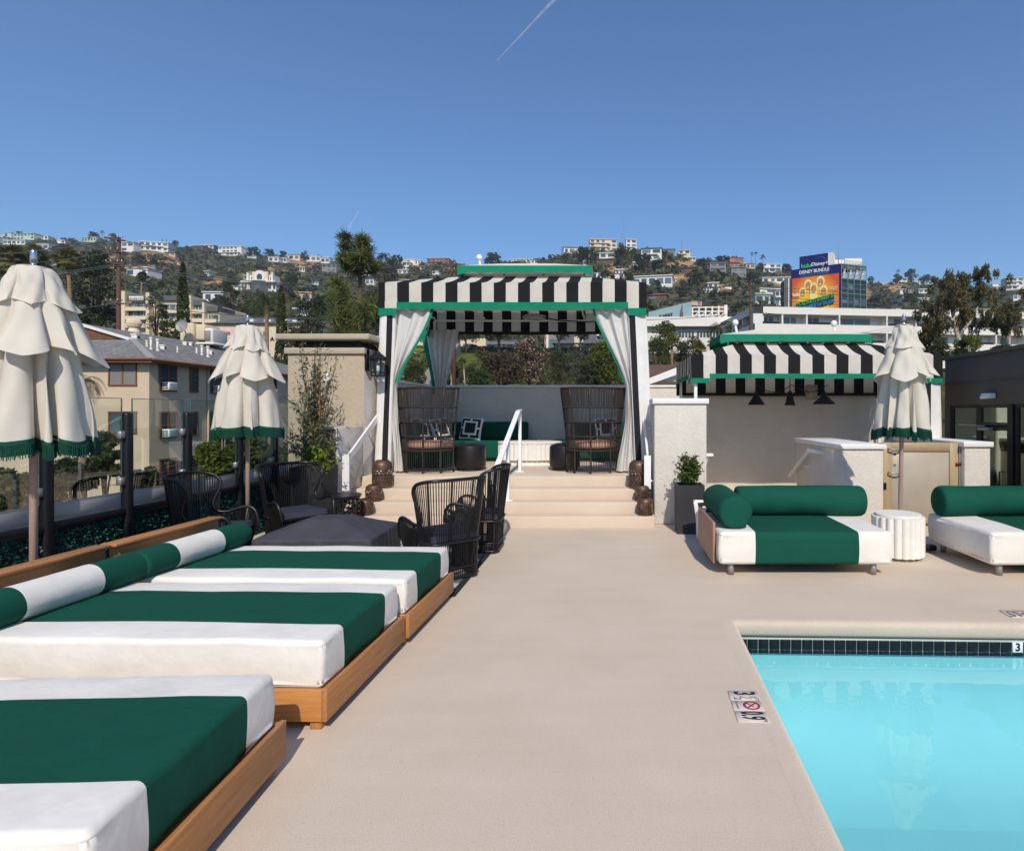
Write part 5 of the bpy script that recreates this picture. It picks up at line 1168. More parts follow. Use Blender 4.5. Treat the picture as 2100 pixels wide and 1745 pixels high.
def broad(px, pyt, pyb, wpx, Y, kind, label, seed, leaf=None, clumps=26, per=110, base=None, trunk=None, bark='bark', cat='tree', name='tree', group=None, extra=None):
    """broadleaf tree whose crown spans pyt..pyb; trunk reaches the ground"""
    x = ax(px, Y); zt, zb_ = az(pyt, Y), az(pyb, Y); w_ = wpx * Y / FPX; g = float(terr(x, Y)) if base is None else base; g = min(g, zb_ - .3)
    e = empty(name, (x, Y, g), 0, label, cat, group); rs_ = np.random.RandomState(seed); h = zt - g; cb = zb_ - g
    leaf = leaf or max(.16, w_ * .05); P = []; m = MB(); hub = Vector((0, 0, cb * .75 + h * .1)); m.tube([(0, 0, -.5), (.02 * h, 0, cb * .5), hub], [w_ * .035 + .05, w_ * .028 + .04, w_ * .022 + .03], 8)
    for k in range(clumps):
        a_ = rs_.uniform(0, 6.283); t_ = rs_.random(); zc = cb + (h - cb) * (.12 + .8 * t_); rr = w_ * .5 * math.sqrt(max(.05, 1 - (2 * (.12 + .8 * t_) - .9) ** 2)) * rs_.uniform(.35, .85)
        c_ = (rr * math.cos(a_), rr * math.sin(a_), zc); cr = w_ * rs_.uniform(.12, .22); P.append(shell_pts(rs_, c_, (cr, cr, cr * .75), per))
        if k % 2 == 0: m.tube([hub * .9, hub.lerp(Vector(c_), .55) + Vector((0, 0, .05 * h)), c_], [w_ * .016 + .02, w_ * .01 + .012, .01], 5, False)
    m.build('trunk', M[bark], e); V_, F_ = leaf_quads(np.concatenate(P), leaf, rs_, None, .7)
    tag(link('crown', np_mesh('crown', V_, F_), LM[kind], e), kind='stuff')
    if extra:
        P2 = np.concatenate(P)[::extra[1]]; c0 = P2.mean(0); P2 = c0 + (P2 - c0) * 1.05; V_, F_ = leaf_quads(P2, leaf * .9, rs_, None, .8); tag(link('blossom', np_mesh('blossom', V_, F_), LM[extra[0]], e), kind='stuff')
    return e
def conifer(px, pyt, pyb, wpx, Y, kind, label, seed, slim=True, group=None, n=2600):
    x = ax(px, Y); g = min(float(terr(x, Y)), az(pyb, Y)); h = az(pyt, Y) - g; w_ = wpx * Y / FPX / 2; e = empty('cypress_tree' if slim else 'conifer_tree', (x, Y, g), 0, label, 'tree', group)
    rs_ = np.random.RandomState(seed); z = rs_.random(n) ** .9; a_ = rs_.uniform(0, 6.283, n)
    prof = np.where(z < .25, .6 + z * 1.6, (1 - z) ** .5 / (.75 ** .5)) if slim else (1 - z) ** .8 * (.75 + .35 * np.sin(z * 40 + rs_.uniform(0, 1, n)))
    r_ = w_ * prof * (.55 + .45 * rs_.random(n) ** .4) * (1 + .13 * np.sin(a_ * 3 + z * 17)); P = np.stack([r_ * np.cos(a_), r_ * np.sin(a_), h * (.03 + .97 * z)], 1)
    V_, F_ = leaf_quads(P, max(.16, w_ * .34), rs_, (0, 0, 0) if not slim else None, .45); MB().tube([(0, 0, -.5), (0, 0, h * .9)], [w_ * .16 + .05, .02], 7).build('trunk', M['bark'], e)
    tag(link('crown', np_mesh('crown', V_, F_), LM[kind], e), kind='stuff'); return e
def fan_palm(px, pyt, Y, rpx_, label, seed, kind='palm', tr=.22, skirt=True, nf=58, group=None, base=None):
    x = ax(px, Y); r_ = rpx_ * Y / FPX; zc = az(pyt, Y) - r_ * .8; g = (float(terr(x, Y)) if base is None else base); h = zc - g; e = empty('palm_tree', (x, Y, g), 0, label, 'tree', group); R_ = random.Random(seed)
    MB().tube([(0, 0, -.5), (.03 * h * R_.uniform(-1, 1), 0, h * .5), (0, 0, h)], [tr * 1.25, tr, tr * .85], 8).build('trunk', M['bark_palm'], e)
    V_ = []; F_ = []; pet = MB()
    for k in range(nf):
        a_ = R_.uniform(0, 6.283); el = R_.uniform(-1.0, 1.45) if skirt else R_.uniform(-.5, 1.4); d = Vector((math.cos(a_) * math.cos(el), math.sin(a_) * math.cos(el), math.sin(el))); L = r_ * R_.uniform(.4, .55) * (.8 if el < -.3 else 1)
        p0 = Vector((0, 0, h)); p1 = p0 + d * L; pet.tube([p0, p1], .02, 3, False); sd_ = d.cross(Vector((0, 0, 1))).normalized(); up = sd_.cross(d)
        for q in range(11):
            th = R(-85 + 17 * q); dd = (d * math.cos(th) + sd_ * math.sin(th)).normalized(); tip = p1 + dd * r_ * R_.uniform(.38, .52) - Vector((0, 0, r_ * .12 * (1 + abs(math.sin(th))))) ; wd = (up * .3 + sd_).normalized() * r_ * .075
            b = len(V_); V_ += [p1 - wd * .3, p1 + wd * .3, (p1 + tip) / 2 + wd + up * r_ * .05, tip, (p1 + tip) / 2 - wd + up * r_ * .05]; F_ += [(b, b + 1, b + 2, b + 4), (b + 4, b + 2, b + 3, b + 3)]
    F_ = [f if len(set(f)) == 4 else f[:3] for f in F_]; mm = bpy.data.meshes.new('fronds'); mm.from_pydata([tuple(v) for v in V_], [], F_)
    tag(link('fronds', mm, LM[kind], e), kind='stuff'); pet.build('stalks', M['bark_palm'], e); return e
def feather_palm(px, pyt, Y, rpx_, label, seed, kind='palmgreen', nf=22, tr=.2, drop=1.0, base=None):
    x = ax(px, Y); r_ = rpx_ * Y / FPX; zc = az(pyt, Y) - r_ * .45; g = float(terr(x, Y)) if base is None else base; h = zc - g; e = empty('palm_tree', (x, Y, g), 0, label, 'tree'); R_ = random.Random(seed)
    MB().tube([(0, 0, -.5), (0, 0, h * .5), (0, 0, h)], [tr * 1.2, tr, tr * .8], 8).build('trunk', M['bark_palm'], e); V_ = []; F_ = []
    for k in range(nf):
        a_ = R_.uniform(0, 6.283); el = R_.uniform(-.1, 1.2); d0 = Vector((math.cos(a_) * math.cos(el), math.sin(a_) * math.cos(el), math.sin(el))); n_ = 22; p = Vector((0, 0, h)); d = d0.copy(); sd_ = d0.cross(Vector((0, 0, 1))).normalized()
        for q in range(n_):
            p = p + d * (r_ * 1.25 / n_); d = (d + Vector((0, 0, -.11 * drop))).normalized()
            for s in (-1, 1):
                L = r_ * .26 * math.sin(math.pi * (.15 + .8 * q / n_)); dd = (sd_ * s * .7 + d * .5 + Vector((0, 0, -.55 * R_.uniform(.5, 1.4)))).normalized(); b = len(V_); wv = d * r_ * .014; V_ += [p - wv, p + wv, p + dd * L + wv * .3, p + dd * L - wv * .3]; F_.append((b, b + 1, b + 2, b + 3))
    mm = bpy.data.meshes.new('fronds'); mm.from_pydata([tuple(v) for v in V_], [], F_); tag(link('fronds', mm, LM[kind], e), kind='stuff'); return e
def tuft_pine(px, pyt, Y, label, seed, tufts, base=-6):
    """long-needled pine: tufts = (px, py, radius px)"""
    x = ax(px, Y); e = empty('pine_tree', (x, Y, base), 0, label, 'tree'); rs_ = np.random.RandomState(seed); h = az(pyt, Y) - base; m = MB(); m.tube([(0, 0, -.4), (.1, 0, h * .5), (0, 0, h * .96)], [.34, .26, .12], 8); Vs = []
    for (tx, ty, tr_) in tufts:
        dy = rs_.uniform(-1, 1) * 1.6; c = np.array([ax(tx, Y) - x, dy, az(ty, Y) - base]); r_ = tr_ * Y / FPX; z0 = max(.3, c[2] - abs(c[0]) * .5 - .4); m.tube([(0, 0, z0), (c[0] * .6, c[1] * .6, z0 + (c[2] - z0) * .4), tuple(c)], [.09, .06, .03], 5, False)
        n_ = 230; d = rs_.normal(size=(n_, 3)); d[:, 2] += .25; d /= np.linalg.norm(d, axis=1)[:, None]; s = np.cross(d, rs_.normal(size=(n_, 3))); s /= np.linalg.norm(s, axis=1)[:, None]; L = r_ * rs_.uniform(.6, 1.1, (n_, 1)); o = c + rs_.normal(size=(n_, 3)) * r_ * .18
        q = np.empty((n_, 4, 3)); q[:, 0] = o - s * .026; q[:, 1] = o + s * .026; q[:, 2] = o + d * L + s * .014 - np.array([0, 0, .12]) * L; q[:, 3] = o + d * L - s * .014 - np.array([0, 0, .12]) * L; Vs.append(q.reshape(-1, 3))
    V_ = np.concatenate(Vs); m.build('trunk', M['bark'], e); tag(link('needles', np_mesh('needles', V_, np.arange(len(V_)).reshape(-1, 4)), LM['pine'], e), kind='stuff'); return e

R_ = random.Random(5)
tf = [(735 + R_.uniform(-26, 26), 515 + R_.uniform(-26, 34), R_.uniform(17, 25)) for _ in range(17)] + [(712, 545, 16), (758, 552, 15), (703, 588, 18), (716, 600, 20), (700, 610, 16)]
tf += [(722 + R_.uniform(-46, 52), 645 + R_.uniform(-42, 70), R_.uniform(20, 30)) for _ in range(34)]
tuft_pine(737, 492, 46, 'tall long-needled pine left of the main cabana, above the chimney', 3, tf)
conifer(375, 538, 690, 34, 66, 'cypress', 'tall slim cypress behind the shingled roof, left of the rooftop unit', 1, n=6000)
conifer(577, 586, 740, 34, 50, 'cypress', 'slim cypress just left of the tan chimney block', 2, n=6000)
fan_palm(25, 500, 80, 44, 'bushy fan palm behind the nearest umbrella, at the left edge', 1)
fan_palm(72, 502, 84, 36, 'fan palm rising just behind the nearest umbrella finial', 6)
fan_palm(139, 505, 72, 32, 'fan palm with golden dead fronds left of the utility pole', 2)
fan_palm(291, 556, 150, 12, 'small fan palm in front of the white modern hillside house', 3, 'palmgreen')
feather_palm(547, 602, 52, 40, 'drooping feather palm behind the second umbrella', 4)
feather_palm(168, 760, 17, 48, 'drooping palm fronds beside the nearest umbrella, against the tan house', 5, 'palmgreen', 20, .12, 1.5, -6)
broad(196, 505, 672, 92, 78, 'dark', 'big dark tree just left of the wooden utility pole', 11, clumps=44, per=120)
broad(170, 640, 720, 90, 62, 'mid', 'green tree above the gable of the shingled roof', 12)
broad(320, 562, 690, 42, 92, 'dark', 'dark conifer in front of the cream apartment block', 13, clumps=30)
broad(335, 612, 700, 20, 88, 'dark', 'narrow dark tree beside the tall cypress, on its left', 14)
broad(470, 572, 650, 34, 150, 'dark', 'dark tree right of the cream apartment block', 15)
broad(346, 655, 712, 46, 72, 'mid', 'low green tree at the foot of the tall cypress', 16)
broad(520, 618, 660, 60, 170, 'mid', 'rounded tree below the cream mansion, left part', 17)
broad(476, 566, 610, 36, 240, 'olive', 'tree left of the cream mansion', 18)
broad(592, 572, 612, 34, 230, 'dark', 'dark tree at the right end of the cream mansion', 19)
broad(640, 590, 720, 74, 74, 'dark', 'large dark tree left of the long-needled pine', 20, clumps=40)
broad(612, 660, 720, 50, 66, 'brown', 'reddish brown tree right of the near cypress', 21)
broad(690, 575, 640, 60, 190, 'mid', 'green trees behind the long-needled pine', 22)
broad(790, 515, 600, 44, 150, 'olive', 'loose tree between the tall pine and the main cabana', 23)
broad(30, 560, 700, 80, 66, 'mid', 'green tree hidden behind the nearest umbrella', 24)
broad(560, 640, 700, 30, 110, 'brown', 'small brown tree near the pink windowed building', 25)
# seen through and beside the main cabana
broad(1085, 697, 786, 74, 76, 'brown', 'pink blossoming tree on the slope behind the main cabana', 31, extra=('pink', 3), clumps=34, base=1.5)
broad(1030, 728, 790, 96, 66, 'brown', 'wide brown bush below the pink blossoming tree', 32, clumps=36, base=0)
broad(1152, 715, 790, 56, 72, 'olive', 'brownish green tree right of the pink blossoming tree', 33, base=0)
broad(1188, 700, 795, 54, 66, 'grey', 'grey green tree behind the back wall of the main cabana', 34, base=0)
broad(1240, 700, 800, 84, 60, 'bright', 'dense bright green tree behind the right curtain of the main cabana', 35, clumps=44, per=150, base=0)
broad(1210, 740, 800, 50, 58, 'dark', 'dark low tree between grey green and bright green trees', 36, base=0)
broad(926, 722, 795, 40, 64, 'olive', 'thin olive tree with pale trunk beside the left back curtain', 37, bark='bark_pale', clumps=14, base=0)
broad(955, 728, 795, 46, 62, 'olive', 'thin leaning olive tree with pale trunk behind the cabana wall', 38, bark='bark_pale', clumps=14, base=0)
broad(985, 760, 800, 70, 58, 'mid', 'low green bush behind the cabana back wall', 39, base=0)
broad(850, 745, 800, 50, 60, 'mid', 'low green bush seen left of the left back curtain', 40, base=0)
broad(1022, 640, 692, 90, 108, 'dark', 'large dark tree with thick trunk in the plaza car park', 41)
broad(955, 650, 700, 60, 110, 'olive', 'open tree beside the wooden pole in the plaza car park', 42)
broad(1146, 650, 700, 52, 108, 'olive', 'forked tree in front of the glass fronted plaza building', 43, clumps=18)
broad(1190, 655, 702, 60, 106, 'olive', 'pale trunked tree in front of the slate roofed plaza building', 44, bark='bark_pale', clumps=18)
broad(1100, 640, 682, 60, 150, 'dark', 'dark tree behind the plaza', 45)
broad(1365, 655, 760, 70, 78, 'bright', 'large green tree right of the main cabana', 46, clumps=40)
broad(1345, 690, 770, 50, 72, 'mid', 'green tree close to the right curtain of the main cabana', 47)
broad(1420, 690, 775, 70, 74, 'olive', 'green tree above the left corner of the right cabana', 48, clumps=36)
for i, px in enumerate((1378, 1430, 1437, 1462)): fan_palm(px, 690 + 6 * (i % 3), 66 + i, 17, ('first', 'second', 'third', 'fourth')[i] + ' small palm from the left between the two cabanas', 50 + i, 'palm', .16, False, 26)
feather_palm(1474, 655, 84, 30, 'date palm at the left end of the white apartment block', 60, 'olive' if 0 else 'palmgreen', 24)
feather_palm(1463, 620, 120, 22, 'date palm on the slope above the white apartment block', 61)
# eucalyptus in front of the white apartment block
def eucalypt(label, trunk, limbs, clumps_, Y, seed, base=-5):
    px0 = trunk[0][0]; x = ax(px0, Y); e = empty('eucalyptus_tree', (x, Y, base), 0, label, 'tree', 'eucalyptus trees at the right'); rs_ = np.random.RandomState(seed); L_ = lambda px, py, dy=0: Vector((ax(px, Y) - x, dy, az(py, Y) - base))
    m = MB(); m.tube([Vector((0, 0, -.4))] + [L_(*p) for p in trunk], [.34] + [.3 * (1 - .6 * i / len(trunk)) for i in range(len(trunk))], 8); m.build('trunk', M['bark_pale'], e); m = MB()
    for lb in limbs: m.tube([L_(*p) for p in lb], [.15 * (1 - .7 * i / (len(lb) - 1)) + .02 for i in range(len(lb))], 6, False)
    m.build('limb', M['bark_pale'], e); P = []
    for (cx, cy, rx, ry) in clumps_:
        for k in range(15):
            c = L_(cx + rs_.normal() * rx * .55, cy + rs_.normal() * ry * .5, rs_.normal() * 1.2); n_ = 90; r2 = rx * Y / FPX * .42; p = shell_pts(rs_, tuple(c), (r2, r2, r2 * 1.1), n_, .2); p[:, 2] -= rs_.random(n_) ** 2 * ry * Y / FPX * .7; P.append(p)
    V_, F_ = leaf_quads(np.concatenate(P), .25, rs_, None, .35); V_ = V_.reshape(-1, 4, 3); c_ = V_.mean(1, keepdims=True); d = V_ - c_; d[..., 2] *= 1.8; V_ = (c_ + d).reshape(-1, 3)
    tag(link('crown', np_mesh('crown', V_, F_), LM['euc'], e), kind='stuff')
eucalypt('tall eucalyptus with pale forked trunk behind the right umbrella', [(1964, 735), (1966, 700), (1958, 660), (1950, 620)], [[(1964, 690), (1990, 660), (2005, 630)], [(1958, 660), (1930, 640), (1915, 625)], [(1968, 710), (1990, 690), (2012, 660)], [(1950, 620), (1965, 590), (1975, 570)]],
    [(1945, 575, 20, 26), (1975, 575, 18, 24), (1908, 625, 16, 24), (1925, 655, 16, 24), (1985, 640, 16, 26), (2010, 590, 16, 24), (2018, 560, 14, 16), (1905, 665, 12, 22), (1950, 620, 16, 20), (2005, 655, 12, 20), (1965, 600, 18, 20)], 60, 71)
eucalypt('smaller eucalyptus at the far right, beside the forked one', [(2064, 735), (2068, 690), (2062, 650)], [[(2066, 690), (2050, 670), (2045, 650)]], [(2060, 620, 13, 24), (2070, 640, 12, 22), (2048, 650, 10, 18), (2058, 665, 12, 20)], 62, 72)
eucalypt('thin eucalyptus between the right umbrella and the forked one', [(1912, 735), (1914, 690), (1908, 665)], [[(1913, 690), (1900, 680), (1893, 675)]], [(1905, 690, 10, 18), (1890, 700, 9, 14), (1918, 705, 8, 12)], 61, 73)
broad(1985, 690, 730, 60, 52, 'bright', 'rounded shrub above the charcoal roof, below the forked eucalyptus', 74, base=-4)
broad(1925, 700, 735, 40, 50, 'olive', 'rounded shrub above the charcoal roof, right of the umbrella', 75, base=-4)
broad(2055, 705, 735, 40, 50, 'mid', 'low shrub above the charcoal roof at the far right', 76, base=-4)
# greenery below the glass railing
for i, (px, pt, pb, w_, Y, k) in enumerate(((215, 885, 985, 62, 22, 'mid'), (150, 940, 1010, 90, 17, 'dark'), (455, 890, 985, 90, 17, 'bright'), (520, 895, 985, 90, 18, 'mid'), (585, 905, 990, 70, 18, 'mid'), (300, 960, 1010, 60, 20, 'olive'), (20, 960, 1060, 90, 13, 'mid'), (90, 985, 1040, 70, 13, 'brown'))):
    broad(px, pt, pb, w_, Y, k, ('tall bush in front of the tan house, seen through glass', 'dark hedge bush seen through the glass beside the nearest umbrella', 'bright leafy bush behind the glass left of the second umbrella', 'green leafy bush behind the glass at the second umbrella', 'green leafy bush behind the glass right of the second umbrella', 'small olive bush at the corner of the tan house', 'green bush at the far left below the railing', 'brownish bush left below the railing')[i], 80 + i, leaf=.14, clumps=30, per=170, base=-6, cat='bush', name='bush')
# ------------------------------------------------------------------ neighbouring buildings
UW = MB().box(-.5, .5, -.5, .5, -.5, .5)
unit_cache = {}
def unit(mat):
    if mat.name not in unit_cache: unit_cache[mat.name] = UW.mesh('piece', mat)
    return unit_cache[mat.name]
def piece(name, mat, parent, x0, x1, y0, y1, z0, z1):
    o = link(name, unit(mat), None, parent, ((x0 + x1) / 2, (y0 + y1) / 2, (z0 + z1) / 2), None, (abs(x1 - x0), abs(y1 - y0), abs(z1 - z0))); return o
M['cream'] = pm('cream_stucco', lin(220, 203, 174), .9, var=.07, scale=.6, var2=.06, scale2=.1)
M['tan_stucco'] = pm('tan_stucco', lin(208, 187, 160), .9, var=.08, scale=.8, bs=.3, bscale=12, bdist=.02, var2=.05, scale2=.2)
M['brown_wood'] = pm('brown_trim', lin(128, 84, 56), .7, var=.2, scale=2)
M['white_wall'] = pm('white_wall', lin(226, 222, 214), .85, var=.06, scale=.3, var2=.05, scale2=.06)
M['grey_wall'] = pm('grey_wall', lin(140, 136, 130), .9, var=.1, scale=.4)
M['pink_wall'] = pm('pink_wall', lin(206, 172, 148), .9, var=.1, scale=.3)
M['orange_wall'] = pm('orange_wall', lin(176, 116, 82), .9, var=.15, scale=.3)
M['brown_wall'] = pm('brown_wall', lin(108, 82, 66), .9, var=.2, scale=.3)
M['mint_wall'] = pm('mint_wall', lin(190, 204, 188), .8, var=.06, scale=.3)
M['roof_grey'] = pm('roof_grey', lin(96, 96, 98), .9, var=.2, scale=1)
M['roof_brown'] = pm('roof_brown', lin(104, 78, 62), .9, var=.2, scale=.5)
M['roof_red'] = pm('roof_red', lin(156, 92, 70), .9, var=.2, scale=.5)
def shingles():
    m, t, b = newmat('shingles'); co = objco(t); br = N(t, 'ShaderNodeTexBrick'); br.inputs['Scale'].default_value = 1.0; br.inputs['Brick Width'].default_value = .33; br.inputs['Row Height'].default_value = .15; br.inputs['Mortar Size'].default_value = .008
    br.inputs['Color1'].default_value = (*lin(150, 147, 144), 1); br.inputs['Color2'].default_value = (*lin(118, 115, 113), 1); br.inputs['Mortar'].default_value = (*lin(84, 82, 80), 1)
    mp = N(t, 'ShaderNodeMapping'); mp.inputs['Rotation'].default_value = (0, 0, R(90)); t.links.new(co, mp.inputs[0]); t.links.new(mp.outputs[0], br.inputs['Vector'])
    g = ramp(t, noise(t, .8, 5, .7, co).outputs[0], [(.3, (.78,) * 3), (.7, (1, 1, 1))]); t.links.new(mixc(t, 1, br.outputs[0], g, 'MULTIPLY'), b.inputs['Base Color']); b.inputs['Roughness'].default_value = .95; bump(t, b, br.outputs['Fac'], .4, .02); return m
M['shingles'] = shingles()

# --- tan house with the shingled roof, left
TX, TY = -23.8, 30.0; th = empty('tan_house', (TX, TY, -6), 0, 'tan stucco apartment house with grey shingled roof beyond the railing', 'house')
EZ, OV, SL = 4.37 + 6, .5, .302
MB().box(-17.6, 0, 0, 28, 0, EZ - .05).build('wall', M['tan_stucco'], th)
MB().box(-17.65, .04, -.04, 28.04, 3.9, 4.02).build('string_course', M['tan_stucco'], th)
zr = EZ + SL * 8.9; hx = .5 - 5.5 / 1
hipz = EZ + SL * 5.5; xr_ = .5 - 8.9; xa, xb = .5 - 5.5, .5 - 17.8 + 5.5
rf = MB(); rf.add([(.5, -.5, EZ), (.5, 28.5, EZ), (xr_, 23, zr), (xr_, 5, zr), (xa, 5, hipz)], [(0, 1, 2, 3, 4)]); rf.add([(.5 - 17.8, -.5, EZ), (.5, -.5, EZ), (xa, 5, hipz), (xb, 5, hipz)], [(0, 1, 2, 3)])
rf.add([(.5 - 17.8, 28.5, EZ), (.5 - 17.8, -.5, EZ), (xb, 5, hipz), (xr_, 5, zr), (xr_, 23, zr)], [(0, 1, 2, 3, 4)]); rf.add([(.5, 28.5, EZ), (.5 - 17.8, 28.5, EZ), (xr_, 23, zr)], [(0, 1, 2)])
ro = rf.build('roof', M['shingles'], th)
MB().box(.5 - 17.8, .52, -.52, -.46, EZ - .2, EZ - .002).build('fascia', M['brown_wood'], th); MB().box(.46, .52, -.455, 28.5, EZ - .2, EZ - .002).build('fascia', M['brown_wood'], th)
MB().box(.5 - 17.8, .45, -.45, 28.5, EZ - .12, EZ - .06).build('soffit', M['brown_wood'], th)
gu = MB(); gu.tube([(.56, -.55, EZ - .03), (.56, 28.5, EZ - .03)], .06, 6); gu.tube([(.56, -.56, EZ - .03), (.5 - 17.8, -.56, EZ - .03)], .06, 6); gu.build('gutter', M['brown_wood'], th)
gv = MB(); gv.add([(xb, 5.02, hipz), (xa, 5.02, hipz), (xr_, 5.02, zr)], [(0, 1, 2)]); gv.build('gable_back', M['black_metal'], th)
for k in range(7):
    z0 = hipz + .06 + k * (zr - hipz - .1) / 7.3; hw = (zr - z0) / SL - .25
    if hw > .2: MB().bar((xr_ - hw, 4.95, z0), (xr_ + hw, 4.95, z0 + .02), .04, .11).build('louvre', M['brown_wood'], th)
for s in (-1, 1): MB().bar((xr_, 4.86, zr - .02), (xr_ + s * (xa - xr_ + .2), 4.86, hipz - .06), .16, .16).build('rake_board', M['white_wall'], th)
hr = MB().bar((.5, -.5, EZ + .03), (xa, 5, hipz + .03), .34, .05); hr.build('hip_cap', pm('hip_cap', lin(156, 153, 150), .95, var=.1, scale=2), th)
def th_window(x0, x1, y0, y1, z0, z1, ac=None, lab=None):
    wz = 6; front = abs(y1 - y0) < .01; w_ = empty('window'); w_.parent = th
    if front:
        MB().box(x0 - TX, x1 - TX, -.02, .06, z0 + wz, z1 + wz).build('pane', M['window_blue'], w_)
        f = MB(); xm = (x0 + x1) / 2 - TX
        for xx_ in (x0 - TX, x1 - TX, xm): f.box(xx_ - .035, xx_ + .035, -.06, -.021, z0 + wz, z1 + wz)
        for z in (z0, z1): f.box(x0 - TX - .05, x1 - TX + .05, -.062, -.02, z + wz - .04, z + wz + .04)
        f.build('frame', M['brown_wood'], w_)
        for k in range(12): z = z0 + wz + .08 + (z1 - z0 - .16) * k / 11; MB().box(x0 - TX + .05, x1 - TX - .05, -.028, -.021, z - .035, z + .03).build('blind_slat', M['grey_wall'], w_) if k % 1 == 0 and x1 - x0 > 1.2 and z0 > 1 else None
    else:
        MB().box(-.06, .02, y0 - TY, y1 - TY, z0 + wz, z1 + wz).build('pane', M['window'], w_); f = MB(); ym = (y0 + y1) / 2 - TY
        for yy in (y0 - TY, y1 - TY, ym) if y1 - y0 > .9 else (y0 - TY, y1 - TY): f.box(.021, .06, yy - .035, yy + .035, z0 + wz, z1 + wz)
        for z in (z0, z1): f.box(.02, .062, y0 - TY - .05, y1 - TY + .05, z + wz - .04, z + wz + .04)
        f.box(.021, .045, y0 - TY, y1 - TY, (z0 + z1) / 2 + wz - .02, (z0 + z1) / 2 + wz + .02); f.build('frame', M['brown_wood'], w_)
        if ac:
            e = empty('air_conditioner', (TX + .05, (y0 + ym + TY) / 2 + .1 * 0 + (y1 - y0) * .12, z0 + .02), 0, lab, 'air conditioner', 'window air conditioners on the tan house')
            MB().rbox(0, .38, -.32, .32, 0, .42, .02, 1).build('case', M['cap_white'], e)
            for k in range(3):
                for j in range(2): MB().box(.06 + .1 * 0 - .06, .0, 0, 0, 0, 0) if 0 else None
            for j in range(3):
                for k in range(2): MB().box(.02 + k * .17, .16 + k * .17, -.33, -.322, .06 + j * .11, .13 + j * .11).build('grille', M['window'], e)
            for k in range(5): MB().box(.381, .386, -.26, .26, .06 + k * .07, .085 + k * .07).build('grille', M['grey_wall'], e)
for z0, z1 in ((3.04, 4.17), (.57, 1.65)): th_window(-25.85, -24.45, 30, 30, z0, z1)
th_window(-29.5, -28.1, 30, 30, 3.04, 4.17); th_window(-29.5, -28.1, 30, 30, .57, 1.65); th_window(-33, -31.6, 30, 30, 3.04, 4.17)
aclab = iter(['white window air conditioner, top floor nearest the house corner', 'white window air conditioner, top floor, second from the house corner', 'white window air conditioner, top floor behind the second umbrella', 'white window air conditioner, middle floor nearest the house corner', 'white window air conditioner, middle floor, second from the corner', 'white window air conditioner, middle floor, farthest', 'a', 'b'])
for zo in (0, -2.5, -5):
    th_window(TX, TX, 30.65, 31.85, 2.8 + zo, 4.13 + zo, zo > -4, next(aclab) if zo > -4 else None)
    th_window(TX, TX, 32.9, 33.5, 2.8 + zo, 4.13 + zo); th_window(TX, TX, 34.6, 35.75, 2.8 + zo, 4.13 + zo, zo > -4, next(aclab) if zo > -4 else None); th_window(TX, TX, 40.2, 41.4, 2.8 + zo, 4.13 + zo, zo > -4, next(aclab) if zo > -4 else None)
    th_window(TX, TX, 37.3, 38.0, 2.8 + zo, 4.13 + zo)
MB().tube([(.08, 4.3, EZ - .2), (.08, 4.3, 0)], .05, 6).build('downpipe', M['tan_stucco'], th)
# roof fittings on the right slope
def on_roof(px, py):
    Y = -4.317 / ((-(py - CY) + SL * (px - CX)) / FPX) if 1 else 0; Y = (EZ - 6 - EYE - SL * 23.3) / ((-(py - CY) + SL * (px - CX)) / FPX); return at(px, py, Y)
k5 = lambda cx, cy: (cx / 3.546, (900 + cy / 1.939) / 1.8286)
vents = [(1098, 795, 88, 20, 'p'), (1146, 805, 85, 22, 'p'), (1068, 775, 45, 20, 'b'), (988, 718, 36, 40, 'v'), (1188, 795, 32, 30, 'v'), (1290, 818, 45, 12, 'p'), (1430, 822, 40, 16, 'p'), (1468, 835, 70, 20, 'p'), (1512, 850, 78, 22, 'p'), (1350, 765, 26, 28, 'v'), (1388, 768, 26, 30, 'v'), (1535, 832, 30, 26, 'v')]
for i, (cx, cy, h, w_, kd) in enumerate(sorted(vents)):
    p = on_roof(*k5(cx, cy)); s = p.y / FPX / 3.546; e = empty('roof_vent', p, 0, f"{'white roof vent pipe' if kd == 'p' else 'squat white roof vent' if kd == 'v' else 'stained roof vent pipe'}, {('first', 'second', 'third', 'fourth', 'fifth', 'sixth', 'seventh', 'eighth', 'ninth', 'tenth', 'eleventh', 'twelfth')[i]} from left on the shingled roof", 'roof vent', 'white vents on the shingled roof'); m = MB()
    if kd == 'v':
        m.rbox(-w_ * s / 2, w_ * s / 2, -w_ * s / 2, w_ * s / 2, -.1, h * s * .65, .02, 1); m.build('body', M['white_wall'], e); MB().rbox(-w_ * s * .65, w_ * s * .5, -w_ * s * .55, w_ * s * .55, h * s * .65, h * s, .03, 2).build('hood', M['white_wall'], e); MB().box(w_ * s * .5, w_ * s * .51, -w_ * s * .3, w_ * s * .3, .02, h * s * .55).build('opening', M['window'], e)
    else:
        m.tube([(0, 0, -.2), (0, 0, h * s * .88)], w_ * s * .36, 10); m.build('pipe', M['white_wall'] if kd == 'p' else M['cream'], e); m = MB(); m.lathe([(w_ * s * .5, h * s * .84), (w_ * s * .55, h * s * .9), (w_ * s * .5, h * s * 1.0), (.001, h * s * 1.02)], 12); m.build('cap', M['white_wall'], e); m = MB(); m.lathe([(w_ * s * .7, -.1), (w_ * s * .4, h * s * .12)], 12); m.build('flashing', M['white_wall'], e)
p = at(274.7, 674, 44.0); e = empty('turbine_vent', p, 0, 'cream ribbed turbine vent on the ridge of the shingled roof', 'roof vent')
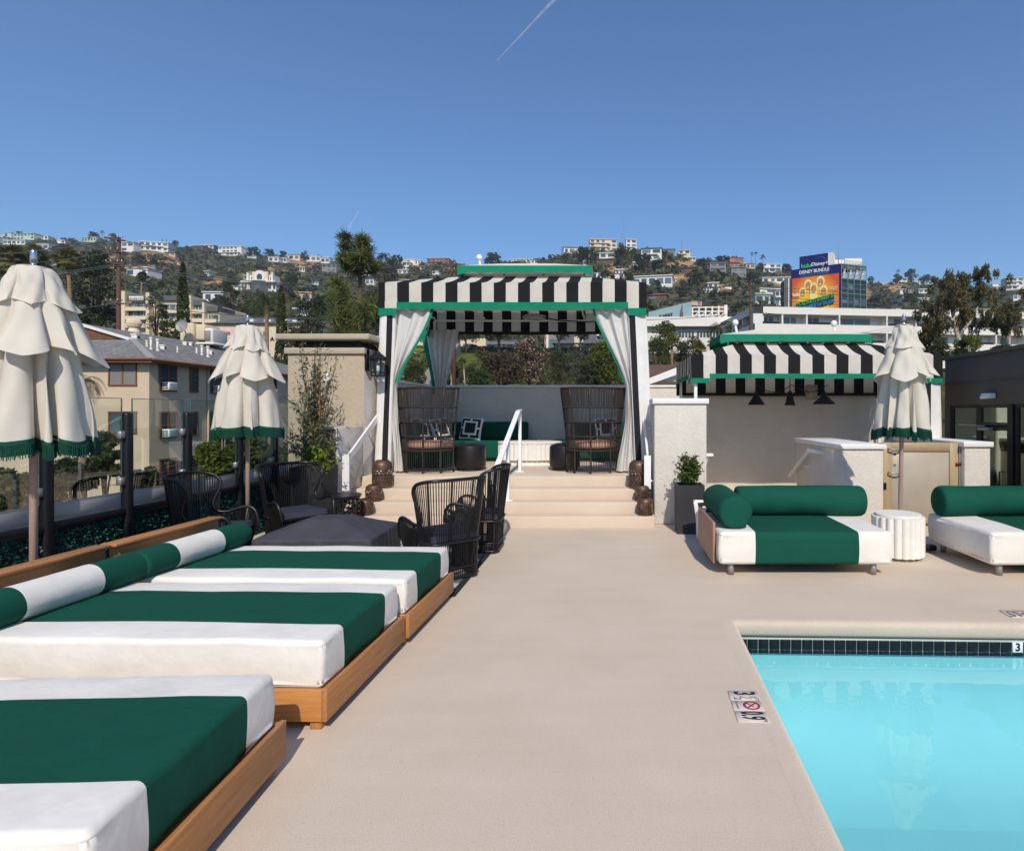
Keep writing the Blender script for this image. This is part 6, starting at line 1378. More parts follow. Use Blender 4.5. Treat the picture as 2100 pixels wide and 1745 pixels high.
m = MB(); m.smooth = True; m.lathe([(.55, -1.2), (.4, -.3), (.31, 0)], 20); m.build('base', M['cream'], e); m = MB(); m.lathe([(.3, 0), (.43, .15), (.5, .38), (.45, .6), (.3, .72), (.001, .76)], 72, (0, 0, 0), True, lambda a_, z: 1 - .05 * abs(math.sin(18 * a_))); m.build('ribbed_dome', M['cream'], e)
p = on_roof(390, 702); s = p.y / FPX; e = empty('rooftop_unit', p, 0, 'cream rooftop cooling unit on the shingled roof', 'rooftop unit')
for nm, x0, x1, y0, y1, z0, z1, mt in (('cabinet', -16, 6, 0, 1.8, 1, 40, 'cream'), ('cabinet', 6.5, 26, .2, 2.0, 6, 38, 'cream'), ('duct', 27, 44, .1, 1.9, -2, 30, 'white_wall'), ('skid', -18, 46, .1, 2, -4, .8, 'white_wall'), ('elbow', -26, -16.2, .2, 1.6, 2, 22, 'cream')): MB().rbox(x0 * s, x1 * s, y0, y1, z0 * s, z1 * s, .12, 3).build(nm, M[mt], e)
MB().rbox(28 * s, 40 * s, .02, .09, 4 * s, 24 * s, .01, 1).build('louvre_panel', M['grey_wall'], e)
sdh = empty('satellite_dish', p + Vector((3 * s, -.9, 30 * s)), 0, 'grey satellite dish in front of the rooftop cooling unit', 'satellite dish')
m = MB(); m.smooth = True; m.lathe([(.001, 0), (.2, .02), (.36, .07), (.45, .13)], 24, (0, 0, 0), False); m.v = [(x, -z + y * .2, y) for x, y, z in m.v]; m.build('dish', M['grey_metal'], sdh); MB().tube([(0, 0, 0), (0, .3, -.5), (0, .3, -1.4)], .04, 6).build('mast', M['grey_metal'], sdh); MB().tube([(0, -.05, -.3), (.0, -.45, -.05)], .02, 5).build('feed_arm', M['grey_metal'], sdh)

# --- frontal buildings laid out bay by bay
def block(name, label, px0, px1, pyt, pyb, Y, D, mat, cat='building', base=None, rz=0):
    x0, x1 = ax(px0, Y), ax(px1, Y); zt = az(pyt, Y); g = min(az(pyb, Y), float(terr((x0 + x1) / 2, Y))) - 1 if base is None else base
    e = empty(name, ((x0 + x1) / 2, Y, g), rz, label, cat); e['Y'] = Y
    MB().box((x0 - x1) / 2, (x1 - x0) / 2, 0, D, 0, zt - g).build('wall', mat, e); return e
def on(e, nm, mat, px0, px1, py0, py1, out=.06, dep=.1):
    Y = e.location.y; cx, cz = e.location.x, e.location.z
    return piece(nm, mat, e, ax(px0, Y) - cx, ax(px1, Y) - cx, -out, dep - out, az(py1, Y) - cz, az(py0, Y) - cz)
cA = lambda cx, cy: (cx / 4.0, 448.4 + cy / 4.0)
# cream apartment block
ca = block('apartment_block', 'cream apartment block with grey roofs behind the shingled roof', 252, 318, 606, 690, 108, 14, M['cream'])
def ap_wing(x0, x1, yt, rows, wins, towers):
    p0, p1 = x0 / 4, x1 / 4
    if x0 > 1050: on(ca, 'wall', M['cream'], p0, p1, 448.4 + yt / 4, 690, 0, 12)
    on(ca, 'roof', M['roof_grey'], p0, p1, 448.4 + yt / 4 - 4, 448.4 + yt / 4 + 6, .5, 5)
    for (a_, b) in rows:
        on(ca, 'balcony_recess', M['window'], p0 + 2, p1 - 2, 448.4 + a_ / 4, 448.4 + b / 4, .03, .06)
        for w0, w1 in wins: on(ca, 'window', M['window_blue'], w0 / 4, w1 / 4, 448.4 + (a_ + 6) / 4, 448.4 + b / 4, .12, .08)
        for w0, w1 in wins: on(ca, 'mullion', M['white_wall'], (w0 + w1) / 8 - .3, (w0 + w1) / 8 + .3, 448.4 + (a_ + 6) / 4, 448.4 + b / 4, .18, .08)
        on(ca, 'parapet', M['cream'], p0, p1, 448.4 + b / 4, 448.4 + (b + 30) / 4, .9, .5)
    for t0, t1, y0 in towers: on(ca, 'chimney', M['cream'], t0 / 4, t1 / 4, 448.4 + y0 / 4, 690, 1.0, 4)
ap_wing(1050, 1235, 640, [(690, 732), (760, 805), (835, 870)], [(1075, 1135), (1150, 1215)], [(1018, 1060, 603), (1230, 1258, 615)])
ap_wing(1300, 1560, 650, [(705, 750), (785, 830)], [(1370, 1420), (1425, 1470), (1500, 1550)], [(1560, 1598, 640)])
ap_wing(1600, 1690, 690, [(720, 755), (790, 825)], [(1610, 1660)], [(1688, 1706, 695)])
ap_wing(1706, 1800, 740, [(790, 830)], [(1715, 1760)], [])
sg_ = on(ca, 'banner', M['white_wall'], 271, 300.5, 609, 617.5, .75, .1)
p = Vector((ax(285.7, 108) - ca.location.x, -.87, az(615, 108) - ca.location.z)); text('banner_text', '310.659.1211', .62, M['roof_grey'], ca, p, (R(90), 0, 0), .01)
# cream shop building with pink windows
sb = block('shop_building', 'cream shop building with pink windows behind the second umbrella', 436, 640, 664, 740, 86, 12, M['cream'])
rfp = MB(); w2 = (ax(640, 86) - ax(436, 86)) / 2; zt = az(664, 86) - sb.location.z; rfp.add([(-w2 - .4, -.5, zt), (w2 + .4, -.5, zt), (w2 - 2, 5, zt + 1.7), (-w2 + 2.5, 5, zt + 1.7), (w2 + .4, 12, zt), (-w2 - .4, 12, zt)], [(0, 1, 2, 3), (2, 4, 5, 3), (1, 4, 2), (0, 3, 5)]); rfp.build('roof', M['roof_grey'], sb)
mg = pm('magenta_print', lin(232, 60, 130), .5, var=.05); mp_ = pm('pale_pink_print', lin(236, 190, 205), .5, var=.05)
for a_, b in ((447.5, 457.5), (463.5, 473)):
    for y0, y1 in ((675.5, 686), (696, 706)):
        wv = on(sb, 'window', mp_, a_, b, y0, y1, .06); on(sb, 'window_poster', mg, a_ + .4, b - .4, y0 + 5, y1 - .5, .12, .06)
for a_, b in ((540, 550), (566, 576), (590, 600), (500, 509)): on(sb, 'window', M['window_blue'], a_, b, 680, 690, .06)
for a_, b in ((486, 512), (516, 530), (566, 584), (590, 612)): on(sb, 'window', M['window'], a_, b, 705, 722, .06)
for ch_, px in (('P', 549), ('A', 559)): text('lettering', ch_, .8, M['ink'], sb, (ax(px, 86) - sb.location.x, -.1, az(695.5, 86) - sb.location.z), (R(90), 0, 0), .03, off=.02)
for px, w_, h in ((505, 12, 8), (540, 14, 7), (575, 10, 9), (600, 16, 6), (640, 18, 8), (670, 20, 10)):
    on(sb, 'roof_unit', M['white_wall'], px - w_ / 2, px + w_ / 2, 660 - h, 664, -1, 2) if px < 620 else None
wb = block('low_block', 'row of low white roofs and units above the tan chimney block', 600, 775, 694, 760, 78, 10, M['white_wall'])
for px, w_, h in ((620, 14, 8), (645, 18, 10), (668, 12, 7), (692, 20, 11), (715, 14, 8), (740, 22, 12), (764, 12, 7)): on(wb, 'roof_unit', M['grey_wall'] if px % 2 else M['white_wall'], px - w_ / 2, px + w_ / 2, 694 - h, 694, -1, 2)

# --- plaza buildings behind the main cabana
pz = block('plaza_shop', 'cream plaza building with slate roof and round window, lettered SUNSET', 1138, 1300, 702, 735, 118, 14, M['cream'])
wz = pz.location; w2 = (ax(1300, 118) - ax(1138, 118)) / 2; zt = az(702, 118) - wz.z
rfp = MB(); rfp.add([(-w2 - .6, -1, zt - .3), (w2 + .6, -1, zt - .3), (w2, 7, zt + 3.4), (-w2 + 3, 7, zt + 3.4), (w2 + .6, 15, zt), (-w2 - .6, 15, zt)], [(0, 1, 2, 3), (2, 4, 5, 3), (0, 3, 5), (1, 4, 2)]); rfp.build('roof', M['roof_grey'], pz)
for a_, b in ((1141, 1150), (1158, 1178), (1222, 1236), (1243, 1262), (1186, 1206)): on(pz, 'opening', M['window'], a_, b, 710, 726, .05)
on(pz, 'parapet_gable', M['cream'], 1178, 1196, 692, 712, .7, 1.2); on(pz, 'parapet_gable', M['cream'], 1182, 1191, 688, 692, .7, 1.2)
dm = MB(); dm.tube([(0, -.02, 0), (0, 2.5, 0)], 1.0, 24); dm.box(-1.0, 1.0, -.02, 2.5, -1.1, 0); o = dm.build('dormer', M['cream'], pz, (ax(1233, 118) - wz.x, 1.6, az(687, 118) - wz.z))
MB().tube([(0, -.06, 0), (0, .05, 0)], .5, 20).build('round_window', M['window'], pz, (ax(1233, 118) - wz.x, 1.6, az(687, 118) - wz.z))
text('lettering', 'SUNSET', 1.5, M['ink'], pz, (ax(1224, 118) - wz.x, -.12, az(706.5, 118) - wz.z), (R(90), 0, 0), .03, off=.02)
gb = block('glass_shop', 'plaza building with tall dark shopfront and red upright sign', 1122, 1150, 684, 735, 122, 12, M['grey_wall'])
on(gb, 'shopfront', M['window_blue'], 1127, 1147, 696, 726, .05); on(gb, 'fin', M['white_wall'], 1120, 1126, 682, 730, 1.2, 1.4)
rs_sign = on(gb, 'sign_blade', M['white_wall'], 1118.5, 1122, 690, 714, 1.5, .4)
for i, c_ in enumerate('OFFICE'): text('sign_letter', c_, .62, M['red_ink'], gb, (ax(1120.3, 122) - gb.location.x, -1.55, az(692.5 + i * 3.8, 122) - gb.location.z), (R(90), 0, 0), .04, off=.02)
cw = block('cream_shop', 'plain cream plaza shop beside the wooden pole, behind the parked cars', 944, 996, 696, 735, 124, 12, M['cream'])
for a_, b in ((955, 964), (972, 984)): on(cw, 'opening', M['window'], a_, b, 714, 726, .05)
for px in (978, 984, 990): on(cw, 'roof_unit', M['white_wall'], px - 2, px + 2, 693, 696, -1, 2)
lh = block('low_shop', 'low white plaza shop with grey roof and small windows', 996, 1060, 704, 735, 126, 10, M['white_wall'])
for a_, b in ((1000, 1005), (1008, 1013), (1030, 1036), (1042, 1050)): on(lh, 'window', M['window_blue'], a_, b, 708, 714, .05)
rfp = MB(); w2 = (ax(1060, 126) - ax(996, 126)) / 2; zt = az(704, 126) - lh.location.z; rfp.add([(-w2 - .4, -.6, zt - .2), (w2 + .4, -.6, zt - .2), (w2 - 1, 5, zt + 1.2), (-w2 + 1, 5, zt + 1.2), (w2 + .4, 10.5, zt), (-w2 - .4, 10.5, zt)], [(0, 1, 2, 3), (2, 4, 5, 3), (0, 3, 5), (1, 4, 2)]); rfp.build('roof', M['roof_grey'], lh)
ns = block('corner_shop', 'cream plaza shop at the left with partly hidden SUNSET lettering', 846, 905, 690, 735, 116, 10, M['cream'])
on(ns, 'roof', M['grey_wall'], 846, 905, 684, 691, -.2, 4); text('lettering', 'SUNSET', 1.35, M['ink'], ns, (ax(863, 116) - ns.location.x, -.12, az(697, 116) - ns.location.z), (R(90), 0, 0), .03, off=.02)
on(ns, 'opening', M['window'], 850, 868, 708, 722, .05)
# parked cars
def car(px, py, Y, col, label, rz, van=False):
    p = at(px, py, Y); p.z = float(terr(p.x, Y)) + .02; e = empty('parked_car', p, rz, label, 'car', 'cars parked in the plaza'); mt = pm('car_paint_' + label[:6], col, .3, .2, var=.03, spec=.5) ; L, H = 2.2, (1.75 if van else 1.42)
    pr2 = [(-L, .3), (-L, .75), (-L + .15, .88), (-L + .7, .95), (-L + 1.25, H), (L - 1.0, H), (L - .35, .98), (L - .05, .9), (L, .7), (L, .3)]
    MB().prism(pr2, -.85, .85).build('body', mt, e)
    g2 = [(-L + .85, .98), (-L + 1.32, H - .08), (L - 1.08, H - .08), (L - .55, .98)]; MB().prism(g2, -.86, .86).build('side_windows', M['window'], e)
    MB().add([(-L + .72, -.7, .98), (-L + .72, .7, .98), (-L + 1.22, .66, H - .06), (-L + 1.22, -.66, H - .06)], [(0, 3, 2, 1)]).build('windscreen', M['window_blue'], e)
    for x in (-L + .75, L - .75):
        for y in (-.82, .82): MB().tube([(x, y - .1, .33), (x, y + .1, .33)], .33, 14).build('wheel', M['black_metal'], e)
    for y in (-.6, .6): MB().rbox(-L - .02, -L + .05, y - .2, y + .2, .62, .76, .02, 1).build('headlight', M['cap_white'], e)
for a_ in ((964, 722, 113, (.25, .26, .28), 'silver van parked beside the wooden pole', R(70), True), (990, 722, 114, (.25, .02, .02), 'red car parked right of the silver van', R(80)), (1008, 722, 113.5, (.02, .07, .05), 'green car parked in the middle of the plaza row', R(65)), (1026, 722, 114, (.3, .3, .31), 'pale grey car parked under the thick trunked tree', R(85)), (1050, 721, 113.5, (.16, .015, .02), 'dark red car parked at the right of the plaza row', R(20)), (1036, 722, 116, (.03, .035, .05), 'navy car parked behind the dark red car', R(60)), (946, 722, 115, (.04, .04, .045), 'black car parked at the pole', R(75)), (852, 722, 113, (.2, .25, .02), 'lime green car left of the back curtain', R(40)), (1152, 724, 112, (.05, .05, .055), 'dark car in front of the tall shopfront', R(10))): car(*a_)
hb = leaves('plaza_hedge', np.stack([np.random.RandomState(1).uniform(ax(935, 111), ax(1250, 111), 5000), np.random.RandomState(2).uniform(110.3, 111.3, 5000), np.random.RandomState(3).uniform(12.6, 13.9, 5000)], 1), .35, LM['mid'], None, None, 9); tag(hb, 'clipped green hedge along the edge of the plaza', 'hedge', kind='stuff')
# concrete stair on the slope
se = empty('slope_stair', at(868, 775, 82), 0, 'concrete stair climbing the grassy slope left of the back curtain', 'stair')
for k in range(22): MB().box(-.9 - k * .1, .9 - k * .1, k * 1.15, k * 1.15 + 1.15, -3 + k * .34, -.3 + k * .38).build('step', M['grey_wall'], se)

# --- right: white building with hoarding, brown roofed house, white apartments, office tower
wbd = block('white_building', 'white building with window strip and roof hoarding right of the main cabana', 1318, 1500, 655, 740, 108, 12, M['white_wall'])
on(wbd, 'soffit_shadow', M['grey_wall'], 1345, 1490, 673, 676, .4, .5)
for k in range(13): on(wbd, 'window', M['window'], 1392 + k * 6.6 + (4 if k > 4 else 0), 1396.6 + k * 6.6 + (4 if k > 4 else 0), 679, 692, .05)
on(wbd, 'roof_band', M['white_wall'], 1316, 1500, 652, 671, 1.2, 1.6)
hb_ = empty('hoarding', at(1376, 655, 110), 0, 'pale blue hoarding on the roof of the white building', 'billboard')
q0, q1 = at(1330, 655, 116) - hb_.location, at(1418, 655, 108) - hb_.location; q2, q3 = at(1418, 618, 108) - hb_.location, at(1330, 640, 116) - hb_.location
m = MB(); m.add([q0, q1, q2, q3] + [v + Vector((.1, .5, 0)) for v in (q0, q1, q2, q3)], [(0, 1, 2, 3), (7, 6, 5, 4), (0, 4, 5, 1), (1, 5, 6, 2), (2, 6, 7, 3), (3, 7, 4, 0)]); m.build('panel', pm('hoarding_print', lin(170, 196, 194), .6, var=.1, scale=.2), hb_)
ang = math.atan2(q1.y - q0.y, q1.x - q0.x); tv = q0.lerp(q1, .42) + Vector((-.05, -.12, .6)); text('lettering', 'IS NEXT', 1.0, M['ink'], hb_, tv, (R(90), 0, ang), .02, off=.02)
fig = MB(); fb = q0.lerp(q1, .78) + Vector((-.05, -.14, .2)); fig.tube([fb, fb + Vector((.1, 0, .8)), fb + Vector((.0, 0, 1.4)), fb + Vector((.25, 0, 2.6))], [.25, .32, .2, .08], 6); fig.build('printed_figure', M['roof_grey'], hb_)
tr_ = MB()
for k in range(6): a_ = at(1420 + k * 13.5, 655, 110) - hb_.location; b = at(1420 + k * 13.5, 630 - k * .6, 110) - hb_.location; tr_.bar(a_, b, .25, .25)
for k in range(4): tr_.bar(at(1418, 655 - k * 8, 110) - hb_.location, at(1488, 655 - k * 8.3, 110) - hb_.location, .2, .2)
for k in range(5): tr_.bar(at(1420 + k * 13.5, 652, 110) - hb_.location, at(1433 + k * 13.5, 640, 110) - hb_.location, .15, .15)
tr_.build('rear_truss', M['white_wall'], hb_); MB().bar(at(1488, 655, 110) - hb_.location, at(1488, 626, 110) - hb_.location, .6, .5).build('end_post', M['white_wall'], hb_)
bh = block('brown_roof_house', 'white house with brown roofs between the two cabanas', 1325, 1420, 777, 830, 34, 9, M['white_wall'], 'house', -6)
bx_, bz_ = bh.location.x, bh.location.z
m = MB(); m.add([Vector((ax(1322, 33) - bx_, -1, az(790, 33) - bz_)), Vector((ax(1400, 33) - bx_, -1, az(760, 33) - bz_)), Vector((ax(1412, 40) - bx_, 6, az(748, 40) - bz_)), Vector((ax(1320, 40) - bx_, 6, az(748, 40) - bz_))], [(0, 1, 2, 3)]); m.build('roof', M['roof_brown'], bh)
m = MB(); g1 = [at(1325, 778, 31), at(1392, 752, 31), at(1420, 770, 31), at(1420, 830, 31), at(1325, 830, 31)]; m.add([v - bh.location for v in g1], [(0, 1, 2, 3, 4)]); m.build('gable', M['white_wall'], bh)
m = MB(); g1 = [at(1330, 796, 30), at(1350, 782, 30), at(1412, 782, 30), at(1412, 830, 30), at(1330, 830, 30)]; m.add([v - bh.location for v in g1], [(0, 1, 2, 3, 4)]); m.build('red_gable', M['roof_brown'], bh)
MB().bar(at(1325, 787, 30.8) - bh.location, at(1396, 762, 30.8) - bh.location, .25, .18).build('barge_board', M['cap_white'], bh)
# white apartment block
AW = empty('white_apartments', (22.3, 90, -4), math.atan2(5.3, 45.7), 'long white apartment block with recessed balconies on the right', 'building')
HT = 18.05 + 4
def facade(L, bays, face, seed, wall_m):
    """face: function (u, depth, z) -> local xyz boxes along the front"""
    r_ = random.Random(seed)
    def bx(nm, mt, u0, u1, d0, d1, z0, z1):
        if face == 'front': return piece(nm, mt, AW, u0, u1, d0, d1, z0, z1)
        return piece(nm, mt, AW, d0, d1, u0, u1, z0, z1)
    bx('recess_wall', M['white_wall'], .3, L - .3, 1.5, 1.8, 0, HT - .2); bx('roof_band', M['white_wall'], 0, L, 0, 1.6, HT - 1.1, HT)
    st_ = 2.75
    for i in range(6):
        zt = HT - 1.1 - i * st_; bx('balcony_wall', M['white_wall'], 0, L, 0, .25, zt - st_, zt - 1.55); bx('floor_slab', M['white_wall'], .05, L - .05, .25, 1.5, zt - st_, zt - st_ + .18)
        u = 0
        for k, bw in enumerate(bays):
            bx('divider', M['white_wall'], u, u + .25, .02, 1.5, zt - 1.55, zt)
            if i < 4:
                w0 = u + .6; w1 = u + bw - .5; ww = (w1 - w0) * r_.uniform(.45, .9); a_ = w0 + r_.random() * (w1 - w0 - ww); wn = empty('window'); wn.parent = AW
                for nm, mt, args in (('pane', M['window_blue'] if r_.random() < .7 else M['window'], (a_, a_ + ww, 1.44, 1.49, zt - 1.5 - .5 * (k % 2), zt - .3)), ('frame', M['cap_white'], (a_ + ww / 2 - .04, a_ + ww / 2 + .04, 1.40, 1.435, zt - 1.5, zt - .3))):
                    o = bx(nm, mt, *args); o.parent = wn
                if r_.random() < .5: bx('railing', M['black_metal'], u + .4, u + bw - .3, .1, .14, zt - 1.55, zt - 1.2)
            u += bw
facade(62, [4.6, 4.0, 5.4, 8.0, 5.0, 8.8, 5.2, 5.2, 4.6, 5.2, 6], 'front', 1, None); facade(20, [5, 5, 5, 5], 'side', 2, None)
piece('body', M['white_wall'], AW, 1.8, 62, 1.85, 20, 0, HT - .25)
piece('roof_house', M['grey_wall'], AW, 33, 50, 6, 12, HT, HT + 1.6)
M['tower_metal'] = pm('tower_metal', lin(120, 132, 132), .5, .2)
# office tower with hoarding
OT = empty('office_tower', (59.9, 150, -5), 0, 'glass office tower carrying a huge orange and blue billboard', 'building'); TH = az(541, 150) + 5
c_, l_, r2 = Vector((59.9, 150, 0)), Vector((49.2, 157, 0)), Vector((67.4, 152.5, 0)); bk = l_ + (r2 - c_)
m = MB(); m.flat([(0, 0), (r2.x - c_.x, r2.y - c_.y), (bk.x - c_.x, bk.y - c_.y), (l_.x - c_.x, l_.y - c_.y)], 0, TH - 3.6); m.build('body', pm('tower_glass', (.012, .05, .05), .25, var=.4, scale=.3, spec=.25), OT)
m = MB(); m.flat([(0, 0), (r2.x - c_.x, r2.y - c_.y), (bk.x - c_.x, bk.y - c_.y), (l_.x - c_.x, l_.y - c_.y)], TH - 1.1, TH - .05); m.build('roof_slab', M['window_blue'], OT)
du = (r2 - c_).normalized(); LW = (r2 - c_).length; nrm = Vector((du.y, -du.x, 0))
for k in range(5): p_ = du * (LW * k / 4); MB().bar((p_ + nrm * .1), (p_ + nrm * .1 + Vector((0, 0, TH))), .14, .14).build('mullion', M['tower_metal'], OT)
for k in range(14):
    z = TH - .1 - k * 1.25
    MB().bar(nrm * .12 + Vector((0, 0, z)), du * LW + nrm * .12 + Vector((0, 0, z)), .1, .1 if k % 3 else .2).build('transom', M['tower_metal'], OT)
for k in range(4): p_ = du * (LW * (k + .5) / 4) - nrm * .6; MB().bar(p_ + Vector((0, 0, TH - 3.6)), p_ + Vector((.5, 0, TH - 1.1)), .5, .5).build('column', M['cream'], OT)
rr = random.Random(9)
for k in range(4):
    for j in range(4):
        z = TH - 5 - j * 3.75; p_ = du * (LW * (k + .12) / 4) + nrm * .06; wn = MB().bar(p_ + Vector((0, 0, z - 1)), p_ + du * (LW * .19) + Vector((0, 0, z - 1)), .03, 1.9 * rr.uniform(.5, 1)); wn.build('window', M['window'] if rr.random() < .6 else M['window_blue'], OT)
MB().rbox(2.0, 6.5, 2.5, 6, TH, TH + 2.0, .05, 1).build('penthouse', M['white_wall'], OT); MB().rbox(-1.0, 2.0, 3.0, 7, TH, TH + 1.8, .05, 1).build('penthouse', M['white_wall'], OT)
MB().tube([(-.4, .8, TH), (-.4, .8, TH + 5)], .08, 6).build('mast', M['grey_metal'], OT)
rl = MB(); rl.bar(nrm * .05 + Vector((0, 0, TH + .9)), du * LW + nrm * .05 + Vector((0, 0, TH + .9)), .06, .06)
for k in range(10): p_ = du * (LW * k / 9) + nrm * .05; rl.bar(p_ + Vector((0, 0, TH - .05)), p_ + Vector((0, 0, TH + .9)), .05, .05)
rl.build('roof_railing', M['grey_metal'], OT)
# billboard face along c_ -> l_
BBW = (l_ - c_).length; bu = (c_ - l_).normalized(); ba = math.atan2(bu.y, bu.x)
BB = empty('billboard', (l_.x, l_.y, TH - 5 - 14.5), ba, 'giant blue and orange streaming advert on the side of the office tower', 'billboard')
bn = -.25; BH = 14.5
navy = pm('billboard_navy', lin(24, 28, 92), .5, var=.04); MB().box(0, BBW, bn, 0.1, -6, BH).build('panel', navy, BB)
def sunset_print():
    m, t, b = newmat('billboard_orange'); s = sepxyz(t); d = mth(t, 'ADD', mth(t, 'POWER', mth(t, 'DIVIDE', mth(t, 'SUBTRACT', s[0], BBW * .48), BBW * .55), 2), mth(t, 'POWER', mth(t, 'DIVIDE', mth(t, 'SUBTRACT', s[2], 4.5), 9.0), 2))
    t.links.new(ramp(t, d, [(.0, lin(250, 200, 60)), (.45, lin(240, 160, 40)), (1.0, lin(214, 84, 44))]), b.inputs['Base Color']); b.inputs['Roughness'].default_value = .5; return m
MB().box(.25, BBW - .5, bn - .03, bn - .01, -6, 12.1).build('picture_ground', sunset_print(), BB)
def disc(nm, cx, cz, rx, rz_, mt, lay, n=22):
    m = MB(); m.add([(cx + rx * math.cos(2 * math.pi * k / n), bn - lay, cz + rz_ * math.sin(2 * math.pi * k / n)) for k in range(n)], [tuple(range(n))]); m.build(nm, mt, BB)
yel = pm('print_yellow', lin(246, 200, 36), .5, var=.05); hairm = pm('print_hair', lin(255, 234, 150), .5, var=.15, scale=3); skinm = pm('print_skin', lin(206, 140, 92), .5, var=.1, scale=1); dk = pm('print_dark', lin(90, 50, 30), .5)
# five plain generic figures in yellow, standing in for the printed portrait
for i, (cx, cz, r_) in enumerate(((4.48, 9.9, 1.0), (7.7, 10.3, 1.05), (3.1, 8.0, .95), (8.5, 7.8, 1.05), (5.98, 8.8, 1.0))):
    L0 = .05 + i * .05
    disc('printed_shirt', cx, cz - r_ * 2.9, r_ * 1.5, r_ * 2.1, yel, L0); disc('printed_hair', cx, cz + .22 * r_, r_ * .98, r_ * 1.32, hairm, L0 + .012)
    if i == 4: disc('printed_hair', cx, cz - 1.3, r_ * .95, r_ * 2.0, hairm, L0 + .014)
    disc('printed_face', cx, cz - .1 * r_, r_ * .7, r_ * 1.08, skinm, L0 + .024)
    for s in (-1, 1): disc('printed_eye', cx + s * .24 * r_, cz + .15, .1, .08, dk, L0 + .03)
    disc('printed_mouth', cx, cz - .55 * r_, .24, .12, M['cap_white'], L0 + .03)
tw = M['cap_white']
def bt(s, size, mt, x, z, y, off=.03, sx=1): text('lettering', s, size, mt, BB, (x, bn - y, z), (R(90), 0, 0), .01, off=off, sx=sx)
bt('DISNEY BUNDLE', 1.25, tw, BBW * .47, 13.45, .06, .025, .84); bt('PLANS STARTING AT $9.99/MONTH', .5, pm('print_cyan', lin(60, 160, 220), .5), BBW * .47, 12.55, .06, .0, .9)
bt('hulu', 1.25, tw, 1.5, 7.6, .45, .03, .9); bt("it's always sunny", .42, tw, BBW * .86, 8.6, .45, .0, .8); bt('in philadelphia', .42, tw, BBW * .86, 8.1, .45, .0, .8)
for k, (zl, zr_, hh, a0, a1) in enumerate(((4.1, 5.75, 1.15, .1, .88), (2.95, 4.6, 1.12, .3, .87))):
    m = MB(); m.add([(BBW * a0, bn - .4 - .01 * k, zl - .1), (BBW * a1, bn - .4 - .01 * k, zr_ - .1), (BBW * a1, bn - .4 - .01 * k, zr_ + hh), (BBW * a0, bn - .4 - .01 * k, zl + hh)], [(0, 1, 2, 3)]); m.build('title_bar', pm('print_teal_dark', lin(10, 44, 56), .5), BB)
slope = math.atan2(1.65, BBW * .78); gm_ = pm('print_green', lin(40, 214, 110), .5); cm2 = bpy.data.materials['print_cyan']
text('lettering', "IT'S ALWAYS SUNNY IN", 1.12, gm_, BB, (BBW * .49, bn - .47, 5.47), (R(90), -slope, 0), .01, off=.015, sx=.86)
text('lettering', 'TEMPLE OF DOOM', 1.12, cm2, BB, (BBW * .58, bn - .47, 4.35), (R(90), -slope, 0), .01, off=.015, sx=.86)
# roof sign
RS = empty('roof_sign', (l_.x + bu.x * 2.0 + .6, l_.y + bu.y * 2.0 + 1.2, TH - 5), ba, 'dark blue roof sign above the giant advert', 'sign')
MB().box(0, 7.4, -.2, .3, 0, 3.6).build('panel', navy, RS); MB().box(7.42, 8.6, -.2, 2.5, -.2, 3.6).build('side_box', M['white_wall'], RS)
text('lettering', 'hulu', 1.5, gm_, RS, (1.75, -.24, .95), (R(90), 0, 0), .01, off=.03); text('lettering', 'Disney+', 1.3, tw, RS, (5.2, -.24, 1.05), (R(90), 0, 0), .01, off=.02, shear=.2)
m = MB(); m.tube([(5.2 + 1.9 * math.cos(R(a_)), -.23, 1.2 + 1.6 * math.sin(R(a_))) for a_ in range(15, 130, 8)], [.02 + .03 * math.sin(i / 14 * 3.1) for i in range(15)], 5); m.build('arc_mark', cm2, RS)
dk_b = block('dark_hoarding', 'dark framed hoarding edge left of the giant advert', 1608, 1622, 575, 650, 158, 3, M['roof_grey'], 'billboard')
on(dk_b, 'white_edge', M['white_wall'], 1616, 1622, 572, 650, .2, .3)

# --- utility poles and wires
def upole(px, pyt, Y, label, arms, base=-6, rad=.17):
    x = ax(px, Y); zt = az(pyt, Y); e = empty('utility_pole', (x, Y, base), 0, label, 'utility pole', 'wooden utility poles')
    MB().tube([(0, 0, 0), (0, 0, (zt - base) * .5), (.03, 0, zt - base)], [rad * 1.25, rad * 1.1, rad * .85], 10).build('mast', M['pole_brown'], e)
    for py, wl in arms:
        z = az(py, Y) - base; MB().bar((-wl, -.25, z + .12), (wl * .6, -.1, z - .12), .11, .13).build('crossarm', M['pole_brown'], e)
        for k in (-1, -.55, .1, .5): MB().lathe([(.03, z + .1), (.07, z + .16), (.04, z + .3)], 8, (wl * k, -.2, 0)).build('insulator', M['grey_metal'], e)
    return e
upole(243, 487, 50, 'wooden utility pole behind the shingled roof on the left', [(492, 1.0), (516, .9), (541, .9), (621, .9)])
upole(931, 534, 60, 'wooden utility pole behind the main cabana', [(545, 1.0), (556, .8)], 0)
upole(1539, 581, 80, 'wooden utility pole in front of the white apartment block', [(586, .8), (620, .5)], 2)
def wire(p0, p1, sag, i):
    pts = [p0.lerp(p1, t_ / 14) - Vector((0, 0, 4 * sag * (t_ / 14) * (1 - t_ / 14))) for t_ in range(15)]
    o = MB().tube([p - pts[0] for p in pts], .034, 4, False).build('power_line', M['roof_grey'], None, pts[0]); return o
wl = []; left = [(492, 500), (516, 521), (541, 538), (545, 547), (621, 628)]
ordn = ['topmost', 'second', 'third', 'fourth', 'lowest']; mid = [545, 556, 580, 586, 640]; rgt = [586, 592, 606, 612, 640]
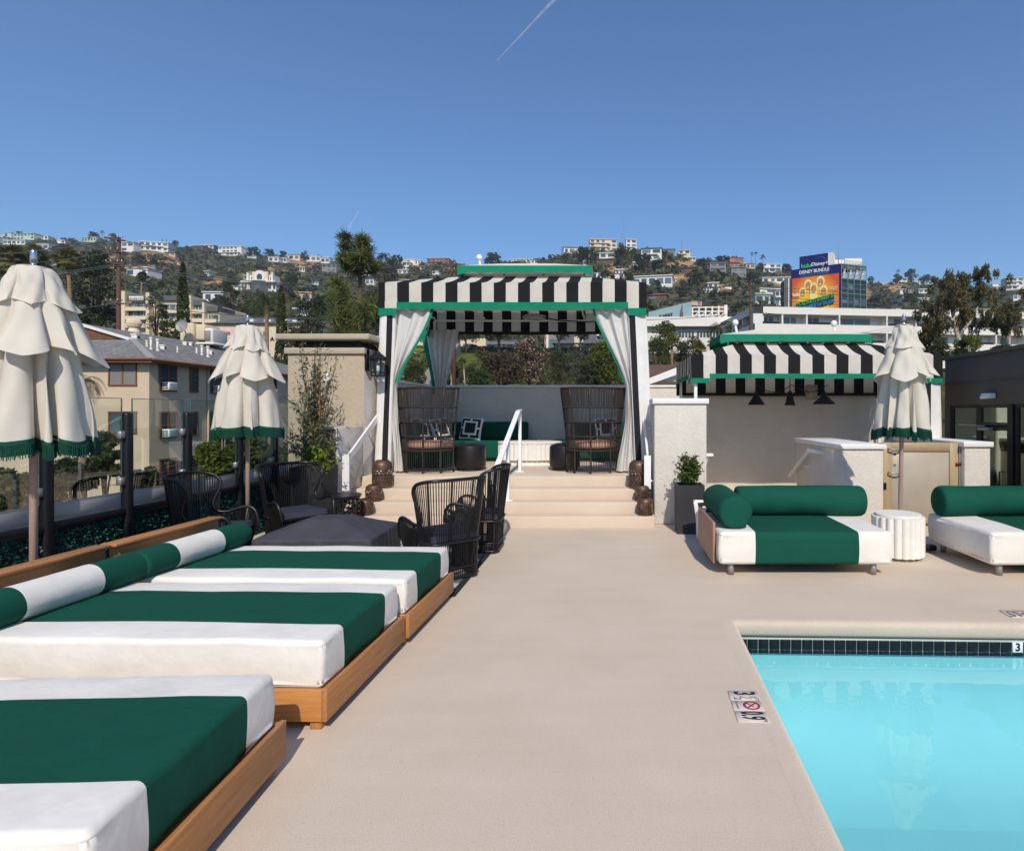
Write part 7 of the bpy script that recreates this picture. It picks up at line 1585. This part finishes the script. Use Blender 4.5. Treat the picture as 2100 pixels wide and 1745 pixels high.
for i in range(5):
    a_ = at(243, left[i][0], 49.8); b = at(931, mid[i], 59.8); c2 = at(1539, rgt[i], 79.8); l0 = at(-300, left[i][0] + 40, 46); r0 = at(2500, rgt[i] + 40, 110)
    for (p0, p1, sg2, wh) in ((l0, a_, .5, 'left of the left utility pole'), (a_, b, 1.0, 'between the left pole and the cabana pole'), (b, c2, 1.0, 'between the cabana pole and the right pole'), (c2, r0, .8, 'right of the right utility pole')):
        tag(wire(p0, p1, sg2, i), f'{ordn[i]} power line {wh}', 'power line', 'power lines')
# ------------------------------------------------------------------ hillside houses
SECT = [(-100, 243, 'beyond the left utility pole'), (243, 480, 'between left pole and mansion'), (480, 737, 'between mansion and tall pine'), (737, 973, 'between tall pine and main cabana'), (973, 1215, 'above the main cabana'), (1215, 1480, 'between the two cabana caps'), (1480, 1625, 'just left of the office tower'), (1625, 2300, 'right of the office tower')]
ORD = ['first', 'second', 'third', 'fourth', 'fifth', 'sixth', 'seventh', 'eighth', 'ninth', 'tenth', 'eleventh', 'twelfth', 'thirteenth', 'fourteenth', 'fifteenth', 'sixteenth', 'seventeenth', 'eighteenth', 'nineteenth', 'twentieth', 'twenty-first', 'twenty-second', 'twenty-third', 'twenty-fourth'] + ['twenty-' + q_ for q_ in ('fifth', 'sixth', 'seventh', 'eighth', 'ninth')] + ['thirtieth'] + ['thirty-' + q_ for q_ in ('first', 'second', 'third', 'fourth', 'fifth', 'sixth', 'seventh', 'eighth', 'ninth')]
def where(px, lst):
    for a_, b, s in SECT:
        if a_ <= px < b: inn = sorted(q for q in lst if a_ <= q < b); return ORD[min(inn.index(px), 38)], s
allpx = [h[0] for h in HS]
r_ = random.Random(31)
for i, (px, pb, wp, hp, col, rk) in enumerate(HS):
    p = hit(px, pb); s = p.y / FPX; W, H = wp * s, hp * s; D = min(14, max(6, W * .7)); rz = r_.uniform(-.22, .22)
    od, sec = where(px, allpx); st_ = max(1, int(round(H / 4.2)))
    e = empty('hillside_house', p, rz, f'{WN[col]} {("one", "two", "three", "four", "five", "six")[min(st_ - 1, 5)]}-storey hillside house, {od} from left {sec}', 'house', 'houses on the hillside'); wmt = M[WM[col]]
    piece('wall', wmt, e, -W / 2, W / 2, 0, D, -3, H); fh = H / st_
    if rk == 'h':
        m = MB(); o_ = .6; m.add([(-W / 2 - o_, -o_, H), (W / 2 + o_, -o_, H), (W / 2 + o_, D + o_, H), (-W / 2 - o_, D + o_, H), (-W / 4, D / 2, H + W * .14), (W / 4, D / 2, H + W * .14)], [(0, 1, 5, 4), (2, 3, 4, 5), (1, 2, 5), (3, 0, 4)]); m.build('roof', M[('roof_brown', 'roof_grey', 'roof_red')[i % 3]], e)
    else: piece('roof', M['roof_grey'] if rk == 'd' else wmt, e, -W / 2 - .5, W / 2 + .5, -.7, D + .4, H, H + .45)
    for k in range(st_):
        z0 = k * fh; nw = max(2, min(6, int(W / 4.5))); cw_ = W / nw
        for j in range(nw):
            if r_.random() < .12: continue
            ww = cw_ * r_.uniform(.45, .85); x0 = -W / 2 + cw_ * j + (cw_ - ww) / 2
            piece('window', M['window'] if r_.random() < .6 else M['window_blue'], e, x0, x0 + ww, -.12, .1, z0 + fh * .28, z0 + fh * .8)
        if k and r_.random() < .75: piece('balcony', wmt, e, -W / 2 + .1, W / 2 - .1 - W * .3 * r_.random(), -1.3, .02, z0 - .1, z0 + fh * .14)
# cream mansion with the arched window and round terrace
p = hit(530, 596); s = p.y / FPX; e = empty('mansion', p, 0, 'large cream mansion with arched window and round terrace on the hillside', 'mansion'); q = lambda v: v * s
for nm, x0, x1, y0, y1, z0, z1 in (('wall', -36, 36, 4, 16, -6, 18), ('wall', -24, 30, 6, 18, 18, 32), ('wing', -12, 20, 3, 6.05, 0, 38), ('wing', -36, -20, 3, 6, -8, 20), ('terrace_slab', -38, 38, 0, 5, 16, 18), ('pier', -24, -20, 3.5, 7, 18, 36), ('pier', 26, 30, 3.5, 7, 18, 36)): piece(nm, M['white_wall'] if nm != 'wing' else M['cream'], e, q(x0), q(x1), y0 * .5 - 2, y1 * .5 - 2, q(z0), q(z1))
m = MB(); m.smooth = True; m.lathe([(q(17), q(-10)), (q(17), q(17)), (q(18), q(17)), (q(18), q(19))], 28, (q(4), .6, 0)); m.build('round_terrace', M['white_wall'], e)
m = MB(); m.tube([(q(4), -.9, q(30)), (q(4), -.4, q(30))], q(11), 24); m.build('arch', M['white_wall'], e); m = MB(); m.tube([(q(4), -1.0, q(28)), (q(4), -.95, q(28))], q(5.5), 20); m.box(q(-1.5), q(9.5), -1.02, -.96, q(19), q(28)); m.build('arched_window', M['window'], e)
for x0 in (-33, -27, -17, 15, 22, 31): piece('window', M['window'], e, q(x0), q(x0 + 4), -.6, .1, q(4), q(13)); piece('window', M['window'], e, q(x0), q(x0 + 3.5), .9, 1.1, q(21), q(28)) if -20 < x0 < 28 else None
# ------------------------------------------------------------------ single trees on the hillside
TR = [(40, 474, 490, 14, 'dark', 'b'), (193, 470, 491, 26, 'dark', 'b'), (231, 478, 500, 18, 'dark', 'b'), (210, 472, 492, 5, 'palmgreen', 'p'), (361, 489, 505, 16, 'dark', 'b'), (443, 490, 503, 12, 'dark', 'b'), (333, 489, 500, 4, 'dark', 'c'), (341, 491, 501, 4, 'dark', 'c'), (372, 520, 540, 14, 'mid', 'b'), (523, 507, 530, 34, 'mid', 'b'), (553, 510, 530, 24, 'dark', 'b'), (580, 514, 532, 16, 'dark', 'b'), (655, 521, 534, 16, 'olive', 'b'), (693, 527, 540, 14, 'dark', 'b'), (625, 515, 540, 16, 'brown', 'b'), (813, 522, 560, 26, 'dark', 'b'), (800, 530, 590, 40, 'olive', 'b'),
      (1010, 516, 545, 50, 'mid', 'b'), (1100, 514, 525, 18, 'dark', 'b'), (1128, 509, 520, 12, 'dark', 'b'), (1152, 505, 515, 4, 'dark', 'c'), (1200, 506, 545, 44, 'dark', 'b'), (1217, 505, 535, 16, 'dark', 'b'), (1273, 486, 498, 14, 'olive', 'b'), (1275, 505, 545, 36, 'olive', 'b'), (1315, 520, 560, 44, 'dark', 'b'), (1350, 532, 560, 36, 'dark', 'b'), (1366, 515, 530, 26, 'mid', 'b'), (1440, 530, 555, 28, 'dark', 'b'), (1480, 524, 548, 34, 'dark', 'b'), (1425, 552, 600, 40, 'olive', 'b'), (1400, 588, 615, 24, 'dark', 'b'), (1460, 590, 615, 30, 'mid', 'b'), (1505, 515, 535, 32, 'dark', 'b'), (1541, 517, 540, 5, 'palmgreen', 'p'), (1550, 516, 540, 5, 'palmgreen', 'p'), (1564, 522, 545, 16, 'palmgreen', 'p'), (1612, 542, 560, 34, 'dark', 'b'), (1560, 540, 556, 24, 'olive', 'b'), (1786, 566, 590, 14, 'dark', 'b'),
      (1870, 541, 575, 26, 'dark', 'b'), (1838, 560, 585, 22, 'olive', 'b'), (1900, 552, 575, 34, 'olive', 'b'), (1920, 560, 580, 20, 'dark', 'b'), (1943, 560, 585, 16, 'dark', 'b'), (1842, 552, 566, 4, 'palmgreen', 'p'), (1500, 600, 630, 26, 'palmgreen', 'p'), (1520, 598, 630, 26, 'palmgreen', 'p'), (1540, 556, 575, 30, 'mid', 'b'), (1290, 560, 580, 24, 'mid', 'b'), (1240, 556, 575, 18, 'dark', 'b'), (870, 560, 590, 30, 'olive', 'b'), (450, 600, 640, 40, 'mid', 'b'), (600, 560, 600, 30, 'dark', 'b'), (285, 520, 545, 22, 'dark', 'b'), (130, 500, 530, 40, 'olive', 'b'), (1700, 612, 640, 30, 'dark', 'b'), (1870, 600, 625, 40, 'mid', 'b'), (1800, 605, 635, 40, 'dark', 'b')]
tpx = [t_[0] for t_ in TR]; KN = {'dark': 'dark', 'mid': 'green', 'olive': 'olive', 'brown': 'brownish', 'palmgreen': ''}
proto = {}
def proto_mesh(kind, v):
    if (kind, v) in proto: return proto[(kind, v)]
    rs_ = np.random.RandomState(hash(kind) % 97 + v * 7 + 3 if 0 else len(proto) * 13 + 3); P = []
    for k in range(16):
        a_ = rs_.uniform(0, 6.28); t_ = rs_.random(); rr = .5 * math.sqrt(max(.05, 1 - (2 * t_ - .9) ** 2)) * rs_.uniform(.3, .85); P.append(shell_pts(rs_, (rr * math.cos(a_), rr * math.sin(a_), .3 + .62 * t_), (.17, .17, .13), 34))
    V_, F_ = leaf_quads(np.concatenate(P), .11, rs_, None, .8); proto[(kind, v)] = np_mesh('crown', V_, F_); proto[(kind, v)].materials.append(LM[kind]); return proto[(kind, v)]
tk = MB().tube([(0, 0, -.3), (.01, 0, .3), (0, 0, .7)], [.05, .035, .012], 6).mesh('trunk', M['bark'])
for i, (px, pt, pb, wp, kd, sh) in enumerate(TR):
    p = hit(px, pb); s = p.y / FPX; od, sec = where(px, tpx); h = (pb - pt) * s
    lab = f"{KN[kd]} {'palm' if sh == 'p' else 'cypress' if sh == 'c' else 'tree'} on the hillside, {od} from left {sec}".strip()
    if sh == 'p': fan_palm(px, pt, p.y, max(5, wp * .5), lab, 200 + i, kd, .25, False, 16, 'single trees on the hillside')
    elif sh == 'c': conifer(px, pt, pb, wp, p.y, kd, lab, 200 + i, True, 'single trees on the hillside', 300)
    else:
        e = empty('hill_tree', p, r_.uniform(0, 6), lab, 'tree', 'single trees on the hillside'); o = link('crown', proto_mesh(kd, i % 2), None, e, None, None, (wp * s, wp * s, h)); tag(o, kind='stuff'); link('trunk', tk, None, e, None, None, (wp * s, wp * s, h))
# radio masts on the ridge
for px, pt, pb, lb in ((1278, 448, 510, 'tall thin radio mast on the hilltop above the main cabana'), (1275, 478, 510, 'short radio mast beside the tall one on the hilltop'), (1398, 492, 545, 'thin radio mast on the ridge right of the main cabana')):
    p = hit(px, pb); h = (pb - pt) * p.y / FPX; e = empty('radio_mast', p, 0, lb, 'mast'); m = MB()
    for k in range(3): a_ = k * 2.094; m.bar((.5 * math.cos(a_), .5 * math.sin(a_), -2), (.12 * math.cos(a_), .12 * math.sin(a_), h), .14, .14)
    m.build('lattice', M['grey_wall'], e); m = MB()
    for k in range(3): m.bar((-1.2, 0, h * (.6 + .15 * k)), (1.2, 0, h * (.6 + .15 * k)), .12, .12)
    m.build('antenna_arm', M['grey_wall'], e)
# contrails high in the sky
def contrail(p0, p1, w0, w1, label, dens):
    m, t, b = newmat('vapour_' + label[:5]); t.nodes.remove(b); tr2 = N(t, 'ShaderNodeBsdfTransparent'); df = N(t, 'ShaderNodeBsdfDiffuse'); df.inputs[0].default_value = (.9, .9, .9, 1); mx = N(t, 'ShaderNodeMixShader'); n_ = noise(t, .012, 4, .6, objco(t)); t.links.new(ramp(t, n_.outputs[0], [(.35, (dens * .3,) * 3), (.65, (dens,) * 3)]), mx.inputs[0]); t.links.new(tr2.outputs[0], mx.inputs[1]); t.links.new(df.outputs[0], mx.inputs[2]); t.links.new(mx.outputs[0], t.nodes['Material Output'].inputs[0])
    mb = MB(); pts = [p0.lerp(p1, k / 10) for k in range(11)]; mb.tube([p - p0 for p in pts], [w0 + (w1 - w0) * k / 10 for k in range(11)], 10, False); o = mb.build('contrail', m, None, p0); tag(o, label, 'contrail')
contrail(at(1142, -6, 9000), at(1018, 126, 9000), 26, 3, 'thin white contrail slanting down from the top edge of the sky', .2)
contrail(at(737, 432, 9000), at(714, 470, 9000), 10, 20, 'short faint contrail low above the tall pine', .12)

# ------------------------------------------------------------------ haze: the air between here and the hills
hz = MB(); hz.box(-3600, 3600, -3100, 3100, -10, 275); ho = link("haze", hz.mesh("haze")); tag(ho, 'thin pale haze over the hillside', 'haze', kind='stuff')
hm_ = bpy.data.materials.new('haze_air'); hm_.use_nodes = True; ht = hm_.node_tree; ht.nodes.remove(ht.nodes['Principled BSDF'])
pv = ht.nodes.new('ShaderNodeVolumePrincipled'); pv.inputs['Color'].default_value = (.80, .90, 1.0, 1); pv.inputs['Density'].default_value = .00023; pv.inputs['Anisotropy'].default_value = .2
ht.links.new(pv.outputs[0], ht.nodes['Material Output'].inputs['Volume']); ho.data.materials.append(hm_)
